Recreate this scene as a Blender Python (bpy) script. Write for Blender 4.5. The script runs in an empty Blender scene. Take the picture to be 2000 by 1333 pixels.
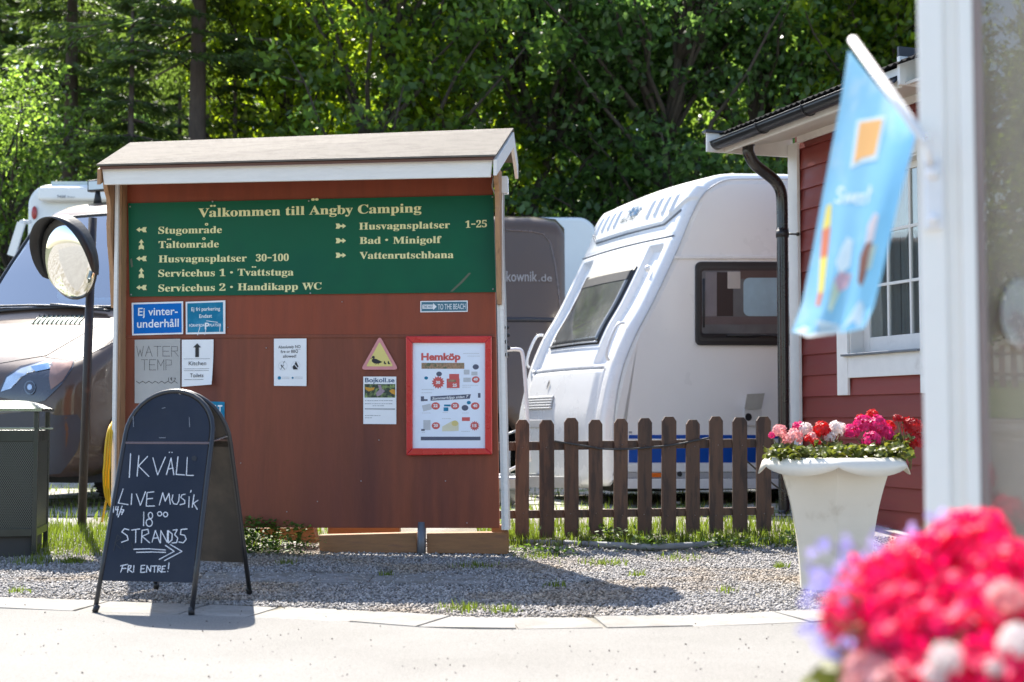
import bpy, bmesh, math, random, json
import numpy as np
from mathutils import Vector, Matrix, Quaternion
from mathutils.bvhtree import BVHTree
R = math.radians
random.seed(7); rng = np.random.default_rng(7)
SC = bpy.context.scene
COL = SC.collection

# ------------------------------------------------------------------ camera
CAMH, FPX, PITCH = 0.88, 2778.0, math.atan(153.5/2778)
cam_d = bpy.data.cameras.new('camera'); cam = bpy.data.objects.new('camera', cam_d); COL.objects.link(cam)
cam.location = (0, 0, CAMH); cam.rotation_euler = (R(90)+PITCH, 0, 0)
cam_d.sensor_width = 36; cam_d.lens = 50.0; cam_d.clip_start = 0.05; cam_d.clip_end = 400
cam_d.dof.use_dof = True; cam_d.dof.focus_distance = 8.6; cam_d.dof.aperture_fstop = 2.8
SC.camera = cam
# ------------------------------------------------------------------ daylight
SUN = Vector((-0.30, 0.82, 1.0)).normalized()
w = bpy.data.worlds.new('World'); SC.world = w; w.use_nodes = True
nt = w.node_tree; nt.nodes.clear()
wo = nt.nodes.new('ShaderNodeOutputWorld'); bg = nt.nodes.new('ShaderNodeBackground'); sk = nt.nodes.new('ShaderNodeTexSky')
sk.sky_type = 'NISHITA'; sk.sun_disc = False
sk.sun_elevation = math.asin(SUN.z); sk.sun_rotation = math.atan2(SUN.x, SUN.y)
bg.inputs[1].default_value = 0.12
nt.links.new(sk.outputs[0], bg.inputs[0]); nt.links.new(bg.outputs[0], wo.inputs[0])
sd = bpy.data.lights.new('sun', 'SUN'); sd.energy = 4.6; sd.angle = R(0.5); sd.color = (1, .94, .84)
so = bpy.data.objects.new('sun', sd); COL.objects.link(so); so.rotation_euler = SUN.to_track_quat('Z', 'Y').to_euler()
so.location = (-3, 8, 12)
SC.view_settings.view_transform = 'Standard'; SC.view_settings.look = 'None'
SC.view_settings.gamma = 1; SC.view_settings.use_curve_mapping = False
SC.view_settings.exposure = 1.6
SC.cycles.max_bounces = 8; SC.cycles.diffuse_bounces = 4; SC.cycles.transparent_max_bounces = 12
SC.cycles.use_denoising = True

# ------------------------------------------------------------------ measuring from the photograph
def ray(px, py):
    u = (px-1000)/FPX; v = (666.5-py)/FPX
    return Vector((u, math.cos(PITCH)-v*math.sin(PITCH), math.sin(PITCH)+v*math.cos(PITCH)))
EYE = Vector((0, 0, CAMH))
def atY(px, py, Y): d = ray(px, py); return EYE + d*(Y/d.y)
def atZ(px, py, z=0.0): d = ray(px, py); return EYE + d*((z-CAMH)/d.z)
class Plane:
    def __init__(s, P0, x, z=(0, 0, 1)):
        s.P = Vector(P0); s.x = Vector(x).normalized(); s.z = Vector(z).normalized(); s.n = s.x.cross(s.z).normalized()   # n points to the viewer
        if s.n.dot(EYE-s.P) < 0: s.n = -s.n
    def uv(s, px, py, off=0.0):
        d = ray(px, py); P = s.P+s.n*off
        t = (P-EYE).dot(s.n)/d.dot(s.n); q = EYE+d*t-P
        return (q.dot(s.x), q.dot(s.z))
    def w(s, u, v, off=0.0): return s.P+s.x*u+s.z*v+s.n*off
    def at(s, px, py, off=0.0): return s.w(*s.uv(px, py, off), off)
def gz(x, y):
    t = min(max((y-8.9)/2.1, 0), 1); z = .12*t*t*(3-2*t)
    h = min(max((y-24)/36, 0), 1); z += 9*h*h*(3-2*h)
    return z

# ------------------------------------------------------------------ materials
MATS = {}
def node(nt, t, **k):
    n = nt.nodes.new(t)
    for a, b in k.items(): setattr(n, a, b)
    return n
def M(name, c, rough=.6, metal=0, var=.12, vs=6, stretch=None, bump=0, bs=80, spec=.5, coat=0, c2=None, c2s=3, c2t=.55, c2w=.1, trans=0, detail=4, sheen=0, island=0, objr=0):
    if name in MATS: return MATS[name]
    m = bpy.data.materials.new(name); MATS[name] = m; m.use_nodes = True
    t = m.node_tree; p = t.nodes['Principled BSDF']; L = t.links.new
    p.inputs['Roughness'].default_value = rough; p.inputs['Metallic'].default_value = metal
    p.inputs['Specular IOR Level'].default_value = spec; p.inputs['Coat Weight'].default_value = coat; p.inputs['Coat Roughness'].default_value = .05
    tc = node(t, 'ShaderNodeTexCoord'); mp = node(t, 'ShaderNodeMapping'); L(tc.outputs['Object'], mp.inputs[0])
    if stretch: mp.inputs['Scale'].default_value = stretch
    n1 = node(t, 'ShaderNodeTexNoise'); n1.inputs['Scale'].default_value = vs; n1.inputs['Detail'].default_value = detail; n1.inputs['Roughness'].default_value = .65
    L(mp.outputs[0], n1.inputs['Vector'])
    mr = node(t, 'ShaderNodeMapRange'); mr.inputs[1].default_value = .25; mr.inputs[2].default_value = .75; mr.inputs[3].default_value = 1-var; mr.inputs[4].default_value = 1+var
    L(n1.outputs[0], mr.inputs[0])
    src = None
    if c2:
        n2 = node(t, 'ShaderNodeTexNoise'); n2.inputs['Scale'].default_value = c2s; n2.inputs['Detail'].default_value = 6; n2.inputs['Roughness'].default_value = .6
        L(mp.outputs[0], n2.inputs['Vector'])
        r2 = node(t, 'ShaderNodeMapRange', interpolation_type='SMOOTHSTEP'); r2.inputs[1].default_value = c2t-c2w; r2.inputs[2].default_value = c2t+c2w
        L(n2.outputs[0], r2.inputs[0])
        mx = node(t, 'ShaderNodeMix', data_type='RGBA'); mx.inputs[6].default_value = (*c, 1); mx.inputs[7].default_value = (*c2, 1)
        L(r2.outputs[0], mx.inputs[0]); src = mx.outputs[2]
    sc = node(t, 'ShaderNodeVectorMath', operation='SCALE')
    if src: L(src, sc.inputs[0])
    else: sc.inputs[0].default_value = c
    fac = mr.outputs[0]
    if island:
        g = node(t, 'ShaderNodeNewGeometry'); oi = node(t, 'ShaderNodeMapRange'); oi.inputs[3].default_value = 1-island; oi.inputs[4].default_value = 1+island
        L(g.outputs['Random Per Island'], oi.inputs[0]); mm = node(t, 'ShaderNodeMath', operation='MULTIPLY'); L(fac, mm.inputs[0]); L(oi.outputs[0], mm.inputs[1]); fac = mm.outputs[0]
    if objr:
        g = node(t, 'ShaderNodeObjectInfo'); oi = node(t, 'ShaderNodeMapRange'); oi.inputs[3].default_value = 1-objr; oi.inputs[4].default_value = 1+objr
        L(g.outputs['Random'], oi.inputs[0]); mm = node(t, 'ShaderNodeMath', operation='MULTIPLY'); L(fac, mm.inputs[0]); L(oi.outputs[0], mm.inputs[1]); fac = mm.outputs[0]
    L(fac, sc.inputs['Scale']); L(sc.outputs[0], p.inputs['Base Color'])
    rr = node(t, 'ShaderNodeMapRange'); rr.inputs[1].default_value = .3; rr.inputs[2].default_value = .7; rr.inputs[3].default_value = max(rough-.07, 0); rr.inputs[4].default_value = min(rough+.07, 1)
    L(n1.outputs[0], rr.inputs[0]); L(rr.outputs[0], p.inputs['Roughness'])
    if bump:
        nb = node(t, 'ShaderNodeTexNoise'); nb.inputs['Scale'].default_value = bs; nb.inputs['Detail'].default_value = 3
        L(mp.outputs[0], nb.inputs['Vector']); b = node(t, 'ShaderNodeBump'); b.inputs['Strength'].default_value = bump; b.inputs['Distance'].default_value = .01
        L(nb.outputs[0], b.inputs['Height']); L(b.outputs[0], p.inputs['Normal'])
    if trans:
        out = t.nodes['Material Output']; tr = node(t, 'ShaderNodeBsdfTranslucent'); s2 = node(t, 'ShaderNodeVectorMath', operation='MULTIPLY')
        L(sc.outputs[0], s2.inputs[0]); s2.inputs[1].default_value = trans[1] if isinstance(trans, tuple) else (1, 1, 1); L(s2.outputs[0], tr.inputs[0])
        ms = node(t, 'ShaderNodeMixShader'); ms.inputs[0].default_value = trans[0] if isinstance(trans, tuple) else trans
        L(p.outputs[0], ms.inputs[1]); L(tr.outputs[0], ms.inputs[2]); L(ms.outputs[0], out.inputs[0])
    return m
def glass(name, tint=(.8, .85, .85), refl=.12, rough=.02):
    if name in MATS: return MATS[name]
    m = bpy.data.materials.new(name); MATS[name] = m; m.use_nodes = True; t = m.node_tree; t.nodes.clear(); L = t.links.new
    o = node(t, 'ShaderNodeOutputMaterial'); g = node(t, 'ShaderNodeBsdfGlossy'); g.inputs['Roughness'].default_value = rough
    tp = node(t, 'ShaderNodeBsdfTransparent'); tp.inputs[0].default_value = (*tint, 1)
    lw = node(t, 'ShaderNodeLayerWeight'); lw.inputs[0].default_value = .5; pw = node(t, 'ShaderNodeMath', operation='POWER'); pw.inputs[1].default_value = 4.0; L(lw.outputs['Facing'], pw.inputs[0])
    ad = node(t, 'ShaderNodeMath', operation='MULTIPLY_ADD', use_clamp=True); ad.inputs[1].default_value = .9; ad.inputs[2].default_value = refl+.035; L(pw.outputs[0], ad.inputs[0])
    tc = node(t, 'ShaderNodeTexCoord'); n = node(t, 'ShaderNodeTexNoise'); n.inputs['Scale'].default_value = 1.7; L(tc.outputs['Object'], n.inputs[0])
    b = node(t, 'ShaderNodeBump'); b.inputs['Strength'].default_value = .06; b.inputs['Distance'].default_value = .02; L(n.outputs[0], b.inputs['Height']); L(b.outputs[0], g.inputs['Normal'])
    x = node(t, 'ShaderNodeMixShader'); L(ad.outputs[0], x.inputs[0]); L(tp.outputs[0], x.inputs[1]); L(g.outputs[0], x.inputs[2]); L(x.outputs[0], o.inputs[0])
    return m

# ------------------------------------------------------------------ objects
def props(o, label=None, cat=None, group=None, kind=None):
    if label: o['label'] = label
    if cat: o['category'] = cat
    if group: o['group'] = group
    if kind: o['kind'] = kind
    return o
MW = {}
def thing(name, loc, label, cat, rz=0, group=None):
    o = bpy.data.objects.new(name, None); COL.objects.link(o); o.empty_display_size = .1
    o.location = loc; o.rotation_euler = (0, 0, rz)
    MW[o] = Matrix.Translation(Vector(loc)) @ Matrix.Rotation(rz, 4, 'Z')
    return props(o, label, cat, group)
def link(name, me, parent=None, loc=None, rz=0):
    o = bpy.data.objects.new(name, me); COL.objects.link(o)
    if parent is not None:
        o.parent = parent; MW[o] = MW[parent].copy()
    else:
        L = Vector(loc) if loc is not None else Vector((0, 0, 0))
        o.location = L; o.rotation_euler = (0, 0, rz); MW[o] = Matrix.Translation(L) @ Matrix.Rotation(rz, 4, 'Z')
    return o
def mesh_np(name, V, F, mats=(), smooth=False):
    me = bpy.data.meshes.new(name); V = np.asarray(V, np.float32); F = np.asarray(F, np.int32); k = F.shape[1]
    me.vertices.add(len(V)); me.vertices.foreach_set('co', V.ravel())
    me.loops.add(F.size); me.loops.foreach_set('vertex_index', F.ravel())
    me.polygons.add(len(F)); me.polygons.foreach_set('loop_start', np.arange(0, F.size, k, dtype=np.int32))
    try: me.polygons.foreach_set('loop_total', np.full(len(F), k, np.int32))
    except Exception: pass
    if smooth: me.polygons.foreach_set('use_smooth', np.ones(len(F), bool))
    for m in mats: me.materials.append(m)
    me.update(); me.validate(); return me
class MB:
    def __init__(s): s.v = []; s.f = []; s.m = []; s.sm = []
    def add(s, V, F, m=0, sm=False):
        b = len(s.v); s.v += [Vector(q) for q in V]; s.f += [tuple(i+b for i in f) for f in F]; s.m += [m]*len(F); s.sm += [sm]*len(F); return s
    def hexa(s, b4, t4, m=0):      # bottom ring, top ring
        return s.add(list(b4)+list(t4), [(3, 2, 1, 0), (4, 5, 6, 7), (0, 1, 5, 4), (1, 2, 6, 5), (2, 3, 7, 6), (3, 0, 4, 7)], m)
    def box(s, c, d, mt=None, m=0):
        c = Vector(c); x, y, z = [q/2 for q in d]; mt = mt or Matrix.Identity(3)
        P = [c+mt@Vector(q) for q in ((-x, -y, -z), (x, -y, -z), (x, y, -z), (-x, y, -z), (-x, -y, z), (x, -y, z), (x, y, z), (-x, y, z))]
        return s.hexa(P[:4], P[4:], m)
    def beam(s, a, b, wd, th, up=(0, 0, 1), m=0):
        a = Vector(a); b = Vector(b); d = (b-a).normalized(); sd = d.cross(Vector(up)).normalized()*wd/2; u = sd.cross(d).normalized()*th/2
        return s.hexa([a-sd-u, a+sd-u, a+sd+u, a-sd+u], [b-sd-u, b+sd-u, b+sd+u, b-sd+u], m)
    def prism(s, pts, ext, m=0):   # polygon of Vectors, extruded by vector
        n = len(pts); P = [Vector(p) for p in pts]; E = Vector(ext)
        return s.add(P+[p+E for p in P], [tuple(range(n)), tuple(range(2*n-1, n-1, -1))]+[(i, i+n, (i+1) % n+n, (i+1) % n) for i in range(n)], m)
    def poly(s, pts, m=0): return s.add(pts, [tuple(range(len(pts)))], m)
    def tube(s, pts, r, n=8, m=0, cap=True, closed=False):
        P = [Vector(p) for p in pts]; k = len(P); V = []; ref = None
        for i, p in enumerate(P):
            if closed: d = (P[(i+1) % k]-P[i-1]).normalized()
            else: d = (P[min(i+1, k-1)]-P[max(i-1, 0)]).normalized()
            if ref is None: ref = Vector((0, 0, 1)) if abs(d.z) < .9 else Vector((1, 0, 0))
            a = (ref-d*ref.dot(d)).normalized(); ref = a; b = d.cross(a); rr = r[i] if isinstance(r, (list, tuple)) else r
            V += [p+(a*math.cos(2*math.pi*j/n)+b*math.sin(2*math.pi*j/n))*rr for j in range(n)]
        F = []
        for i in range(k if closed else k-1):
            i2 = (i+1) % k
            F += [(i*n+j, i*n+(j+1) % n, i2*n+(j+1) % n, i2*n+j) for j in range(n)]
        s.add(V, F, m, True)
        if cap and not closed: b0 = len(s.v)-len(V); s.f += [tuple(b0+j for j in range(n-1, -1, -1)), tuple(b0+(k-1)*n+j for j in range(n))]; s.m += [m]*2; s.sm += [False]*2
        return s
    def lathe(s, prof, c, n=16, m=0, axis=None, sm=True, ang0=0):
        c = Vector(c); q = Vector((0, 0, 1)).rotation_difference(Vector(axis)) if axis else Quaternion()
        V = [c+q@Vector((r*math.cos(ang0+2*math.pi*j/n), r*math.sin(ang0+2*math.pi*j/n), z)) for r, z in prof for j in range(n)]
        k = len(prof); F = [(i*n+j, i*n+(j+1) % n, (i+1)*n+(j+1) % n, (i+1)*n+j) for i in range(k-1) for j in range(n)]
        s.add(V, F, m, sm); b0 = len(s.v)-len(V)
        if prof[0][0] > 1e-4: s.f.append(tuple(b0+j for j in range(n-1, -1, -1))); s.m.append(m); s.sm.append(False)
        if prof[-1][0] > 1e-4: s.f.append(tuple(b0+(k-1)*n+j for j in range(n))); s.m.append(m); s.sm.append(False)
        return s
    def ball(s, c, r, n=10, m=0, sq=(1, 1, 1)):
        k = n//2+1; V = []; F = []
        for i in range(k+1):
            a = math.pi*i/k
            V += [Vector(c)+Vector((r*sq[0]*math.sin(a)*math.cos(2*math.pi*j/n), r*sq[1]*math.sin(a)*math.sin(2*math.pi*j/n), -r*sq[2]*math.cos(a))) for j in range(n)]
        F = [(i*n+j, i*n+(j+1) % n, (i+1)*n+(j+1) % n, (i+1)*n+j) for i in range(k) for j in range(n)]
        return s.add(V, F, m, True)
    def build(s, name, mats, parent=None, loc=None, rz=0, bevel=0, world=True):
        mats = mats if isinstance(mats, (list, tuple)) else [mats]
        if parent is not None: mw = MW[parent]
        else: mw = Matrix.Translation(Vector(loc) if loc is not None else Vector((0, 0, 0))) @ Matrix.Rotation(rz, 4, 'Z')
        if world:
            iv = mw.inverted(); V = [iv@v for v in s.v]
        else: V = s.v
        me = bpy.data.meshes.new(name); me.from_pydata([tuple(v) for v in V], [], s.f)
        me.polygons.foreach_set('material_index', s.m); me.polygons.foreach_set('use_smooth', s.sm)
        for m in mats: me.materials.append(m)
        bm = bmesh.new(); bm.from_mesh(me); bmesh.ops.recalc_face_normals(bm, faces=bm.faces) if not getattr(s, 'keep', False) else None; bm.to_mesh(me); bm.free()
        me.update()
        o = link(name, me, parent, loc, rz)
        if bevel:
            b = o.modifiers.new('bevel', 'BEVEL'); b.width = bevel; b.segments = 2; b.limit_method = 'ANGLE'; b.angle_limit = R(35); b.harden_normals = False
        return o
def smoothpts(P, n=6):
    P = [Vector(p) for p in P]; out = []
    for i in range(len(P)-1):
        a = P[max(i-1, 0)]; b = P[i]; c = P[i+1]; d = P[min(i+2, len(P)-1)]
        for j in range(n):
            t = j/n; out.append(.5*((2*b)+(c-a)*t+(2*a-5*b+4*c-d)*t*t+(3*b-a-3*c+d)*t**3))
    return out+[P[-1]]
def copy_tree(o, parent=None, **kw):
    c = o.copy(); COL.objects.link(c)
    if parent is not None: c.parent = parent
    for k, v in kw.items(): c[k] = v
    for ch in list(o.children): copy_tree(ch, c)
    return c
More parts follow.
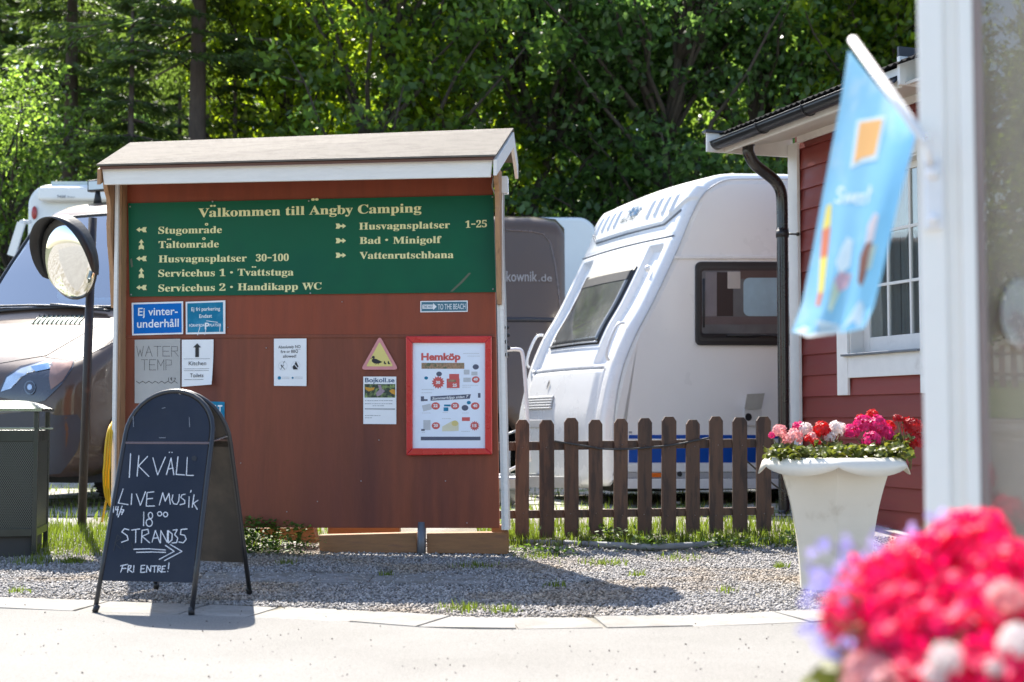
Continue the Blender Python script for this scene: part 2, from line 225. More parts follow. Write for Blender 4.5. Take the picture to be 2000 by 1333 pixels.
# ------------------------------------------------------------------ lettering
GLY = json.loads('''{"V":[428,[[212,-13,44,381,22,420,14,429,1,435,-14,439,-14,455,211,455,211,439,192,438,177,436,166,432,159,427,154,419,152,410,161,378,259,143,348,377,355,409,353,419,349,427,342,432,331,435,317,438,299,439,299,455,442,455,442,439,429,437,418,434,408,427,400,418,391,403,382,383,230,-13]]],"l":[200,[[18,0,18,16,30,18,39,21,45,26,49,32,52,43,52,56,52,398,47,429,42,434,33,438,20,439,20,455,148,455,148,56,154,26,160,21,168,18,180,16,180,0]]],"k":[359,[[17,0,17,16,30,18,39,21,45,26,49,33,52,43,52,56,52,398,47,429,42,434,33,438,20,439,21,455,148,455,148,169,227,248,236,259,242,269,244,278,240,287,228,292,209,293,206,293,206,310,345,310,345,293,320,289,297,278,275,260,222,209,346,34,355,24,365,18,376,16,376,0,211,0,211,16,217,16,229,18,237,23,239,32,232,49,163,147,148,134,148,56,154,26,160,21,168,18,180,16,180,0]]],"o":[336,[[169,-10,140,-8,114,-1,90,11,69,27,52,47,38,70,27,96,21,124,19,154,21,184,27,213,38,239,52,262,69,281,90,297,114,309,140,316,168,318,196,316,222,309,245,298,266,282,283,263,298,240,308,214,315,185,317,154,315,123,308,94,298,69,284,46,266,26,245,11,222,-1,197,-8],[169,11,186,14,199,24,209,39,217,81,220,154,218,206,214,245,208,271,198,286,185,296,169,299,151,296,138,286,128,271,122,245,118,206,117,154,120,82,128,39,138,24,152,14]]],"m":[554,[[18,0,18,16,30,17,39,21,45,26,49,33,52,43,52,56,52,253,46,284,40,289,31,293,19,294,19,310,146,310,146,265,173,294,204,312,237,318,277,312,305,293,320,261,348,293,381,312,418,318,465,306,494,271,504,212,504,56,510,26,516,21,524,17,536,16,536,0,377,0,377,16,389,18,397,21,403,26,410,56,410,217,409,234,407,247,404,258,398,265,389,270,377,271,358,268,341,256,324,237,324,56,331,26,336,21,345,18,356,16,356,0,199,0,199,16,211,18,219,21,225,26,232,56,232,217,231,233,229,247,226,258,220,265,211,270,199,271,180,267,162,255,146,235,146,56,152,27,158,21,166,18,177,16,177,0]]],"e":[301,[[154,-10,129,-8,106,-1,85,10,66,26,50,45,37,69,27,95,21,125,19,157,21,187,28,215,38,240,51,263,68,282,87,298,109,309,132,316,157,318,193,314,224,301,249,280,268,251,279,216,283,173,283,166,117,166,127,97,154,56,199,42,225,47,248,62,270,86,285,73,248,27,205,-1],[116,192,201,192,201,215,201,241,198,261,193,277,186,288,175,295,161,297,136,286,121,255,116,203]]],"n":[381,[[18,0,18,16,30,17,39,21,45,26,49,33,52,43,52,56,52,253,46,284,40,289,31,293,19,294,19,310,148,310,148,267,175,296,207,313,243,318,292,306,321,271,330,212,330,56,337,26,343,21,352,17,363,16,363,0,202,0,202,16,207,16,223,21,232,34,235,56,235,217,234,234,232,247,229,258,223,265,215,270,203,271,183,267,164,255,148,235,148,56,154,26,160,21,168,17,180,16,180,0]]],"t":[228,[[124,-9,99,-7,80,-1,66,10,56,26,50,46,48,71,48,279,20,279,20,300,46,324,68,347,88,369,105,389,118,407,129,424,144,424,144,310,208,310,208,279,144,279,144,82,149,51,168,40,183,44,195,56,206,75,222,66,198,24,165,-1]]],"i":[198,[[101,362,87,364,75,368,65,376,57,387,52,399,50,412,52,426,57,438,65,449,75,457,87,462,101,463,114,462,126,457,137,449,145,438,150,426,151,412,149,399,145,387,136,376,126,368,114,364],[18,0,18,16,30,18,39,21,45,26,49,32,52,43,52,56,52,252,47,285,41,289,32,292,20,293,21,310,148,310,148,56,154,26,160,21,168,18,180,16,180,0]]],"g":[327,[[146,-140,106,-138,73,-132,48,-122,29,-108,18,-92,14,-75,20,-54,38,-38,69,-26,44,-10,29,9,24,30,26,46,32,61,42,74,57,86,77,98,102,110,58,135,31,169,22,212,24,232,30,251,40,268,53,282,69,295,88,305,109,312,132,317,157,318,183,317,208,312,233,304,317,304,317,268,268,268,281,248,289,226,291,203,290,185,285,167,276,151,264,137,250,125,234,116,215,108,194,104,172,103,157,103,142,104,131,103,121,100,112,94,106,87,102,80,101,71,105,59,119,51,141,49,175,49,208,48,236,45,259,40,277,33,292,24,303,13,310,-1,314,-18,316,-37,311,-67,296,-92,272,-113,239,-128,197,-137],[157,124,172,127,183,134,190,146,195,163,198,184,199,211,198,238,195,260,190,276,183,288,172,295,157,297,143,295,132,288,124,276,118,260,115,238,114,211,115,184,118,163,124,146,132,134,143,127],[161,-116,218,-111,252,-94,263,-66,262,-55,257,-47,249,-41,238,-37,223,-35,205,-34,97,-34,84,-45,76,-58,73,-73,76,-84,83,-94,95,-103,111,-111,133,-115]]],"b":[361,[[43,-11,43,388,42,407,40,420,37,428,31,434,21,437,8,439,8,455,138,455,138,279,162,301,190,314,221,318,244,316,265,310,284,299,301,284,315,266,326,245,335,221,340,195,342,166,340,133,333,103,323,75,308,51,291,30,270,13,246,0,220,-8,192,-10,162,-6,133,7,105,28,53,-11],[183,14,204,18,220,30,232,49,239,77,244,114,245,160,244,197,239,228,231,251,220,267,204,277,184,280,174,279,164,275,155,270,147,262,142,253,138,242,138,69,143,38,158,20]]],"y":[301,[[52,-140,36,-139,22,-133,10,-125,1,-113,-5,-100,-7,-84,-5,-73,-2,-62,5,-53,13,-46,24,-41,36,-40,46,-41,56,-44,64,-49,70,-57,73,-65,75,-76,74,-81,74,-87,86,-99,94,-96,104,-88,114,-74,129,-44,140,-5,36,251,25,275,15,287,-3,293,-5,293,-5,310,162,310,162,293,136,289,128,275,130,267,133,257,185,119,230,241,236,260,238,274,229,289,203,293,203,310,300,310,300,293,291,292,283,288,277,281,259,242,162,-24,151,-53,140,-77,129,-96,118,-111,107,-122,95,-131,83,-136,68,-139]]],"C":[468,[[257,-11,213,-7,174,3,137,20,105,43,78,71,56,104,39,142,29,184,26,228,30,273,39,314,56,351,79,384,106,412,139,435,176,452,216,462,259,465,292,463,328,454,367,440,388,435,402,439,413,449,419,465,437,465,437,308,420,308,403,347,381,380,356,407,328,427,298,439,265,443,198,419,157,347,144,226,159,114,203,46,278,24,305,26,331,33,358,45,383,61,407,81,428,106,447,89,395,33,332,0]]],"a":[343,[[255,-10,226,-5,208,10,200,35,168,11,133,-4,95,-9,74,-6,55,0,40,11,29,26,22,43,20,63,25,91,39,115,63,136,98,155,143,173,199,190,199,241,197,258,193,272,187,282,177,290,164,294,148,296,123,293,109,286,104,274,113,257,123,231,121,220,117,210,110,202,100,196,90,192,77,191,64,192,54,196,45,203,38,212,34,223,33,236,35,252,40,266,49,278,62,290,77,300,95,308,115,314,137,317,162,318,205,315,239,307,263,292,280,271,290,244,293,210,293,62,295,40,304,34,320,42,329,28,306,7,281,-6],[151,34,174,41,199,63,199,169,154,151,127,123,118,84,122,56,133,39]]],"p":[372,[[17,-139,17,-124,40,-117,50,-101,52,-64,52,243,52,261,50,275,46,283,41,288,32,292,19,295,19,310,143,310,143,263,166,294,195,313,230,319,253,317,274,310,293,298,309,283,323,264,335,241,343,216,348,189,350,160,348,128,343,99,334,72,323,48,308,28,291,12,272,0,250,-8,227,-10,196,-5,170,9,148,32,148,-58,152,-99,167,-118,197,-123,197,-139],[195,28,214,32,229,42,239,59,247,84,251,116,253,154,251,192,247,223,241,248,232,265,218,275,199,278,179,273,162,259,148,235,148,69,160,46,176,33]]],"S":[390,[[43,-11,43,158,62,158,75,113,91,77,111,50,136,30,164,19,197,15,220,17,241,24,257,36,269,51,276,69,279,89,273,117,255,140,225,160,163,191,127,210,99,231,77,253,62,276,53,302,50,332,52,358,57,381,67,403,80,421,96,437,115,449,136,459,160,464,185,466,229,461,282,448,291,446,300,445,310,447,317,454,320,466,339,466,339,319,322,319,315,343,305,365,293,385,280,402,265,417,248,429,231,438,213,443,194,445,173,443,155,437,140,426,128,413,122,398,120,380,121,364,127,349,137,336,151,325,168,314,189,303,253,273,279,260,300,247,317,233,331,219,342,204,350,188,355,171,358,153,359,133,357,106,350,80,339,58,323,38,304,21,281,8,254,-2,225,-8,192,-10,158,-8,126,1,98,9,85,12,69,7,61,-11]]],"u":[375,[[131,-10,103,-7,81,2,65,17,54,38,48,65,46,97,46,248,39,282,33,289,24,293,11,294,11,310,142,310,142,74,143,63,146,54,151,46,158,40,166,37,177,36,196,39,213,49,228,66,228,248,228,263,225,275,221,283,214,289,204,293,189,294,189,310,324,310,324,70,325,56,327,46,331,39,338,34,347,31,360,30,360,13,321,10,277,3,228,-10,228,40,216,26,202,13,186,3,169,-4,150,-9]]],"r":[288,[[18,0,18,16,30,18,39,21,45,26,49,32,52,43,52,56,52,252,52,267,50,278,46,285,41,289,32,292,20,293,21,310,146,310,146,252,158,272,172,288,187,301,203,311,218,316,233,318,250,317,264,312,275,304,283,293,288,281,289,266,288,254,284,243,278,234,270,228,260,224,248,222,222,231,207,250,189,260,179,258,171,252,162,241,155,228,151,211,149,192,149,56,150,42,153,32,159,25,167,21,180,18,197,16,197,0]]],"d":[370,[[140,-10,117,-8,97,-1,78,10,61,26,47,44,35,66,26,91,21,118,19,147,21,180,27,210,36,237,48,261,63,281,81,297,101,309,123,316,146,318,175,314,201,301,223,280,223,401,222,413,218,423,212,430,203,435,191,438,176,439,176,455,319,455,319,75,325,41,330,35,340,30,353,28,353,11,315,8,271,1,223,-10,223,39,201,12,173,-5],[171,28,182,30,192,34,202,41,211,51,218,62,223,76,223,242,220,252,214,262,206,270,196,276,186,279,174,281,155,277,141,267,130,250,123,225,119,193,118,153,119,115,123,83,130,58,140,42,153,32]]],"T":[423,[[92,0,92,17,114,19,130,23,142,31,150,42,154,59,156,81,156,433,149,433,116,430,88,420,65,403,47,380,35,352,29,318,11,318,11,455,410,455,410,317,394,317,375,382,333,420,269,433,263,433,263,81,265,58,269,41,276,30,288,23,305,19,328,17,328,0]]],"H":[524,[[15,0,15,17,36,20,52,24,62,32,69,43,73,59,75,81,75,379,73,398,69,413,62,424,51,431,36,436,16,439,16,455,242,455,242,439,204,432,187,415,182,379,182,251,342,251,342,379,337,415,320,432,282,439,282,455,507,455,507,439,486,436,471,431,461,424,454,414,451,399,449,379,449,81,451,60,455,44,461,33,471,25,487,20,507,17,507,0,282,0,282,17,303,20,318,24,329,31,336,41,340,58,342,81,342,221,182,221,182,81,183,59,187,43,194,32,205,24,221,20,242,17,242,0]]],"s":[288,[[151,-10,132,-8,110,-3,87,6,73,9,64,7,56,1,51,-9,36,-9,36,105,53,105,61,79,72,57,87,39,103,26,121,17,140,15,156,16,168,20,179,27,186,35,191,46,192,58,188,76,176,92,156,105,107,130,85,142,68,155,54,169,45,185,39,202,37,220,40,247,49,270,65,291,86,306,111,316,141,319,166,316,199,308,206,306,213,305,220,306,226,311,230,319,244,319,244,222,228,222,220,244,209,262,196,277,182,288,166,294,149,296,136,295,125,292,116,286,110,278,106,269,105,259,106,249,109,240,115,232,146,212,191,189,212,178,229,165,241,151,250,136,255,117,257,95,254,65,244,39,228,18,206,2,181,-7]]],"v":[307,[[142,-10,38,248,22,281,16,288,8,292,-3,293,-3,310,164,310,164,294,156,294,141,292,132,286,129,276,130,268,185,122,236,253,241,272,237,284,224,292,203,294,203,310,305,310,305,295,294,291,284,286,278,279,260,243,160,-10]]],"3":[376,[[163,-7,132,-5,104,-2,81,5,62,13,46,23,34,35,26,47,20,60,19,74,21,90,26,103,36,113,48,120,61,125,76,126,78,100,86,79,99,62,116,50,135,43,158,40,173,41,187,44,199,49,211,56,221,66,230,79,236,95,240,115,241,139,238,163,229,184,214,202,194,216,168,224,137,227,95,227,95,269,140,269,166,272,188,281,204,296,216,316,223,340,225,367,223,390,219,409,211,424,200,436,186,443,169,445,154,444,142,439,133,430,125,419,120,406,116,391,111,341,86,343,64,348,47,356,34,367,27,382,24,401,28,423,41,444,62,461,91,475,128,483,173,486,217,483,255,474,286,458,309,436,323,409,328,377,324,348,315,323,298,301,277,283,253,267,225,256,243,252,261,246,279,238,297,228,312,216,326,201,336,184,342,163,345,138,343,112,338,90,329,70,318,52,304,37,288,25,271,15,251,7,230,1,209,-3,186,-6]]],"0":[375,[[188,-7,150,-3,118,7,91,24,69,48,51,76,39,111,30,150,25,193,23,241,25,289,30,332,39,371,51,405,69,433,91,456,118,473,150,483,189,486,225,483,257,473,283,456,305,433,322,405,336,370,345,331,351,288,353,240,351,193,345,150,336,110,322,76,305,47,283,24,256,7,225,-3],[188,37,210,43,227,61,237,91,243,131,247,181,248,240,247,300,243,349,237,390,227,419,211,437,189,443,166,437,150,419,139,390,132,349,128,300,127,240,128,181,132,131,139,91,150,61,166,43]]],"1":[376,[[65,0,65,36,120,36,131,37,139,40,146,45,150,53,153,64,154,79,154,416,108,365,94,355,81,348,67,346,57,347,48,352,40,359,33,369,29,381,28,396,74,412,91,420,111,432,132,447,179,482,254,482,254,79,261,47,267,41,276,37,288,36,343,36,343,0]]],"2":[375,[[24,0,24,69,123,171,148,198,170,223,187,245,200,266,210,287,218,307,222,327,225,349,226,371,225,395,220,413,212,427,202,437,189,443,174,445,153,442,137,432,126,416,118,393,114,364,112,329,88,331,68,336,50,344,37,357,29,374,26,396,28,411,34,426,43,441,55,454,72,465,92,474,116,481,143,485,174,486,220,483,258,473,288,456,310,434,323,407,328,375,327,359,324,344,319,329,313,314,303,298,291,281,277,262,259,242,238,220,154,138,87,74,244,74,257,75,269,79,279,86,288,95,295,107,300,120,305,141,345,141,341,0]]],"c":[293,[[156,-10,131,-8,108,-1,87,11,67,26,51,45,38,68,28,93,21,120,19,150,22,181,29,210,40,237,55,260,74,280,96,297,120,309,146,317,175,319,204,317,230,310,250,298,265,283,274,265,277,245,276,233,272,223,266,215,258,209,248,205,236,204,214,209,201,225,196,251,197,261,197,271,194,286,185,294,169,297,138,285,118,248,112,187,115,142,123,105,137,76,156,55,178,42,204,38,227,42,250,53,271,72,285,60,248,21,205,-2]]],"W":[611,[[171,-11,32,393,15,427,8,433,-2,437,-15,439,-15,455,181,455,181,439,150,432,140,410,148,373,223,153,301,353,286,399,281,413,274,423,267,429,258,434,245,437,229,439,229,455,439,455,439,439,413,436,398,427,393,412,399,386,474,166,541,369,549,406,547,417,544,425,538,430,503,439,503,455,624,455,624,439,612,435,602,429,594,421,575,379,446,-11,428,-11,316,309,190,-11]]],"M":[634,[[14,0,14,17,34,20,50,24,61,32,69,43,74,58,75,79,75,382,71,416,53,432,15,439,15,455,185,455,317,142,449,455,617,455,617,439,598,436,583,430,573,423,566,412,561,397,560,378,560,85,565,43,569,34,574,28,582,23,617,17,617,0,396,0,396,17,433,25,440,29,446,36,450,44,455,83,455,399,288,0,270,0,105,389,105,80,107,57,112,41,120,30,131,23,148,19,169,17,169,0]]],"f":[213,[[15,0,15,16,40,22,50,35,52,73,52,277,16,277,16,310,52,310,52,353,56,386,67,413,85,436,109,452,139,461,174,465,200,463,222,456,240,446,253,432,261,417,263,400,262,386,258,375,252,367,244,360,235,357,224,355,213,356,203,360,195,365,189,372,186,381,185,391,193,420,196,426,197,433,196,438,190,442,180,443,168,442,159,437,153,430,148,390,148,310,203,310,203,277,148,277,148,65,149,47,152,34,158,26,167,20,181,17,199,16,199,0]]],"5":[375,[[165,-7,133,-5,106,-1,84,5,66,14,51,24,40,35,33,48,28,61,27,75,29,89,33,101,42,109,53,116,66,120,81,121,88,83,93,71,101,61,111,52,123,46,137,42,154,40,169,41,183,45,195,50,207,58,217,69,226,83,232,101,236,122,237,148,234,178,226,203,213,223,195,236,173,244,146,247,103,243,71,235,40,247,62,480,316,480,319,357,281,357,275,380,267,399,244,406,105,406,94,281,126,288,168,291,216,287,258,276,293,256,319,228,335,192,340,148,338,120,333,96,324,75,312,56,299,40,282,27,265,16,246,8,226,1,205,-3,185,-6]]],"B":[443,[[16,0,16,17,36,20,52,25,62,32,69,44,73,60,75,82,75,369,74,386,72,401,69,412,65,421,59,428,51,433,15,439,15,455,220,455,318,444,377,409,396,351,384,302,348,268,287,247,360,223,404,185,418,132,413,93,397,61,371,35,335,15,291,4,238,0],[182,252,188,252,220,254,245,261,263,272,275,290,282,314,285,345,283,373,278,395,269,412,257,424,239,431,216,434,203,433,193,430,188,425,182,391],[222,24,248,27,268,35,283,49,293,69,299,95,301,128,298,162,290,188,277,208,258,221,231,228,197,231,182,231,182,65,183,51,186,41,190,33,198,28,208,25]]],"h":[381,[[18,0,18,16,30,17,39,21,45,26,49,33,52,43,52,56,52,399,46,429,40,435,31,438,19,440,19,455,148,455,148,267,175,295,207,313,243,318,292,306,321,271,330,212,330,56,337,26,343,21,352,17,363,16,363,0,202,0,202,16,207,16,223,21,232,34,235,56,235,217,234,234,232,247,229,258,223,265,215,270,203,271,183,267,164,255,148,235,148,56,154,26,160,21,168,17,180,16,180,0]]],"A":[437,[[-9,0,-9,18,4,19,14,24,24,30,32,41,41,55,49,75,206,466,224,465,384,87,394,65,403,47,411,34,420,25,430,20,443,18,443,0,229,0,229,18,259,21,277,30,283,46,273,81,253,132,103,132,79,71,76,59,75,48,80,32,96,21,124,18,128,18,128,0],[113,161,242,161,177,319]]],"4":[375,[[121,0,121,36,140,36,154,37,167,39,179,44,188,52,193,65,195,84,195,125,9,125,9,166,199,480,293,480,293,169,363,169,363,125,293,125,293,84,295,65,300,52,309,44,320,39,333,37,348,36,357,36,357,0],[56,169,195,169,195,287,196,351,199,416,189,394,174,366,158,338,146,319]]],"-":[340,[[40,190,300,190,300,270,40,270]]]}''')
def glyph_polys(s):           # -> list of contours in em units, total advance
    out = []; x = 0
    def circ(cx, cy, r, n=12, rev=False):
        P = [(cx+r*math.cos(2*math.pi*i/n), cy+r*math.sin(2*math.pi*i/n)) for i in range(n)]; return P[::-1] if rev else P
    for ch in s:
        if ch == ' ': x += 190; continue
        if ch == '\u2022': out.append(circ(x+110, 240, 72, 14)); x += 220; continue
        base = {'ä': 'a', 'å': 'a', 'ö': 'o', 'Ä': 'A'}.get(ch, ch)
        adv, cs = GLY[base]
        for c in cs: out.append([(c[i]+x, c[i+1]) for i in range(0, len(c), 2)])
        if ch in 'äö': out += [circ(x+adv*.30, 575, 50), circ(x+adv*.70, 575, 50)]
        if ch == 'Ä': out += [circ(x+adv*.33, 790, 68), circ(x+adv*.70, 790, 68)]
        if ch == 'å': out += [circ(x+adv*.48, 585, 88, 16), circ(x+adv*.48, 585, 40, 16, True)]
        x += adv
    return out, x
def curve_mesh(contours, off=0.0):
    cu = bpy.data.curves.new('t', 'CURVE'); cu.dimensions = '2D'; cu.fill_mode = 'BOTH'; cu.offset = off
    for c in contours:
        sp = cu.splines.new('POLY'); sp.points.add(len(c)-1)
        for i, q in enumerate(c): sp.points[i].co = (q[0], q[1], 0, 1)
        sp.use_cyclic_u = True
    o = bpy.data.objects.new('t', cu); COL.objects.link(o); dg = bpy.context.evaluated_depsgraph_get()
    me = bpy.data.meshes.new_from_object(o.evaluated_get(dg)); bpy.data.objects.remove(o); bpy.data.curves.remove(cu)
    V = [v.co.copy() for v in me.vertices]; F = [tuple(p.vertices) for p in me.polygons]; bpy.data.meshes.remove(me); return V, F
def sans_mesh(s, bold=0.0, shear=0.0):
    cu = bpy.data.curves.new('t', 'FONT'); cu.body = s; cu.offset = bold; cu.shear = shear; cu.resolution_u = 3
    o = bpy.data.objects.new('t', cu); COL.objects.link(o); dg = bpy.context.evaluated_depsgraph_get()
    me = bpy.data.meshes.new_from_object(o.evaluated_get(dg)); bpy.data.objects.remove(o); bpy.data.curves.remove(cu)
    V = [v.co.copy() for v in me.vertices]; F = [tuple(p.vertices) for p in me.polygons]; bpy.data.meshes.remove(me); return V, F
def put_text(mb, pl, s, pl0, pl1, cap, off=.004, serif=False, m=0, bold=0.01, shear=0.0, capref=None):
    """s fitted on plane pl between photo points pl0 (left end of baseline) and pl1 (right end); cap = cap height in photo pixels"""
    if serif:
        cs, adv = glyph_polys(s); V, F = curve_mesh([[(a/1000, b/1000) for a, b in c] for c in cs]); ch = .66; V2 = [Vector((v.x+.016, v.y, 0)) for v in V]; n_ = len(V); DUP = n_; V = V+V2; F = F+[tuple(i+n_ for i in f) for f in F]
    else:
        V, F = sans_mesh(s, bold, shear); ch = .69
    if not V: return
    x0 = min(v.x for v in V); x1 = max(v.x for v in V)
    a = Vector(pl.uv(*pl0, off)).to_2d() if False else Vector((*pl.uv(*pl0, off), 0)); b = Vector((*pl.uv(*pl1, off), 0)); t = Vector((*pl.uv(pl0[0], pl0[1]-cap, off), 0))
    ux = (b-a)/(x1-x0); uy = Vector((0, (t-a).length/ch, 0))
    P = [a+ux*(v.x-x0)+uy*v.y for v in V]
    hn = len(P)//2 if serif else len(P)
    mb.add([pl.w(p.x, p.y, off+(3e-4 if i >= hn else 0)) for i, p in enumerate(P)], F, m)
def px_poly(mb, pl, pts, off=.004, m=0, th=0):
    P = [pl.at(x, y, off) for x, y in pts]
    if th: mb.prism(P, -pl.n*th, m)
    else: mb.poly(P, m)
def px_rect(mb, pl, x0, y0, x1, y1, off=.004, m=0, th=0): px_poly(mb, pl, [(x0, y0), (x1, y0), (x1, y1), (x0, y1)], off, m, th)
def px_circ(mb, pl, cx, cy, r, off=.004, m=0, n=14, ry=None): px_poly(mb, pl, [(cx+r*math.cos(2*math.pi*i/n), cy+(ry or r)*math.sin(2*math.pi*i/n)) for i in range(n)], off, m)
def px_star(mb, pl, cx, cy, r, r2, n=12, off=.004, m=0):
    c = pl.at(cx, cy, off); P = [pl.at(cx+(r if i % 2 else r2)*math.cos(math.pi*i/n), cy+(r if i % 2 else r2)*math.sin(math.pi*i/n), off) for i in range(2*n)]
    mb.add([c]+P, [(0, i+1, (i+1) % (2*n)+1) for i in range(2*n)], m)
def strokes(mb, pl, S, wpx, off=.004, m=0):
    for st in S:
        if len(st) == 1: px_circ(mb, pl, st[0][0], st[0][1], wpx*.6, off, m, 8); continue
        for i in range(len(st)-1):
            (x0, y0), (x1, y1) = st[i], st[i+1]; d = math.hypot(x1-x0, y1-y0) or 1; nx = -(y1-y0)/d*wpx/2; ny = (x1-x0)/d*wpx/2; ex = (x1-x0)/d*wpx*.3; ey = (y1-y0)/d*wpx*.3
            j = random.uniform(.75, 1.1)
            px_poly(mb, pl, [(x0-ex+nx*j, y0-ey+ny*j), (x1+ex+nx, y1+ey+ny), (x1+ex-nx, y1+ey-ny), (x0-ex-nx*j, y0-ey-ny*j)], off+random.uniform(0, 2e-4), m)
# ------------------------------------------------------------------ the ground
m_ground = M('ground_gravel', (.30, .285, .27), .95, var=.35, vs=60, bump=.8, bs=120, c2=(.17, .15, .105), c2s=1.2, c2t=.52, c2w=.14)
m_bright = M('pale_track', (.36, .34, .30), .95, var=.25, vs=40, bump=.6, bs=90, c2=(.10, .15, .03), c2s=2.2, c2t=.56, c2w=.05)
m_floor = M('forest_litter', (.08, .075, .04), .95, var=.4, vs=8, bump=.8, bs=30, c2=(.07, .11, .03), c2s=1.5)
m_asph = M('asphalt', (.235, .226, .212), .93, var=.42, vs=170, bump=.5, bs=260, c2=(.19, .182, .168), c2s=.9, c2t=.5, c2w=.25, detail=5)
m_slab = M('edge_slab', (.255, .243, .225), .9, objr=.10, var=.2, vs=30, bump=.4, bs=200, c2=(.22, .205, .185), c2s=5, c2t=.52)
m_slab2 = M('dusty_slab', (.22, .215, .21), .95, var=.3, vs=30, bump=.7, bs=140, c2=(.15, .14, .12), c2s=6, c2t=.5)
m_grassg = M('turf_soil', (.055, .085, .02), .95, var=.4, vs=20, bump=.6, bs=60, c2=(.11, .10, .05), c2s=3)
def grid(name, xs, ys, mat, dz=0, fn=None, kind='structure'):
    V = []; F = []
    for y in ys:
        for x in xs: V.append((x, y, gz(x, y)+dz+(fn(x, y) if fn else 0)))
    n = len(xs)
    for j in range(len(ys)-1):
        for i in range(n-1): F.append((j*n+i, j*n+i+1, (j+1)*n+i+1, (j+1)*n+i))
    o = link(name, mesh_np(name, V, F, [mat], True)); o['kind'] = kind; return o
xs = [-70, -45, -30, -22, -16, -13]+list(np.linspace(-11, -6, 14))+list(np.linspace(-5.5, 6, 30))+[8, 11, 15, 22, 30, 45, 70]
grid('ground', xs, [-25, -15, -8]+list(np.linspace(-4, 18, 56)), m_ground)
grid('forest_floor', xs, list(np.linspace(17.9, 60, 30))+[70, 85, 110], m_floor, dz=.004)
grid('gravel_track', [-9, -7.5]+list(np.linspace(-6, 6, 24))+[9], list(np.linspace(11.2, 17.5, 18)), m_bright, dz=.006)
# edge of the asphalt: the curved line of flat kerb slabs
ctr = [(-420, 1168), (-100, 1176), (200, 1187), (480, 1196), (700, 1206), (900, 1219), (1100, 1219), (1400, 1213), (1650, 1203), (2100, 1185), (2700, 1165)]
CC = smoothpts([atZ(x, y) for x, y in ctr], 12)
SW = .17
def offs(P, d):
    out = []
    for i, p in enumerate(P):
        t = (P[min(i+1, len(P)-1)]-P[max(i-1, 0)]).normalized(); out.append(p+Vector((-t.y, t.x, 0))*d)
    return out
FR = offs(CC, -SW); BK = offs(CC, SW)
V = []; F = []
rows = 10
for i, p in enumerate(FR):
    for k in range(rows+1): V.append((p.x*(1+.9*(k/rows)), p.y+(-10-p.y)*(k/rows)**1.3, .004))
for i in range(len(FR)-1):
    for k in range(rows): a = i*(rows+1)+k; F.append((a, a+1, a+rows+2, a+rows+1))
o = link('asphalt_road', mesh_np('asphalt_road', V, F, [m_asph])); o['kind'] = 'structure'
# slabs, one object each
kerb = thing('kerb_stones', CC[len(CC)//2], 'curved row of flat pale kerb slabs flush with the asphalt, small gaps between them', 'kerb')
acc = 0; last = CC[0]; path = CC; pos = []
L = [0]
for i in range(1, len(path)): L.append(L[-1]+(path[i]-path[i-1]).length)
def along(s, P):
    for i in range(1, len(L)):
        if L[i] >= s: t = (s-L[i-1])/(L[i]-L[i-1]); return P[i-1].lerp(P[i], t)
    return P[-1]
s = .1
while s < L[-1]-.5:
    ln = random.choice([.33, .35, .36, .50])
    a0, a1, b1, b0 = along(s, FR), along(s+ln, FR), along(s+ln, BK), along(s, BK)
    sk_ = random.uniform(-.03, .03); j = lambda: random.uniform(-.006, .006)
    top = .0052+random.uniform(0, .0035); t = [q+Vector((j(), j(), top+j()*.4)) for q in (a0, a1, b1, b0)]
    t[2].x += sk_; t[3].x += sk_
    mb = MB(); mb.hexa([q-Vector((0, 0, .06)) for q in t], t); mb.build('slab', m_slab, kerb, bevel=.002)
    s += ln+random.uniform(.008, .018)
# the half-buried slabs in front of the notice board
path2 = thing('stepping_slabs', atZ(700, 1125), 'half-buried grey paving slabs in the gravel in front of the notice board', 'paving')
sx = 395
for wpx in (95, 120, 118, 122, 110):
    x0, x1 = sx+3, sx+wpx; y = 1117+(sx-400)*.012
    q = [atZ(x0-12, y+18, .013), atZ(x1-12, y+18, .013), atZ(x1+6, y, .010), atZ(x0+6, y, .012)]
    mb = MB(); mb.hexa([p-Vector((0, 0, .05)) for p in q], q); mb.build('slab', m_slab2, path2, bevel=.005); sx += wpx
# stones of the gravel bed
m_stone = M('crushed_stone', (.275, .26, .25), .85, var=.25, vs=30, island=.5, c2=(.29, .235, .18), c2s=1.1, c2t=.55)
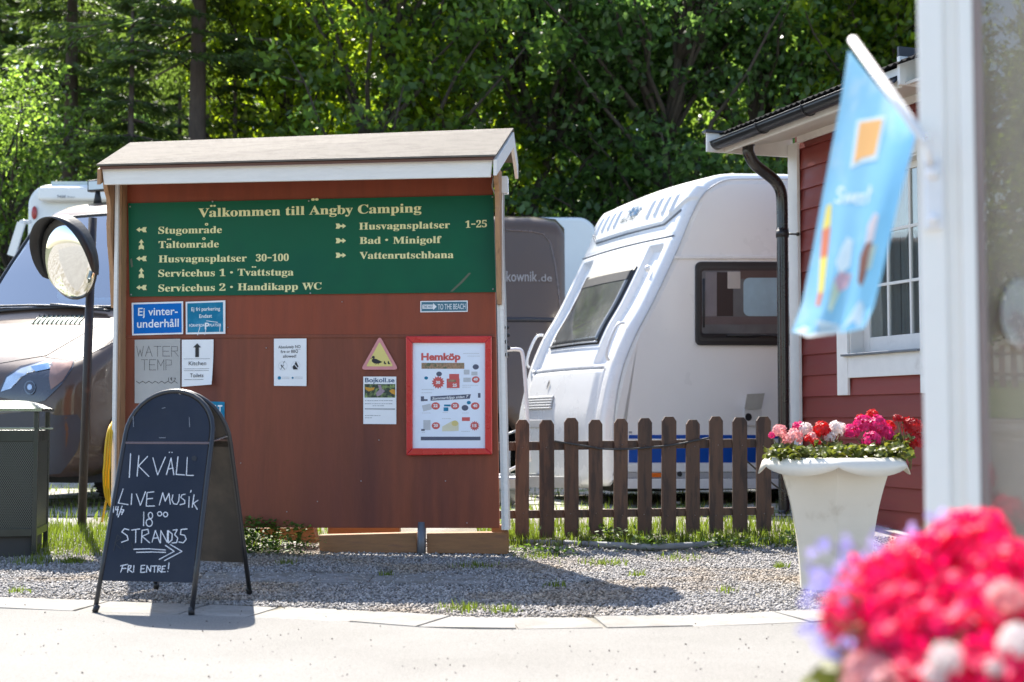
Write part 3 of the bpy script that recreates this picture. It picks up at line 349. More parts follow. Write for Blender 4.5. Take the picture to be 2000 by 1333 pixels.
# side road on the left
xs2 = list(np.linspace(-26, -4.9, 12)); V = []
grid('side_road', xs2, list(np.linspace(-10, 10.4, 22)), m_asph, dz=.008)
def inside_bed(x, y):
    yb = np.interp(x, [p.x for p in BK], [p.y for p in BK]); return (y > yb-.01) & (y < 9.9+.05*np.sin(x*3))
n = 92000
X = rng.uniform(-4.3, 3.0, n*2); Y = rng.uniform(6.2, 9.95, n*2)
ok = inside_bed(X, Y) & (np.abs(X) < .40*Y)
for (ax, ay, bx, by, dens) in []: pass
sl = ((X > -2.05) & (X < -.1) & (Y > 7.75) & (Y < 8.25)); ok &= ~(sl & (rng.random(n*2) < .45))
ok &= ~((Y > 9.3) & (rng.random(n*2) < .45))
X = X[ok][:n]; Y = Y[ok][:n]; n = len(X)
def stones(X, Y, r0, r1, z0=None):
    n = len(X); S = rng.uniform(r0, r1, n); dirs = np.array([(1, 0, 0), (0, 1, 0), (-1, 0, 0), (0, -1, 0), (0, 0, 1), (0, 0, -1)], float)
    P = dirs[None]*rng.uniform(.6, 1.25, (n, 6, 1))*np.array([1, 1, .75])
    P = P+rng.uniform(-.25, .25, (n, 6, 3)); a = rng.uniform(0, 2*np.pi, n); ca, sa = np.cos(a), np.sin(a); t = rng.uniform(-.6, .6, n)
    x = P[..., 0]*ca[:, None]-P[..., 1]*sa[:, None]; y = P[..., 0]*sa[:, None]+P[..., 1]*ca[:, None]; z = P[..., 2]+x*np.sin(t)[:, None]*.5
    Z = np.array([gz(a_, b_) for a_, b_ in zip(X, Y)]) if z0 is None else np.full(n, z0)
    V = np.stack([x*S[:, None]+X[:, None], y*S[:, None]+Y[:, None], z*S[:, None]+(Z+S*.25+rng.uniform(-.002, .008, n))[:, None]], -1).reshape(-1, 3)
    f = np.array([(0, 1, 4), (1, 2, 4), (2, 3, 4), (3, 0, 4), (1, 0, 5), (2, 1, 5), (3, 2, 5), (0, 3, 5)]); F = (f[None]+np.arange(n)[:, None, None]*6).reshape(-1, 3); return V, F
V, F = stones(X, Y, .0055, .0125)
o = link('gravel', mesh_np('gravel', V, F, [m_stone])); o['kind'] = 'stuff'; props(o, 'grey crushed gravel between the kerb slabs and the notice board', 'gravel')
# crumbs and cone scales strewn over the asphalt
m_crumb = M('dark_crumbs', (.05, .04, .035), .9)
n = 420; Y = rng.uniform(3.2, 6.9, n); X = rng.uniform(-.37, .30, n)*Y; V, F = stones(X, Y, .0015, .005, .005)
o = link('loose_grit', mesh_np('loose_grit', V, F, [m_crumb])); o['kind'] = 'stuff'; props(o, 'dark grit and crumbs scattered over the pale asphalt', 'grit')
# ------------------------------------------------------------------ grass and weeds
m_grass = M('grass_blade', (.12, .165, .025), .55, var=.2, vs=3, island=.45, trans=(.5, (1.5, 1.5, .9)))
m_weed = M('weed_leaf', (.10, .17, .03), .55, var=.2, vs=3, island=.4, trans=(.45, (1.4, 1.4, .8)))
def blades(name, pts, h0, h1, w, label, cat='grass', mat=None, lean=.5):
    pts = np.asarray(pts); n = len(pts); a = rng.uniform(0, 2*np.pi, n); h = rng.uniform(h0, h1, n); ww = w*rng.uniform(.6, 1.3, n)
    dx, dy = np.cos(a), np.sin(a); l = rng.uniform(0, lean, n)*h; b = rng.uniform(0, 2*np.pi, n); lx, ly = np.cos(b)*l, np.sin(b)*l
    Z = np.array([gz(p[0], p[1]) for p in pts])+(pts[:, 2] if pts.shape[1] > 2 else 0)
    x, y = pts[:, 0], pts[:, 1]
    P = [np.stack([x-dx*ww, y-dy*ww, Z-.005], -1), np.stack([x+dx*ww, y+dy*ww, Z-.005], -1), np.stack([x+dx*ww*.8+lx*.35, y+dy*ww*.8+ly*.35, Z+h*.55], -1), np.stack([x-dx*ww*.8+lx*.35, y-dy*ww*.8+ly*.35, Z+h*.55], -1), np.stack([x+lx, y+ly, Z+h], -1)]
    V = np.stack(P, 1).reshape(-1, 3); b_ = np.arange(n)[:, None]*5
    F = np.concatenate([b_+np.array([[0, 1, 2]]), b_+np.array([[0, 2, 3]]), b_+np.array([[3, 2, 4]])])
    o = link(name, mesh_np(name, V, F, [mat or m_grass])); o['kind'] = 'stuff'; return props(o, label, cat)
def strip(n, x0, x1, y0, y1, dens=None):
    return np.stack([rng.uniform(x0, x1, n), rng.uniform(y0, y1, n)], -1)
def clump(cx, cy, r, n): q = rng.normal(0, 1, (n, 2))*r; return q+np.array([cx, cy])
gp = [strip(5000, -.25, 2.3, 9.62, 10.6), strip(700, -.2, 2.0, 9.5, 9.75)]+[clump(random.uniform(-.2, 2.2), random.uniform(9.6, 9.9), .05, 90) for _ in range(16)]
blades('grass', np.concatenate(gp), .02, .10, .003, 'sunlit green grass along the foot of the picket fence')
blades('grass', np.concatenate([strip(4200, -3.9, -2.6, 9.1, 10.4), clump(-2.9, 8.75, .1, 160), strip(2500, -3.4, -1.2, 9.5, 10.6)]), .02, .085, .003, 'shaded grass round the black mirror pole and the litter bin')
blades('grass', np.concatenate([strip(3500, -6.5, 5, 10.7, 12.6), strip(2500, -6, 5, 12.6, 16.5)]), .03, .09, .005, 'patchy grass under the parked van and the caravan')
g = lambda x, y: tuple(atZ(x, y))[:2]
tuft = []
for (px, py, r, n) in [(145, 1102, .07, 220), (1085, 1150, .05, 60), (1245, 1128, .04, 60), (1525, 1112, .035, 90), (905, 1195, .09, 160), (985, 1199, .06, 90), (930, 1110, .12, 120), (760, 1128, .04, 50), (1180, 1105, .12, 150), (1050, 1092, .12, 160), (1330, 1095, .15, 120), (1420, 1160, .05, 40), (40, 1160, .05, 60), (560, 1105, .06, 60), (1260, 1060, .2, 220)]:
    c = g(px, py); tuft.append(clump(c[0], c[1], r*.6, n))
blades('grass', np.concatenate(tuft), .015, .055, .003, 'small tufts of grass and moss growing in the gravel')
# broad-leaved weeds
def weeds(name, spots, label, h=.16, mat=None):
    V = []; F = []
    for (cx, cy, r, n, hh) in spots:
        for _ in range(n):
            a = random.uniform(0, 6.28); d = abs(random.gauss(0, r)); x = cx+d*math.cos(a); y = cy+d*math.sin(a)*.6; z = gz(x, y)+random.uniform(.01, hh)
            s = random.uniform(.014, .036); ax = Vector((random.uniform(-1, 1), random.uniform(-1, 1), random.uniform(-.2, .6))).normalized(); sd = ax.cross(Vector((random.uniform(-.3, .3), random.uniform(-.3, .3), 1))).normalized()*s*.45
            p = Vector((x, y, z)); b = len(V); V += [p, p+ax*s*.6+sd, p+ax*s*1.3, p+ax*s*.6-sd]; F.append((b, b+1, b+2, b+3))
    o = link(name, mesh_np(name, V, F, [mat or m_weed])); o['kind'] = 'stuff'; return props(o, label, 'weeds')
c = [g(x, y) for x, y in ((500, 1085), (545, 1080), (590, 1085), (470, 1090))]
weeds('weeds', [(c[0][0], 9.25, .12, 420, .24), (c[1][0], 9.3, .10, 300, .2), (c[2][0], 9.15, .08, 220, .2), (c[3][0], 9.35, .12, 260, .22), (-1.95, 9.5, .2, 300, .2)], 'leafy weeds growing under the left half of the notice board')
weeds('weeds', [(g(1265, 1075)[0], 9.4, .12, 200, .10), (g(1180, 1060)[0], 9.6, .2, 200, .12), (g(1090, 1090)[0], 9.2, .12, 110, .05), (.1, 9.3, .1, 60, .05), (1.4, 9.5, .2, 150, .08), (1.9, 9.55, .15, 140, .1)], 'low weeds and creepers along the grey edging pipe')

# ------------------------------------------------------------------ the notice board
m_red = M('red_board', (.27, .060, .026), .55, var=.14, spec=.3, vs=5, bump=.15, bs=90, stretch=(3, 3, .35), c2=(.24, .058, .030), c2s=1.1, c2t=.5, c2w=.2)
m_redl = M('red_board_low', (.24, .068, .034), .55, spec=.3, var=.18, vs=5, bump=.15, bs=90, stretch=(3, 3, .35), c2=(.14, .045, .032), c2s=1.3, c2t=.55, c2w=.22)
m_white = M('white_paint_wood', (.78, .75, .70), .6, var=.06, vs=12, bump=.15, bs=60, stretch=(.6, 1, 4), c2=(.52, .46, .40), c2s=5, c2t=.7, c2w=.07)
m_wood = M('raw_wood', (.40, .22, .11), .7, var=.18, vs=7, stretch=(8, 8, 1), bump=.2, bs=60, c2=(.26, .14, .075), c2s=3, c2t=.62)
m_beam = M('timber_beam', (.28, .14, .06), .75, var=.2, vs=9, stretch=(1, 6, 9), bump=.3, bs=50, c2=(.22, .11, .06), c2s=3, c2t=.6)
m_felt = M('roof_board', (.17, .145, .118), .85, var=.15, vs=25, stretch=(1, 3, 3), bump=.5, bs=160, c2=(.135, .112, .09), c2s=6, c2t=.55)
m_steel = M('grey_steel', (.16, .17, .19), .5, .6, var=.15)
m_screw = M('screw', (.5, .5, .5), .4, .8)
AY = R(5.9)
K = Plane(atY(605, 820, 9.3), (math.cos(AY), -math.sin(AY), 0))
KD = Vector((math.sin(AY), math.cos(AY), 0))
nb = thing('notice_board', K.w(0, -(CAMH), -.05)+Vector((0, 0, 0)), 'large red-brown wooden notice board under a small pitched roof with white fascia', 'notice board', -AY)
def kbox(name, mat, pts, off0, off1, bevel=.003, parent=nb):   # pts: outline on the front plane (photo points), between two depths
    mb = MB(); P = [K.at(x, y, off0) for x, y in pts]; mb.prism(P, K.n*(off1-off0)); return mb.build(name, mat, parent, bevel=bevel)
kbox('panel', m_red, [(243, 340), (962, 340), (969, 657), (242, 659)], 0, -.012)
kbox('panel', m_redl, [(242, 660.5), (969, 658.5), (976, 1032), (236, 1031)], -.002, -.016)
kbox('batten', m_redl, [(242, 655), (969, 653.5), (969, 660), (242, 661.5)], -.012, .005)
# side boards
def side_board(name, xt, xb, yt, yb, d0, d1, th, mat):
    a = K.uv(xt, yt, d0); b = K.uv(xb, yb, d0)
    mb = MB(); lo = [K.w(b[0]-th/2, b[1], d0), K.w(b[0]+th/2, b[1], d0), K.w(b[0]+th/2, b[1], d1), K.w(b[0]-th/2, b[1], d1)]
    hi = [K.w(a[0]-th/2, a[1], d0), K.w(a[0]+th/2, a[1], d0), K.w(a[0]+th/2, a[1], d1), K.w(a[0]-th/2, a[1], d1)]
    mb.hexa(lo, hi); return mb.build(name, mat, nb, bevel=.003)
u0 = K.uv(243, 500)[0]
side_board('post', 235, 228, 350, 1045, .10, -.06, .02, m_wood)
side_board('edge_board', 228, 219, 350, 1045, .125, -.06, .024, m_white)
side_board('post', 970, 984, 345, 1036, .02, -.08, .03, m_white)
side_board('edge_board', 975, 989.5, 345, 1036, .05, -.05, .028, m_white)
# corbels carrying the roof: curved outline seen from the side
def corbel(px, th, mat, sgn):
    prof = [(.01, 600), (.03, 560), (.05, 520), (.09, 480), (.11, 440), (.10, 415), (.12, 390), (.17, 372), (.19, 345), (-.02, 345)]
    P = []; uu = K.uv(px, 480, 0)[0]
    for d, y in prof:
        v = K.uv(600, y, 0)[1]; P.append(K.w(uu-th/2, v, d+.06))
    P.append(K.w(uu-th/2, K.uv(600, 600, 0)[1], .0)); mb = MB(); mb.prism(P, K.x*th); return mb.build('bracket', mat, nb, bevel=.004)
corbel(230, .030, m_wood, 1); corbel(977, .032, m_wood, -1)
# roof
FD = .40   # how far the eave stands out
kbox('fascia', m_white, [(199, 329), (962, 312), (958, 346), (203, 361)], FD+.022, FD, .003)
e0 = K.uv(188, 326, FD+.06); e1 = K.uv(969, 307, FD+.06); r0 = K.uv(254, 283, -.10); r1 = K.uv(1003, 255, -.10)
def roofq(e0, e1, r0, r1, f, b, th, dz): 
    mb = MB(); P = [K.w(*e0, f), K.w(*e1, f), K.w(*r1, b), K.w(*r0, b)]; up = Vector((0, 0, dz)); mb.hexa([p+up for p in P], [p+up+Vector((0, 0, th)) for p in P]); return mb
roofq(e0, e1, r0, r1, FD+.06, -.10, .012, .004).build('roof_board', m_felt, nb, bevel=.002)
m_under = M('roof_underlay', (.13, .06, .04), .8)
roofq((e0[0]+.02, e0[1]), (e1[0]-.02, e1[1]), (r0[0]+.02, r0[1]), (r1[0]-.02, r1[1]), FD+.05, -.10, .018, -.016).build('roof_deck', m_under, nb)
bk0 = (r0[0], r0[1]-.16); bk1 = (r1[0], r1[1]-.16)
roofq(r0, r1, bk0, bk1, -.104, -.42, .012, .004).build('roof_board', m_felt, nb, bevel=.002)
for (e, r, b, nm) in ((e1, r1, bk1, 1), (e0, r0, bk0, 0)):   # rake boards
    dx = -.02 if nm else .02; wdt = .10
    for (p, q, d0, d1) in ((e, r, FD+.04, -.10), (r, b, -.10, -.40)):
        mb = MB(); t = .022 if nm else -.022
        A = K.w(p[0]+dx, p[1]-.012, d0); B = K.w(q[0]+dx, q[1]-.012, d1); dn = Vector((0, 0, -wdt)); mb.prism([A, B, B+dn, A+dn], K.x*t); mb.build('rake_board', m_white if nm else m_wood, nb, bevel=.002)
# foot: timber beams and a steel tube behind and under the panel
kbox('foot_beam', m_beam, [(622, 1046), (813, 1041), (815, 1080), (624, 1084)], -.02, -.12, .004)
kbox('foot_beam', m_beam, [(833, 1042), (991, 1040), (991, 1083), (834, 1081)], -.02, -.12, .004)
kbox('foot_beam', m_beam, [(505, 1032), (612, 1031), (618, 1062), (509, 1050)], -.18, -.28, .004)
kbox('foot_beam', m_beam, [(640, 1028), (780, 1028), (780, 1044), (640, 1044)], -.30, -.36, .004)
kbox('foot_beam', m_beam, [(960, 1026), (990, 1026), (990, 1041), (960, 1041)], -.05, -.12, .003)
mb = MB(); a = K.at(824, 1020, -.02); b = K.at(823, 1088, .0); mb.tube([b-Vector((0, 0, .05)), a], .028, 12); mb.build('foot_tube', m_steel, nb)
mb = MB()
for (x, y) in ((300, 700), (520, 680), (445, 640), (640, 560), (740, 860), (668, 590), (860, 600), (470, 905), (620, 980), (912, 1022), (330, 700), (560, 1000), (705, 940), (870, 940)):
    mb.lathe([(.004, 0), (.0035, .003), (0, .004)], K.at(x, y, .002), 8, axis=K.n)
mb.build('screw_heads', m_screw, nb)
# electric box with its cable on the right hand post
eb = thing('junction_box', K.at(985, 360, -.02), 'small white junction box on top of the notice board right post, cable running down', 'junction box', -AY)
kb = lambda n, m, p, a, b, par, bv=.002: kbox(n, m, p, a, b, bv, par)
m_plw = M('white_plastic', (.74, .74, .72), .4, var=.03)
kb('box', m_plw, [(975, 344), (991, 344), (991.5, 377), (977, 378)], .055, -.02, eb)
m_cab = M('grey_cable', (.45, .44, .42), .5)
mb = MB(); mb.tube(smoothpts([K.at(x, y, .058) for x, y in ((984, 378), (984, 450), (985.5, 520), (988, 600), (989, 660), (990, 700))], 5), .004, 6)
mb.tube(smoothpts([K.at(x, y, .06) for x, y in ((964, 348), (962, 365), (967, 378), (968, 385))], 5), .006, 6); mb.build('cable', m_cab, eb)
m_blk = M('black_plastic', (.018, .018, .02), .45, var=.1)
mb = MB()
for i, (x, y) in enumerate(((990, 640), (992, 655), (989, 668), (993, 680), (990, 693))): mb.ball(K.at(x, y, .04), .014, 8)
mb.build('plug', m_blk, eb)
# yellow hose on the left side
m_yel = M('yellow_hose', (.72, .42, .01), .45)
hs = thing('hose', K.at(218, 830, .02), 'coiled yellow hose hanging on the left side of the notice board', 'hose', -AY)
mb = MB(); c = K.uv(219, 905, .06)
for k in range(3):
    P = [K.w(c[0]+.005-.010*k+.02*math.cos(t*.9), c[1]+(.30-.02*k)*math.sin(t), .03+(.13+.02*k)*math.cos(t)) for t in np.linspace(0, 2*math.pi, 33)[:-1]]
    mb.tube(P, .008, 7, closed=True)
mb.build('coil', m_yel, hs)
mb = MB(); mb.tube(smoothpts([K.at(x, y, .06) for x, y in ((212, 960), (206, 985), (202, 1005), (199, 1020))], 4), .008, 7); mb.build('loose_end', m_yel, hs)

# ------------------------------------------------------------------ signs on the board
def sheet(name, pts, mat, label, cat, off=.006, th=.002, group=None, bevel=0):
    c = K.at(sum(p[0] for p in pts)/len(pts), sum(p[1] for p in pts)/len(pts), off)
    mb = MB(); mb.prism([K.at(x, y, off) for x, y in pts], -K.n*th)
    o = mb.build(name, mat, None, loc=c, rz=-AY, bevel=bevel); return props(o, label, cat, group)
m_green = M('green_enamel', (.0, .098, .043), .45, var=.12, vs=1.5, spec=.25, c2=(.0, .082, .042), c2s=1.2)
m_gold = M('cream_lettering', (.80, .74, .36), .5, var=.05)
gs = sheet('welcome_sign', [(250, 397.5), (620, 389), (963, 381.5), (969, 571), (620, 575), (253, 580)], m_green, 'wide dark green sign with cream serif lettering, the camping directions', 'sign', .014, .008)
mb = MB()
T = lambda s, a, b, c_, **k: put_text(mb, K, s, a, b, c_, .016, True, **k)
T('Välkommen till Ängby Camping', (387, 424.5), (823, 415), 24.5); mb.build('lettering', m_gold, gs); mb = MB()
for s, x0, y0, x1, y1 in (('Stugområde', 309, 457, 433.5, 455.5), ('Tältområde', 309.5, 485, 427.5, 483.5), ('Husvagnsplatser', 309.5, 513, 482, 511), ('30-100', 499.5, 511, 564, 510), ('Servicehus 1 •', 309, 541, 455, 539.5), ('Tvättstuga', 464, 539, 573.5, 538.5), ('Servicehus 2 •', 309, 570, 455, 568), ('Handikapp', 464, 567.5, 582, 566.5), ('WC', 590, 566.5, 628, 565.5),
                          ('Husvagnsplatser', 701, 449, 879, 446), ('1-25', 909, 445.5, 951, 444), ('Bad •', 702, 477, 758, 476), ('Minigolf', 767.5, 476.5, 862.5, 475), ('Vattenrutschbana', 702, 506, 886, 504.5)):
    T(s, (x0, y0), (x1, y1), 19.5); mb.build('lettering', m_gold, gs); mb = MB()
def arrow(cx, cy, d):   # feathered arrow, drawn pointing left then turned
    P1 = [(-10, 0), (-3, -5), (-3, -1.8), (3, -1.8), (3, 1.8), (-3, 1.8), (-3, 5)]; P2 = [(0, 0), (3.5, -5), (10.5, -5), (8.5, 0), (10.5, 5), (3.5, 5)]
    for k, P in enumerate((P1, P2)):
        Q = []
        for x, y in P:
            if d == 'r': x = -x
            if d == 'u': x, y = y, x
            Q.append((cx+x, cy+y))
        px_poly(mb, K, Q, .016+.0003*k, 0)
for y, d in ((449, 'l'), (477.5, 'u'), (505.5, 'l'), (533.5, 'u'), (562, 'l')): arrow(276, y, d)
for y in (442, 470.5, 499): arrow(666, y, 'r')
mb.build('arrows', m_gold, gs)
mb = MB()
for x, y in ((254, 404), (256, 576), (415, 394), (962, 385), (963, 565), (606, 573), (603, 393)): mb.lathe([(.006, 0), (.005, .003), (0, .004)], K.at(x, y, .0145), 8, axis=K.n)
mb.build('screw_heads', m_screw, gs)
mb = MB(); px_poly(mb, K, [(254, 507), (257.5, 505), (260, 521), (256, 523)], .0155); px_poly(mb, K, [(879, 570), (898, 552), (916, 533), (920, 534), (904, 552), (884, 570)], .0155)
mb.build('scuff_marks', M('scuff', (.11, .13, .085), .7), gs)

m_paper = M('white_paper', (.72, .74, .76), .55, var=.04, vs=5)
m_blue = M('sign_blue', (.0, .14, .50), .5, var=.06, spec=.15)
m_teal = M('sign_teal', (.004, .18, .32), .5, spec=.2, var=.10, c2=(.03, .24, .40), c2s=9)
m_ink = M('ink_black', (.02, .02, .022), .6); m_grey = M('ink_grey', (.30, .31, .33), .6); m_lgrey = M('pale_grey_ink', (.52, .54, .56), .6)
m_wt = M('print_white', (.82, .83, .84), .5)
o = sheet('road_sign', [(257, 592), (357.5, 589), (357.5, 653), (258, 655.5)], m_wt, 'blue sign with white letters reading Ej vinter-underhåll', 'sign', .012, .003)
mb = MB(); px_poly(mb, K, [(260.5, 595), (354.5, 592.5), (355, 650), (261, 652.5)], .0128); mb.build('sign_face', m_blue, o)
mb = MB(); put_text(mb, K, 'Ej vinter-', (269.5, 617), (347, 615), 15, .0138, bold=.012); put_text(mb, K, 'underhåll', (267.5, 640.5), (349, 638.5), 15.5, .0138, bold=.012); mb.build('lettering', m_wt, o)
o = sheet('road_sign', [(362.5, 590), (440, 587), (440, 652.5), (363, 653.5)], m_wt, 'teal blue scratched parking sign headed Ej fri parkering', 'sign', .011, .003)
mb = MB(); px_poly(mb, K, [(365.5, 593), (435.5, 590.5), (436, 648.5), (366, 650)], .0118); mb.build('sign_face', m_teal, o)
mb = MB(); put_text(mb, K, 'Ej fri parkering', (373.5, 608), (430, 606.5), 7, .0128, bold=.015); put_text(mb, K, 'Endast', (389, 621.5), (414, 620.5), 7, .0128, bold=.015)
put_text(mb, K, 'FÖRHYRDA', (369.5, 639), (400, 638), 5, .0128, bold=.015); put_text(mb, K, 'PLATSER', (409, 638), (432, 637.5), 5, .0128, bold=.015); put_text(mb, K, 'P', (400, 643), (408.5, 643), 12, .013, bold=.03)
strokes(mb, K, [[(391, 637), (386, 655)], [(402, 644), (400, 654)], [(403, 627), (425, 630)], [(430, 634), (429, 648)]], 1.2, .0126); mb.build('lettering', m_wt, o)
m_galv = M('grey_board_sheet', (.44, .43, .41), .7, var=.08, vs=4)
o = sheet('temperature_notice', [(263, 664), (352, 662), (352, 790), (263, 788)], m_galv, 'grey handwritten sheet headed WATER TEMP with a wavy line', 'notice', .010, .003)
mb = MB(); D = .0112
def dotted(S, k=.55, r=.75):
    for (x0, y0), (x1, y1) in S:
        n = max(int(math.hypot(x1-x0, y1-y0)*k), 2)
        for i in range(n+1): px_circ(mb, K, x0+(x1-x0)*i/n, y0+(y1-y0)*i/n, r, D, 0, 5)
def L_(ch, x, y, w_, h):
    q = {'W': [(0, 0, .25, 1), (.25, 1, .5, .35), (.5, .35, .75, 1), (.75, 1, 1, 0)], 'A': [(0, 1, .5, 0), (.5, 0, 1, 1), (.2, .6, .8, .6)], 'T': [(0, 0, 1, 0), (.5, 0, .5, 1)], 'E': [(0, 0, 0, 1), (0, 0, 1, 0), (0, .5, .8, .5), (0, 1, 1, 1)], 'R': [(0, 0, 0, 1), (0, 0, .9, .05), (.9, .05, .9, .45), (.9, .45, 0, .5), (.4, .5, 1, 1)], 'M': [(0, 1, 0, 0), (0, 0, .5, .6), (.5, .6, 1, 0), (1, 0, 1, 1)], 'P': [(0, 0, 0, 1), (0, 0, .9, .05), (.9, .05, .9, .5), (.9, .5, 0, .55)]}[ch]
    dotted([((x+a*w_, y+b*h), (x+c_*w_, y+d*h)) for a, b, c_, d in q])
for i, ch in enumerate('WATER'): L_(ch, 267+i*17, 677, 13, 19)
for i, ch in enumerate('TEMP'): L_(ch, 276+i*16, 703, 12, 20)
wav = [(266+i*6.2, 747+(2 if i % 2 else -2)) for i in range(14)]
strokes(mb, K, [wav, [(329, 738), (329, 744)], [(333, 739), (335.5, 738), (335, 744)], [(333.5, 739), (333.5, 741.5), (335, 741.5)], [(338, 744)], [(339.5, 739), (343, 739), (340.5, 744.5)]], 1.0, D)
mb.build('handwriting', m_ink, o)
m_paper2 = M('curling_paper', (.86, .87, .88), .5, var=.03)
# paper notices (the first curls away at its right corner)
c = K.at(385, 708, .008); mb = MB(); nx, ny = 6, 10; V = []
for j in range(ny+1):
    for i in range(nx+1):
        u, v = i/nx, j/ny; x = 355+(417-355)*u-(4*v*v*u); y = (664+(-.5)*u)+(92-2*u)*v-2*u*v*v; V.append(K.at(x, y, .009+.05*(u**7)*(v**5)))
mb.add(V, [(j*(nx+1)+i, j*(nx+1)+i+1, (j+1)*(nx+1)+i+1, (j+1)*(nx+1)+i) for j in range(ny) for i in range(nx)], 0, True)
o = props(mb.build('paper_notice', m_paper2, None, loc=c, rz=-AY), 'white paper with a black up arrow, Kitchen and Toilets, its corner curling', 'notice')
mb = MB(); px_poly(mb, K, [(385, 671), (392.5, 679), (388.3, 679), (388.3, 698), (381.3, 698), (381.3, 679), (377, 679)], .0125)
put_text(mb, K, 'Kitchen', (368.5, 714), (402.5, 713.5), 7.8, .013, bold=0); put_text(mb, K, 'Toilets', (371, 737.5), (397, 737), 7.6, .0135, bold=0)
strokes(mb, K, [[(359, 701.5), (410, 701)], [(359, 721), (410, 720.5)], [(359, 724.5), (409, 724)], [(360, 742), (408, 741.5)]], .5, .0125); mb.build('lettering', m_ink, o)
o = sheet('paper_notice', [(535, 662), (598.5, 661.5), (598.5, 754.5), (535, 754)], m_paper2, 'white notice reading Absolutely NO fire or BBQ allowed with two crossed-out symbols', 'notice', .010, .001)
mb = MB(); put_text(mb, K, 'Absolutely NO', (543.5, 681), (587, 680), 5.5, .0112); put_text(mb, K, 'fire or BBQ', (548, 690), (582, 689), 5.5, .0112); put_text(mb, K, 'allowed!', (552.5, 699), (578.5, 698.5), 5.5, .0112)
strokes(mb, K, [[(577.5, 682.6), (586.5, 682.4)]], .6, .0112)
px_poly(mb, K, [(548, 713), (555, 713), (552, 718), (549, 716)], .0112); strokes(mb, K, [[(551, 717), (548, 722)], [(552, 717), (556, 722)], [(553, 710), (556, 706)]], 1, .0112)
px_poly(mb, K, [(578, 706), (583, 716), (581, 722), (573, 722), (571, 717), (575, 712)], .0112)
mb.build('lettering', m_ink, o)
mb = MB(); strokes(mb, K, [[(546.5, 708), (558.5, 722)], [(571.5, 708), (583.5, 722)]], 1.3, .0117); mb.build('strike_lines', m_wt, o)
mb = MB()
for cx in (552.5, 577.5):
    P = [(cx+8.5*math.cos(t), 715+8.5*math.sin(t)) for t in np.linspace(0, 2*math.pi, 25)]; strokes(mb, K, [P], .5, .0115)
for y in (737, 739.5): strokes(mb, K, [[(551, y), (565, y)], [(575, y), (591, y)]], .8, .0115)
mb.build('fine_print', m_lgrey, o)
mb = MB(); px_star(mb, K, 545.5, 738.5, 4, 2.8, 8, .0115); px_circ(mb, K, 571.5, 738.5, 2, .0115); mb.build('emblem', m_teal, o)
# to the beach sticker
m_beach = M('beach_teal', (.05, .16, .22), .4, var=.1)
o = sheet('sticker', [(821, 588.5), (913.5, 587.5), (913.5, 609.5), (821, 610.5)], m_wt, 'small teal and white sticker with an arrow reading TO THE BEACH', 'sticker', .006, .001)
mb = MB(); px_poly(mb, K, [(823, 590.5), (911.5, 589.5), (911.5, 607.5), (823, 608.5)], .0068); mb.build('sticker_face', m_beach, o)
mb = MB(); put_text(mb, K, 'TO THE BEACH', (855, 605), (909, 604), 10.5, .0076, bold=.0); px_poly(mb, K, [(825, 595.5), (846, 595.5), (846, 592.5), (853, 599.5), (846, 606), (846, 603.5), (825, 603.5)], .0074); mb.build('lettering', m_wt, o)
mb = MB(); put_text(mb, K, 'THIS WAY', (826.5, 602), (845.5, 602), 5, .0082, bold=.02); mb.build('lettering', m_beach, o)
# duck warning triangle
m_pink = M('faded_pink', (.66, .27, .27), .5, var=.08, vs=9); m_dyel = M('faded_yellow', (.74, .62, .20), .5, var=.06, vs=9)
def rtri(cx, top, bot, hw, r, n=5):
    A = [(cx, top), (cx+hw, bot), (cx-hw, bot)]; out = []
    for i in range(3):
        p = Vector(A[i]); a = (Vector(A[i-1])-p).normalized(); b = (Vector(A[(i+1) % 3])-p).normalized()
        for k in range(n+1):
            t = k/n; q0 = p+a*r; q1 = p+b*r; q = (1-t)**2*q0+2*t*(1-t)*p+t*t*q1; out.append((q.x, q.y))
    return out
o = sheet('warning_sign', rtri(741.5, 656, 722.5, 37, 9), m_pink, 'faded pink and yellow triangular warning sign showing a duck with ducklings', 'sign', .009, .003)
mb = MB(); px_poly(mb, K, rtri(741.5, 668, 716, 26.5, 4), .0098); mb.build('sign_face', m_dyel, o)
mb = MB(); px_poly(mb, K, [(725.5, 700), (727.5, 695.7), (731, 695.5), (732, 698.5), (731.5, 701), (735, 701.5), (740, 704), (747, 707.5), (743.5, 709), (739, 710.8), (731, 710.3), (726.5, 707), (726, 703), (729, 700.5)], .0106)
px_poly(mb, K, [(725, 699.5), (723, 700.5), (725.8, 701.5)], .0106)
strokes(mb, K, [[(735, 710), (734, 712.5)], [(739, 710), (738.5, 712.5)]], 1, .0106)
for x in (750, 757.5): px_poly(mb, K, [(x, 706), (x+2, 705.5), (x+2.2, 708), (x+5, 711.5), (x+1.5, 712), (x-.5, 710)], .0106)
mb.build('duck_family', m_ink, o)
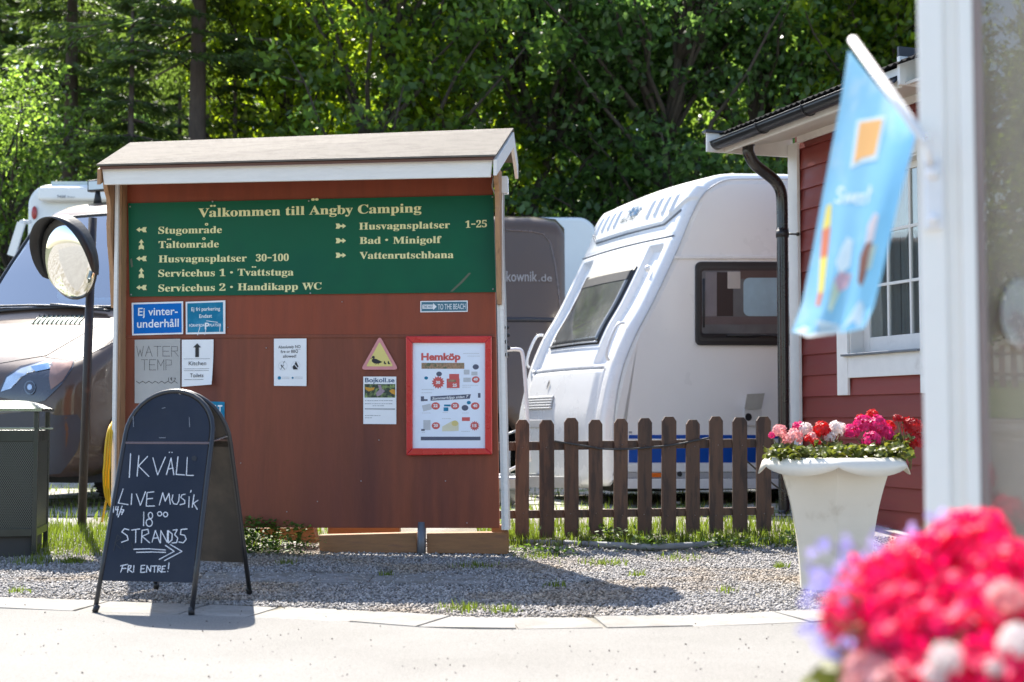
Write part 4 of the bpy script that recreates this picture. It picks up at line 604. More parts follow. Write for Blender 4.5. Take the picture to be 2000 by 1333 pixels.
# buoy poster
o = sheet('poster', [(709.5, 736), (774, 736), (774, 829), (709.5, 828.5)], m_paper2, 'white poster headed Bojkoll.se with a photo of a kayaker and buoys', 'poster', .006, .001)
m_photo = M('printed_lake', (.03, .045, .03), .4, var=.5, vs=60, c2=(.22, .30, .10), c2s=30)
mb = MB(); put_text(mb, K, 'Bojkoll.se', (713, 747), (770.5, 747), 8.5, .0072, bold=.015); mb.build('headline', M('ink_navy', (.015, .07, .17), .5), o)
m_oran = M('print_orange', (.62, .30, .03), .5, var=.1); m_lilac = M('print_lilac', (.34, .25, .30), .5, var=.2, vs=60)
mb = MB(); px_rect(mb, K, 712, 750.5, 772, 777, .0072, 0); px_poly(mb, K, [(713, 756), (722, 758), (732, 757), (730, 762), (720, 765), (714, 761)], .0078, 1); px_poly(mb, K, [(760, 764), (766, 760), (772, 762), (772, 772), (765, 769)], .0078, 1)
px_poly(mb, K, [(738, 752), (744, 752), (746, 760), (752, 764), (744, 772), (736, 775), (734, 768), (741, 762)], .0078, 2); mb.build('picture', [m_photo, m_oran, m_lilac], o)
mb = MB()
for y, x0, x1 in ((783, 713, 771), (789, 713, 771), (793, 728, 753), (812, 713, 747), (816.5, 713, 728)): strokes(mb, K, [[(x, y) , (x+random.uniform(2, 4), y)] for x in np.arange(x0, x1-3, 4.6)], 1.1, .0072)
strokes(mb, K, [[(713, 799), (771, 799.5)]], 2.2, .0074); mb.build('fine_print', m_grey, o)
# food poster behind the board sign
o = sheet('poster', [(398, 784), (438.5, 785.5), (438.5, 850), (400, 850)], m_teal, 'small teal poster with white letters MAT half hidden behind the chalkboard', 'poster', .006, .001)
mb = MB(); put_text(mb, K, 'MAT', (405, 808), (434, 808), 16, .0075, bold=.02); strokes(mb, K, [[(421, 813), (434, 812)]], 1.5, .0075); mb.build('lettering', m_wt, o)
# snap frame with the supermarket poster
m_frame = M('red_frame', (.58, .012, .018), .3, var=.06, coat=.5)
sf = thing('framed_poster', K.at(876, 773, 0), 'bright red snap frame holding a white supermarket price poster', 'poster frame', -AY)
OX0, OX1, OY0, OY1 = 792.5, 960, 657, 889; b_ = 13
for nm, P in (('top', [(OX0, OY0), (OX1, OY0-.5), (OX1-b_, OY0+b_), (OX0+b_, OY0+b_)]), ('r', [(OX1, OY0-.5), (OX1+1, OY1-1), (OX1-b_, OY1-b_), (OX1-b_, OY0+b_)]), ('b', [(OX0+1, OY1+1), (OX0+b_, OY1-b_), (OX1-b_, OY1-b_), (OX1+1, OY1-1)]), ('l', [(OX0, OY0), (OX0+b_, OY0+b_), (OX0+b_, OY1-b_), (OX0+1, OY1+1)])):
    q = [K.at(x, y, .03) for x, y in P]; mb = MB(); mb.prism(q, -K.n*.024); mb.build('frame_bar', m_frame, sf, bevel=.005)
m_post = M('poster_sheet', (.80, .86, .95), .5, var=.03)
mb = MB(); mb.prism([K.at(x, y, .012) for x, y in ((804, 669), (949, 669), (949, 878), (804, 878))], -K.n*.004); ps = mb.build('poster_sheet', m_post, sf)
m_pr = M('print_red', (.60, .10, .09), .5, var=.1); m_pn = M('print_slate', (.09, .10, .15), .5, var=.1); m_pf = M('print_food', (.36, .22, .13), .5, var=.5, vs=70, c2=(.10, .14, .07), c2s=45); m_py = M('print_yellow', (.70, .58, .22), .5)
mb = MB(); D = .0128; PX = lambda x: 780+x/5.442; PYY = lambda y: 650+y/5.442
put_text(mb, K, 'Hemköp', (PX(232), PYY(292)), (PX(650), PYY(290)), 13, D, m=0, bold=.045)
px_rect(mb, K, PX(235), PYY(322), PX(690), PYY(385), D, 2)
for x, y, r_, m_ in ((812, 365, 33, 1), (422, 440, 30, 1), (285, 483, 20, 3), (812, 500, 42, 0), (697, 800, 36, 1), (738, 745, 22, 3), (385, 780, 46, 0), (592, 780, 44, 0), (806, 780, 46, 0), (388, 990, 44, 0), (590, 965, 36, 4)): px_circ(mb, K, PX(x), PYY(y), r_/5.442, D+.0002, m_, ry=r_*.85/5.442)
px_star(mb, K, PX(412), PYY(530), 13, 9.5, 14, D, 0); px_star(mb, K, PX(800), PYY(992), 10, 7, 14, D, 0)
px_rect(mb, K, PX(530), PYY(440), PX(635), PYY(500), D, 0); px_rect(mb, K, PX(503), PYY(490), PX(640), PYY(590), D+.0002, 0); px_rect(mb, K, PX(520), PYY(500), PX(600), PYY(525), D+.0005, 2)
px_poly(mb, K, [(PX(332), PYY(678)), (PX(760), PYY(655)), (PX(748), PYY(702)), (PX(332), PYY(725))], D, 1); px_rect(mb, K, PX(228), PYY(678), PX(262), PYY(730), D, 1); px_rect(mb, K, PX(262), PYY(708), PX(300), PYY(727), D, 1); px_rect(mb, K, PX(835), PYY(643), PX(862), PYY(692), D, 1)
px_poly(mb, K, [(PX(240), PYY(775)), (PX(330), PYY(755)), (PX(345), PYY(815)), (PX(255), PYY(838))], D, 5); px_rect(mb, K, PX(470), PYY(795), PX(520), PYY(835), D, 3); px_rect(mb, K, PX(475), PYY(765), PX(545), PYY(785), D, 3)
px_rect(mb, K, PX(255), PYY(930), PX(330), PYY(1035), D, 5); px_poly(mb, K, [(PX(455), PYY(1000)), (PX(560), PYY(940)), (PX(630), PYY(960)), (PX(630), PYY(1045)), (PX(455), PYY(1050))], D, 6); px_rect(mb, K, PX(665), PYY(900), PX(750), PYY(940), D, 0)
px_rect(mb, K, PX(232), PYY(1045), PX(270), PYY(1025), D+.0002, 1)
px_rect(mb, K, PX(228), PYY(1107), PX(862), PYY(1145), D, 1); px_rect(mb, K, PX(685), PYY(395), PX(745), PYY(445), D, 5); px_rect(mb, K, PX(680), PYY(480), PX(760), PYY(525), D, 5); px_rect(mb, K, PX(765), PYY(415), PX(830), PYY(455), D, 5)
for y, x0, x1 in ((222, 680, 860), (250, 725, 860), (605, 238, 380), (640, 238, 350), (600, 505, 620), (560, 670, 850), (580, 670, 775), (855, 240, 345), (850, 460, 525), (855, 668, 745), (1060, 240, 290), (1050, 660, 760), (915, 455, 560)):
    strokes(mb, K, [[(PX(x), PYY(y)), (PX(x+14), PYY(y))] for x in range(x0, x1-12, 19)], .9, D, 5)
mb.build('print', [m_pr, m_pn, m_pf, m_teal, m_py, m_lgrey, M('print_cream', (.72, .68, .50), .5)], ps)
mb = MB()
put_text(mb, K, 'Sommarklipp sidan 7', (PX(348), PYY(714)), (PX(735), PYY(692)), 4.8, D+.0006, bold=.02, shear=.25)
for s_, x, y in (('30', 412, 545), ('49', 812, 512), ('22', 385, 792), ('25', 592, 792), ('40', 806, 792), ('20', 388, 1002), ('15', 800, 1004), ('25', 590, 575)): put_text(mb, K, s_, (PX(x-24), PYY(y)), (PX(x+22), PYY(y)), 5.5, D+.0008, bold=.04)
mb.build('price_lettering', m_wt, ps)
if 0: mb = MB(); mb.prism([K.at(x, y, .0165) for x, y in ((804.5, 669.5), (948.5, 669.5), (948.5, 877.5), (804.5, 877.5))], -K.n*.001); mb.build('cover_sheet', glass('clear_cover', (1, 1, 1), .0, .12), sf)
# ------------------------------------------------------------------ the A-board
m_navy = M('chalkboard_navy', (.013, .018, .033), .5, spec=.3, var=.3, vs=3, c2=(.026, .029, .040), c2s=2.2, c2t=.55, c2w=.2, bump=.05, bs=30)
m_tube = M('black_tube', (.02, .021, .025), .38, var=.1, coat=.2)
m_back = M('board_back', (.05, .045, .04), .6, var=.25, vs=3, c2=(.11, .09, .07), c2s=1.5)
m_chalk = M('chalk', (.72, .74, .78), .9, var=.12, vs=60)
FL, FRt, BKL, BKR = atZ(185, 1197, .004), atZ(374, 1202, .004), atZ(305, 1150, .02), atZ(488, 1160, .02)
Mf = (FL+FRt)/2; Mb = (BKL+BKR)/2; Mb.z = .02
up_ = Vector((0, 0, 1)); ap = (Mf+Mb)/2; ap.z = 1.015
ap = atY(343, 764.5, ap.y)
ab = thing('chalkboard_stand', (ap.x, ap.y, 0), 'arched black A-board with chalk writing Ikväll Live Musik, standing on the kerb', 'A-board')
def aframe(foot_l, foot_r, top, name):
    wv = foot_r-foot_l; wd = wv.length; ux = wv.normalized(); mid = (foot_l+foot_r)/2; sl = (top-mid); Lh = sl.length; uz = sl.normalized(); r = wd*.47
    pts = [foot_l]; base = Lh-r
    for k in range(1, 4): pts.append(mid-ux*(wd/2-(wd/2-r)*k/3)+uz*(base*k/3))
    for k in range(1, 17): t = math.pi-math.pi*k/17; pts.append(mid+ux*(r*math.cos(t))+uz*(base+r*math.sin(t)))
    for k in range(3, 0, -1): pts.append(mid+ux*(wd/2-(wd/2-r)*k/3)+uz*(base*k/3))
    pts.append(foot_r)
    MB().tube(pts, .0115, 10).build(name, m_tube, ab)
    return mid, ux, uz, Lh, r, wd, base
def apanel(fr, v0, v1, arch, off, mat, name, th=.004):
    mid, ux, uz, Lh, r, wd, base = fr; n = ux.cross(uz).normalized()
    if arch:
        q = r-.014; P = [mid+ux*q*math.cos(t)+uz*(base+q*math.sin(t)) for t in np.linspace(0, math.pi, 22)]; P += [mid-ux*q+uz*v0, mid+ux*q+uz*v0]
    else:
        f = lambda v: wd/2-(wd/2-r)*v/base-.013; P = [mid-ux*f(v0)+uz*v0, mid+ux*f(v0)+uz*v0, mid+ux*f(v1)+uz*v1, mid-ux*f(v1)+uz*v1]
    mb = MB(); mb.prism([p+n*off for p in P], n*th); return mb.build(name, mat, ab, bevel=.001)
fr = aframe(FL, FRt, ap+Vector((0, -.012, 0)), 'front_frame'); bf = aframe(BKL, BKR, ap+Vector((.01, .012, 0)), 'rear_frame')
AP = Plane(fr[0], fr[1], fr[2])
vv = lambda px, py: AP.uv(px, py)[1]
v_b = vv(280, 1137); v_m = vv(318, 866)
apanel(fr, v_b, v_m-.006, False, .002, m_navy, 'writing_panel'); apanel(fr, v_m+.006, 0, True, .002, m_navy, 'top_panel')
vb2 = v_b+.02
apanel(bf, vb2, v_m-.006, False, -.004, m_back, 'rear_panel'); apanel(bf, v_m+.006, 0, True, -.004, m_back, 'rear_top_panel')
for f_, sg in ((fr, 1), (bf, -1)):
    mid, ux, uz, Lh, r, wd, base = f_; n = ux.cross(uz).normalized()
    hw = wd/2-(wd/2-r)*v_m/base; mb = MB(); a = mid-ux*hw+uz*v_m; b = mid+ux*hw+uz*v_m; mb.beam(a, b, .012, .011, n); mb.build('cross_rail', M('rail_metal', (.20, .14, .13), .4, .7), ab, bevel=.002)
mb = MB(); a = fr[0]+fr[1]*(fr[4]-.01)+fr[2]*(v_m+.005); b = bf[0]+bf[1]*(bf[4]-.01)+bf[2]*(v_m+.02); mb.beam(a, b, .016, .003); mb.build('hinge_strap', M('bright_steel', (.62, .63, .66), .3, .9), ab)
for p in (FL, FRt, BKL, BKR):
    q = (ap-p).normalized(); MB().tube([p+Vector((0, 0, .003)), p+q*.035], .0145, 10).build('rubber_foot', m_blk, ab)
CX = lambda x: 160+x*.3828; CY = lambda y: 740+y*.3826
W_ = [[(258,385),(250,507)],[(300,395),(290,500)],[(345,398),(298,448),(350,500)],[(372,405),(395,492),(436,400)],[(440,490),(465,405),(478,490)],[(447,462),(475,455)],[(457,376)],[(470,376)],[(500,398),(490,488),(532,490)],[(548,400),(542,492),(578,492)],
[(218,565),(192,638),(242,645)],[(262,590),(258,645)],[(285,590),(305,648),(332,578)],[(340,583),(335,652),(378,650)],[(340,583),(375,578)],[(338,615),(368,612)],[(402,645),(420,582),(432,625),(452,585),(458,640)],[(472,592),(466,618),(476,638),(492,640),(502,622),(505,590)],[(535,588),(518,592),(512,605),(532,620),(532,636),(508,642)],[(555,600),(552,655)],[(566,568),(562,578)],[(580,590),(570,655)],[(600,618),(577,634),(596,665)],
[(168,655),(166,685)],[(180,655),(178,672),(192,672)],[(191,655),(185,700)],[(212,652),(190,710)],[(203,672),(220,672),(208,697)],[(203,684),(218,683)],
[(322,682),(320,752)],[(258+ -0,775),(300,768)],[(280,772),(278,838)],[(245,774),(222,768),(208,785),(235,803),(240,825),(205,838)],[(312,775),(308,838)],[(312,775),(342,770),(346,790),(312,806),(350,838)],[(362,835),(380,775),(402,835)],[(368,815),(394,812)],[(405,838),(408,775),(440,835),(442,775)],[(446,775),(446,838)],[(446,775),(466,792),(464,822),(446,838)],[(470,772),(492,769),(478,795),(494,812),(488,835),(464,838)],[(542,765),(512,768),(508,793),(530,798),(537,818),(522,836),(500,832)],
[(268,872),(350,869),(430,874)],[(282,888),(360,885),(432,886)],[(430,850),(475,880),(398,922)],[(455,845),(515,880),(425,928)],
[(212,955),(200,990)],[(200,958),(235,950)],[(205,972),(228,970)],[(240,955),(235,990)],[(240,955),(255,957),(250,969),(238,974),(260,990)],[(268,955),(266,988)],[(305,955),(302,990),(325,988)],[(305,955),(325,953)],[(303,972),(320,970)],[(332,988),(335,955),(352,985),(356,955)],[(362,957),(385,955)],[(374,957),(372,988)],[(392,955),(388,988)],[(392,955),(405,957),(402,969),(390,972),(409,988)],[(414,957),(410,986),(428,985)],[(414,957),(430,955)],[(411,970),(424,970)],[(448,938),(444,970)],[(441,983)]]
def ell(cx, cy, rx, ry, n=14): return [(cx+rx*math.cos(t), cy+ry*math.sin(t)) for t in np.linspace(0, 2*math.pi, n)]
W_ += [ell(356, 699, 11, 16), ell(349, 736, 16, 19), ell(403, 690, 11, 11), ell(433, 693, 11, 12)]
WS = [[(CX(x), CY(y)) for x, y in st] for st in W_]
mb = MB(); strokes(mb, AP, WS, 1.75, .0085); mb.build('chalk_writing', m_chalk, ab)
mb = MB(); strokes(mb, AP, [[(CX(a), CY(b)) for a, b in st] for st in ([(185,800),(165,880)],[(185,800),(205,815),(170,840),(200,870)],[(215,850),(220,870)],[(258,840),(262,870)],[(400,850),(402,862)])], 1.6, .008); px_circ(mb, AP, CX(583), CY(404), 5.2, .009, 0, 12)
mb.build('faded_writing', M('smudge', (.022, .022, .026), .6), ab)
mb = MB(); strokes(mb, AP, [[(CX(560), CY(195)), (CX(562), CY(245))], [(CX(273), CY(195)), (CX(275), CY(248))], [(CX(422), CY(152)), (CX(438), CY(148))], [(CX(405), CY(302)), (CX(438), CY(302))]], 1.1, .0085); mb.build('scratches', M('scratch', (.26, .27, .30), .6), ab)

# ------------------------------------------------------------------ picket fence
m_pick = M('brown_stained_pine', (.095, .050, .030), objr=.22, rough=.6, var=.3, vs=5, stretch=(6, 6, .8), bump=.4, bs=60, c2=(.045, .026, .019), c2s=4, c2t=.56, c2w=.06)
M('unused_pine', (.085, .045, .028), .6, var=.30, vs=5, stretch=(6, 6, .8), bump=.35, bs=60, c2=(.045, .026, .019), c2s=4, c2t=.6, c2w=.06)
fa, fb_ = atY(1020, 935, 9.75), atY(1493, 935, 10.02)
FP = Plane(fa, (fb_-fa).to_2d().to_3d())
fn = thing('picket_fence', (fa.x, fa.y, gz(fa.x, fa.y)), 'low brown wooden picket fence between the notice board and the red cabin', 'fence')
pc = [(200, 205, 972), (362, 203, 970), (523, 200, 966), (682, 198, 962), (842, 196, 960), (999, 194, 956), (1155, 191, 950), (1313, 190, 945), (1466, 187, 942), (1621, 183, 936), (1776, 180, 926)]
for i, (cx, ty, by) in enumerate(pc):
    cx = cx/3.3333+960; ty = ty/3.3333+760; by = by/3.3333+760; h = 13.8; lean = random.uniform(-1.4, 1.4); ty += random.uniform(-4, 4); h += random.uniform(-.7, .7)
    P = [(cx-h, by), (cx-h+.3+lean, ty+9), (cx-h+6+lean, ty), (cx+h-6+lean, ty), (cx+h+lean, ty+9), (cx+h, by)]
    mb = MB(); mb.prism([FP.at(x, y, .012) for x, y in P], -FP.n*.022); mb.build('picket', m_pick, fn, bevel=.003)
for (y0, y1, y2, y3) in ((864, 881, 857, 874), (998, 1014, 991, 1006)):
    mb = MB(); mb.prism([FP.at(x, y, -.012) for x, y in ((975, y0), (1512, y2), (1512, y3), (975, y1))], -FP.n*.035); mb.build('rail', m_pick, fn, bevel=.003)
mb = MB()
for x, y, _ in pc:
    x = x/3.3333+960
    for yy in (872, 1006): mb.lathe([(.004, 0), (0, .003)], FP.at(x+random.uniform(-4, 4), yy+random.uniform(-3, 3), .0125), 6, axis=FP.n)
mb.build('nail_heads', m_screw, fn)
cb = thing('power_cable', FP.at(1230, 878, .03), 'black cable sagging along the front of the picket fence', 'cable')
pts = [(410, 340), (520, 358), (640, 377), (720, 390), (880, 392), (1040, 380), (1200, 362), (1320, 338), (1420, 318)]
mb = MB(); mb.tube(smoothpts([FP.at(x/3.3333+960, y/3.3333+760, .028+random.uniform(0, .006)) for x, y in pts], 5), .0065, 8)
mb.tube(smoothpts([FP.at(x/3.3333+960, y/3.3333+760, -.06) for x, y in ((1640, 450), (1730, 530), (1860, 640), (1960, 700))], 5), .006, 8); mb.build('cord', M('cable_rubber', (.03, .03, .03), .4), cb)
pp = thing('edging_pipe', atZ(1260, 1068, .05), 'grey plastic pipe lying along the grass edge below the fence', 'pipe')
mb = MB(); mb.tube(smoothpts([atZ(x, y, .048) for x, y in ((985, 1060), (1100, 1062), (1230, 1067), (1278, 1069), (1400, 1063), (1550, 1054), (1600, 1052))], 6), .022, 10); mb.build('pipe', M('dusty_grey_pipe', (.19, .20, .21), .7, var=.2, vs=10), pp)

# ------------------------------------------------------------------ traffic mirror
m_pole = M('worn_black_pole', (.035, .03, .03), .5, .2, var=.3, vs=6, c2=(.10, .06, .05), c2s=8, c2t=.64)
pb = atZ(158, 1052, .02); mY = pb.y; pt = atY(181, 426, mY-.02)
tm = thing('traffic_mirror', pb, 'round convex traffic mirror with a black hood on a leaning black pole', 'mirror')
MB().tube([pb-Vector((0, 0, .1)), pt], .031, 14).build('pole', m_pole, tm)
mc = atY(137, 504, mY-.16)
nrm = Vector((-.58, -.76, -.24)).normalized()      # facing the side road on the left
q = Vector((0, 0, 1)).rotation_difference(nrm); rad = .30
def onrim(t, r=rad, z=0): return mc+q@Vector((r*math.cos(t), r*math.sin(t), z))
cap = [(rad*math.sin(a), .11*(math.cos(a*.9)-math.cos(math.pi/2*.9))) for a in np.linspace(math.pi/2, 0, 12)]
mm = bpy.data.materials.new('mirror_face'); mm.use_nodes = True; p = mm.node_tree.nodes['Principled BSDF']; p.inputs['Base Color'].default_value = (.86, .86, .82, 1); p.inputs['Metallic'].default_value = 1; p.inputs['Roughness'].default_value = .03
mb = MB(); mb.lathe([(r_, z_+.004) for r_, z_ in cap], mc, 40, axis=nrm); mb.build('mirror_face', mm, tm)
mb = MB(); mb.lathe([(0.05, -.05), (rad*.8, -.035), (rad+.005, -.002), (rad+.006, .012), (rad-.004, .012)], mc, 40, axis=nrm); mb.build('back_shell', m_blk, tm)
# hood over the upper part: a band standing out of the rim
upv = (Vector((0, 0, 1))-nrm*nrm.z).normalized(); rt = nrm.cross(upv).normalized()
V = []; NH = 36
for i in range(NH+1):
    t = -2.05+4.10*i/NH; d = .14*max(math.cos(t*.75), 0)**.45 if abs(t) < 2.05 else 0
    e = upv*math.cos(t)+rt*math.sin(t)
    V += [mc+e*(rad+.004), mc+e*(rad+.012)+nrm*d, mc+e*(rad+.017)+nrm*d, mc+e*(rad+.010)-nrm*.01]
F = []
for i in range(NH):
    a = i*4; b = a+4; F += [(a, a+1, b+1, b), (a+1, a+2, b+2, b+1), (a+2, a+3, b+3, b+2), (a+3, a, b, b+3)]
mb = MB(); mb.add(V, F, 0, True); mb.build('hood', m_blk, tm)
mb = MB(); mb.beam(mc-nrm*.04, pt+(pb-pt).normalized()*.25, .05, .03); mb.build('bracket', m_blk, tm)

# ------------------------------------------------------------------ litter bin
lb_c = atZ(18, 1092, .0); sB = .265
bn = thing('litter_bin', (lb_c.x-.13, lb_c.y+.22, 0), 'dark green perforated metal litter bin standing at the left edge', 'litter bin', R(10))
m_binr = M('bin_green', (.04, .046, .04), .35, .5, var=.2, vs=8, coat=.2)
m_perf = bpy.data.materials.new('perforated_sheet'); m_perf.use_nodes = True; t = m_perf.node_tree; L2 = t.links.new; p = t.nodes['Principled BSDF']; p.inputs['Metallic'].default_value = .4; p.inputs['Roughness'].default_value = .4
tc = node(t, 'ShaderNodeTexCoord'); sp = node(t, 'ShaderNodeSeparateXYZ'); L2(tc.outputs['Object'], sp.inputs[0])
ad = node(t, 'ShaderNodeMath', operation='ADD'); L2(sp.outputs[0], ad.inputs[0]); L2(sp.outputs[1], ad.inputs[1])
def mth(op, a, b=None, c=None):
    n = node(t, 'ShaderNodeMath', operation=op)
    for i, q_ in enumerate((a, b, c)):
        if q_ is None: continue
        if isinstance(q_, (int, float)): n.inputs[i].default_value = q_
        else: L2(q_, n.inputs[i])
    return n.outputs[0]
K1 = math.pi/.0125
a1 = mth('MULTIPLY', ad.outputs[0], K1); a2 = mth('MULTIPLY', sp.outputs[2], K1*.6)
s1 = mth('SINE', mth('ADD', a1, a2)); s2 = mth('SINE', mth('SUBTRACT', a1, a2)); pr = mth('MULTIPLY', s1, s2); hl = mth('GREATER_THAN', mth('ABSOLUTE', pr), .42)
mx = node(t, 'ShaderNodeMix', data_type='RGBA'); mx.inputs[6].default_value = (.085, .092, .08, 1); mx.inputs[7].default_value = (.004, .004, .004, 1); L2(hl, mx.inputs[0]); L2(mx.outputs[2], p.inputs['Base Color'])
bb = lambda n, m, c, d, bv=.004: MB().box(c, d).build(n, m, bn, bevel=bv, world=False)
hw = .24
for sx, sy in ((-1, -1), (1, -1), (1, 1), (-1, 1)):
    bb('post', m_binr, (sx*hw, sy*hw, .48), (.03, .03, .90))
for ax, sg in ((0, -1), (0, 1), (1, -1), (1, 1)):
    c = [0, 0, .46]; d = [.006, .006, .56]; c[1-ax] = sg*(hw+.004); d[ax] = hw*2-.03
    bb('side_sheet', m_perf, c, d, .001)
    for z, hgt in ((.775, .07), (.165, .05)):
        c2 = list(c); c2[2] = z; c2[1-ax] = sg*(hw+.006); d2 = list(d); d2[2] = hgt; d2[1-ax] = .012; bb('band', m_binr, c2, d2, .002)
bb('inner_liner', M('bin_liner', (.02, .022, .02), .5), (0, 0, .46), (hw*1.7, hw*1.7, .60))
m_lid = M('bin_lid_metal', (.34, .38, .34), .22, .95, var=.08)
V = []; F = []; N_ = 12
mb = MB(); 
for j in range(N_+1):
    for i in range(N_+1):
        a, b = (i/N_*2-1), (j/N_*2-1); V.append((a*.275, b*.275, .95+.055*(1-a**4)*(1-b**4)))
F = [(j*(N_+1)+i, j*(N_+1)+i+1, (j+1)*(N_+1)+i+1, (j+1)*(N_+1)+i) for j in range(N_) for i in range(N_)]
mb.add(V, F, 0, True); mb.box((0, 0, .942), (.555, .555, .018)); mb.build('lid', m_lid, bn, world=False)
mb = MB(); mb.box((0, -hw, .825), (.5, .03, .012)); mb.box((hw, 0, .825), (.03, .5, .012)); mb.box((.285, -.1, .822), (.08, .03, .012)); mb.build('rim_bar', m_lid, bn, bevel=.002, world=False)
bb('plinth', M('bin_plinth', (.06, .055, .05), .9), (0, 0, .07), (.44, .44, .14))

# ------------------------------------------------------------------ planters
m_pot = M('cream_fibreglass', (.70, .66, .57), .42, c2=(.55, .50, .41), c2s=5, c2t=.66, c2w=.1, var=.05, vs=3, coat=.15, bump=.03, bs=20)
m_soil = M('potting_soil', (.03, .02, .014), .95, bump=.8, bs=60)
def planter(c, H, r_top, r_bot, label, a0):
    t_ = thing('planter', c, label, 'planter')
    mb = MB(); prof = []
    for k in range(13): z = k/12; prof.append((r_bot+(r_top-r_bot)*(.18*z+.82*z**2.4), z*H*.97))
    nn = 6; P = Vector(c)
    V = []
    SUBN = 6
    for r_, z in prof:
        for j in range(nn):
            A = Vector((math.cos(a0+j*math.pi/3), math.sin(a0+j*math.pi/3), 0)); B = Vector((math.cos(a0+(j+1)*math.pi/3), math.sin(a0+(j+1)*math.pi/3), 0))
            for k in range(SUBN): q_ = A.lerp(B, k/SUBN); q_ = q_.lerp(q_.normalized(), .0); V.append(P+q_*r_+Vector((0, 0, z)))
    n2 = nn*SUBN; F = [(i*n2+j, i*n2+(j+1) % n2, (i+1)*n2+(j+1) % n2, (i+1)*n2+j) for i in range(len(prof)-1) for j in range(n2)]
    F.append(tuple(range(n2))); mb.add(V, F, 0, False); mb.build('pot', m_pot, t_)
    # scalloped lip
    V = []; n3 = nn*12
    for ring, (dr, dz) in enumerate(((-.035, -.03), (-.03, 0), (0, .012), (.04, .008), (.068, -.012), (.082, -1), (.076, -1), (.055, -.02))):
        for j in range(nn):
            A = Vector((math.cos(a0+j*math.pi/3), math.sin(a0+j*math.pi/3), 0)); B = Vector((math.cos(a0+(j+1)*math.pi/3), math.sin(a0+(j+1)*math.pi/3), 0))
            for k in range(12):
                tt = k/12; q_ = A.lerp(B, tt); q_ = q_.lerp(q_.normalized(), .45); sc = math.sin(math.pi*tt)**.8
                z = dz if dz > -.5 else -.034-.046*sc; rr = r_top*1.0+dr+(.012*sc if dz < -.5 else 0)
                V.append(P+q_*rr+Vector((0, 0, H+z)))
    F = [(i*n3+j, i*n3+(j+1) % n3, (i+1)*n3+(j+1) % n3, (i+1)*n3+j) for i in range(7) for j in range(n3)]
    mb = MB(); mb.add(V, F, 0, True); mb.build('rim', m_pot, t_)
    mb = MB(); mb.lathe([(r_top*.9, H-.05), (r_top*.5, H-.03), (0.001, H-.025)], P, 18); mb.build('soil', m_soil, t_); return t_
PC = atZ(1645, 1155, .012); PC = Vector((PC.x, PC.y+.17, .012))
kpp = FPX/PC.y
planter(PC, .665, .325, .20, 'tall cream hexagonal planter with scalloped rim in front of the red cabin', R(-90-9))
cols = {'pale pink': M('petal_pale_pink', (.80, .42, .42), .6, var=.1, island=.12, trans=(.4, (1, .8, .8))), 'red': M('petal_red', (.62, .012, .012), .55, island=.2, trans=(.35, (1, .5, .5))),
        'magenta': M('petal_magenta', (.70, .03, .20), .55, island=.18, trans=(.4, (1, .7, .9))), 'dark red': M('petal_dark_red', (.42, .008, .012), .55, island=.2, trans=(.3, (1, .4, .4))), 'white': M('petal_white', (.80, .72, .70), .6, island=.08, trans=(.4, (1, 1, 1))),
        'hot pink': M('petal_hot_pink', (.86, .004, .13), .6, island=.3, trans=(.5, (1.1, .4, 1.1))), 'lilac': M('petal_lilac', (.46, .42, .85), .6, island=.15, trans=(.4, (1, 1, 1)))}
m_leaf = M('geranium_leaf', (.12, .14, .025), .5, var=.25, vs=5, island=.45, trans=(.4, (1.3, 1.3, .7)), c2=(.16, .13, .04), c2s=10, c2t=.63)
m_stem = M('geranium_stem', (.14, .15, .05), .6)
def frame_of(n):
    n = n.normalized(); a = n.orthogonal().normalized(); return a, n.cross(a)
def head(mb, c, r, nfl=44, m=0, pet=.42):
    c = Vector(c)
    for i in range(nfl):
        z = 1-1.55*(i+.5)/nfl; ph = i*2.39996; s_ = math.sqrt(max(1-z*z, 0)); n = Vector((s_*math.cos(ph), s_*math.sin(ph), z)); n = (n+Vector([random.uniform(-.25, .25) for _ in range(3)])).normalized()
        o_ = c+n*r*random.uniform(.72, 1.0); a, b = frame_of(n); R_ = r*pet*random.uniform(.75, 1.1); t0 = random.uniform(0, 6)
        for k in range(5):
            t = t0+k*1.2566; d = a*math.cos(t)+b*math.sin(t); e = (a*math.cos(t+1.57)+b*math.sin(t+1.57))*R_*.36; lift = n*R_*random.uniform(.05, .4)
            mb.add([o_, o_+d*R_*.55+e+lift*.4, o_+d*R_+lift, o_+d*R_*.55-e+lift*.4], [(0, 1, 2, 3)], m)
def leafdisc(mb, c, r, n, m=0):
    a, b = frame_of(n); c = Vector(c); k = 9; P = [c]
    for i in range(k): t = i*2*math.pi/k; rr = r*(1 if i % 2 else .86)*(.55 if i == 0 else 1); P.append(c+(a*math.cos(t)+b*math.sin(t))*rr+n*r*.22*math.cos(2*t))
    mb.add(P, [(0, i+1, (i+1) % k+1) for i in range(k)], m)
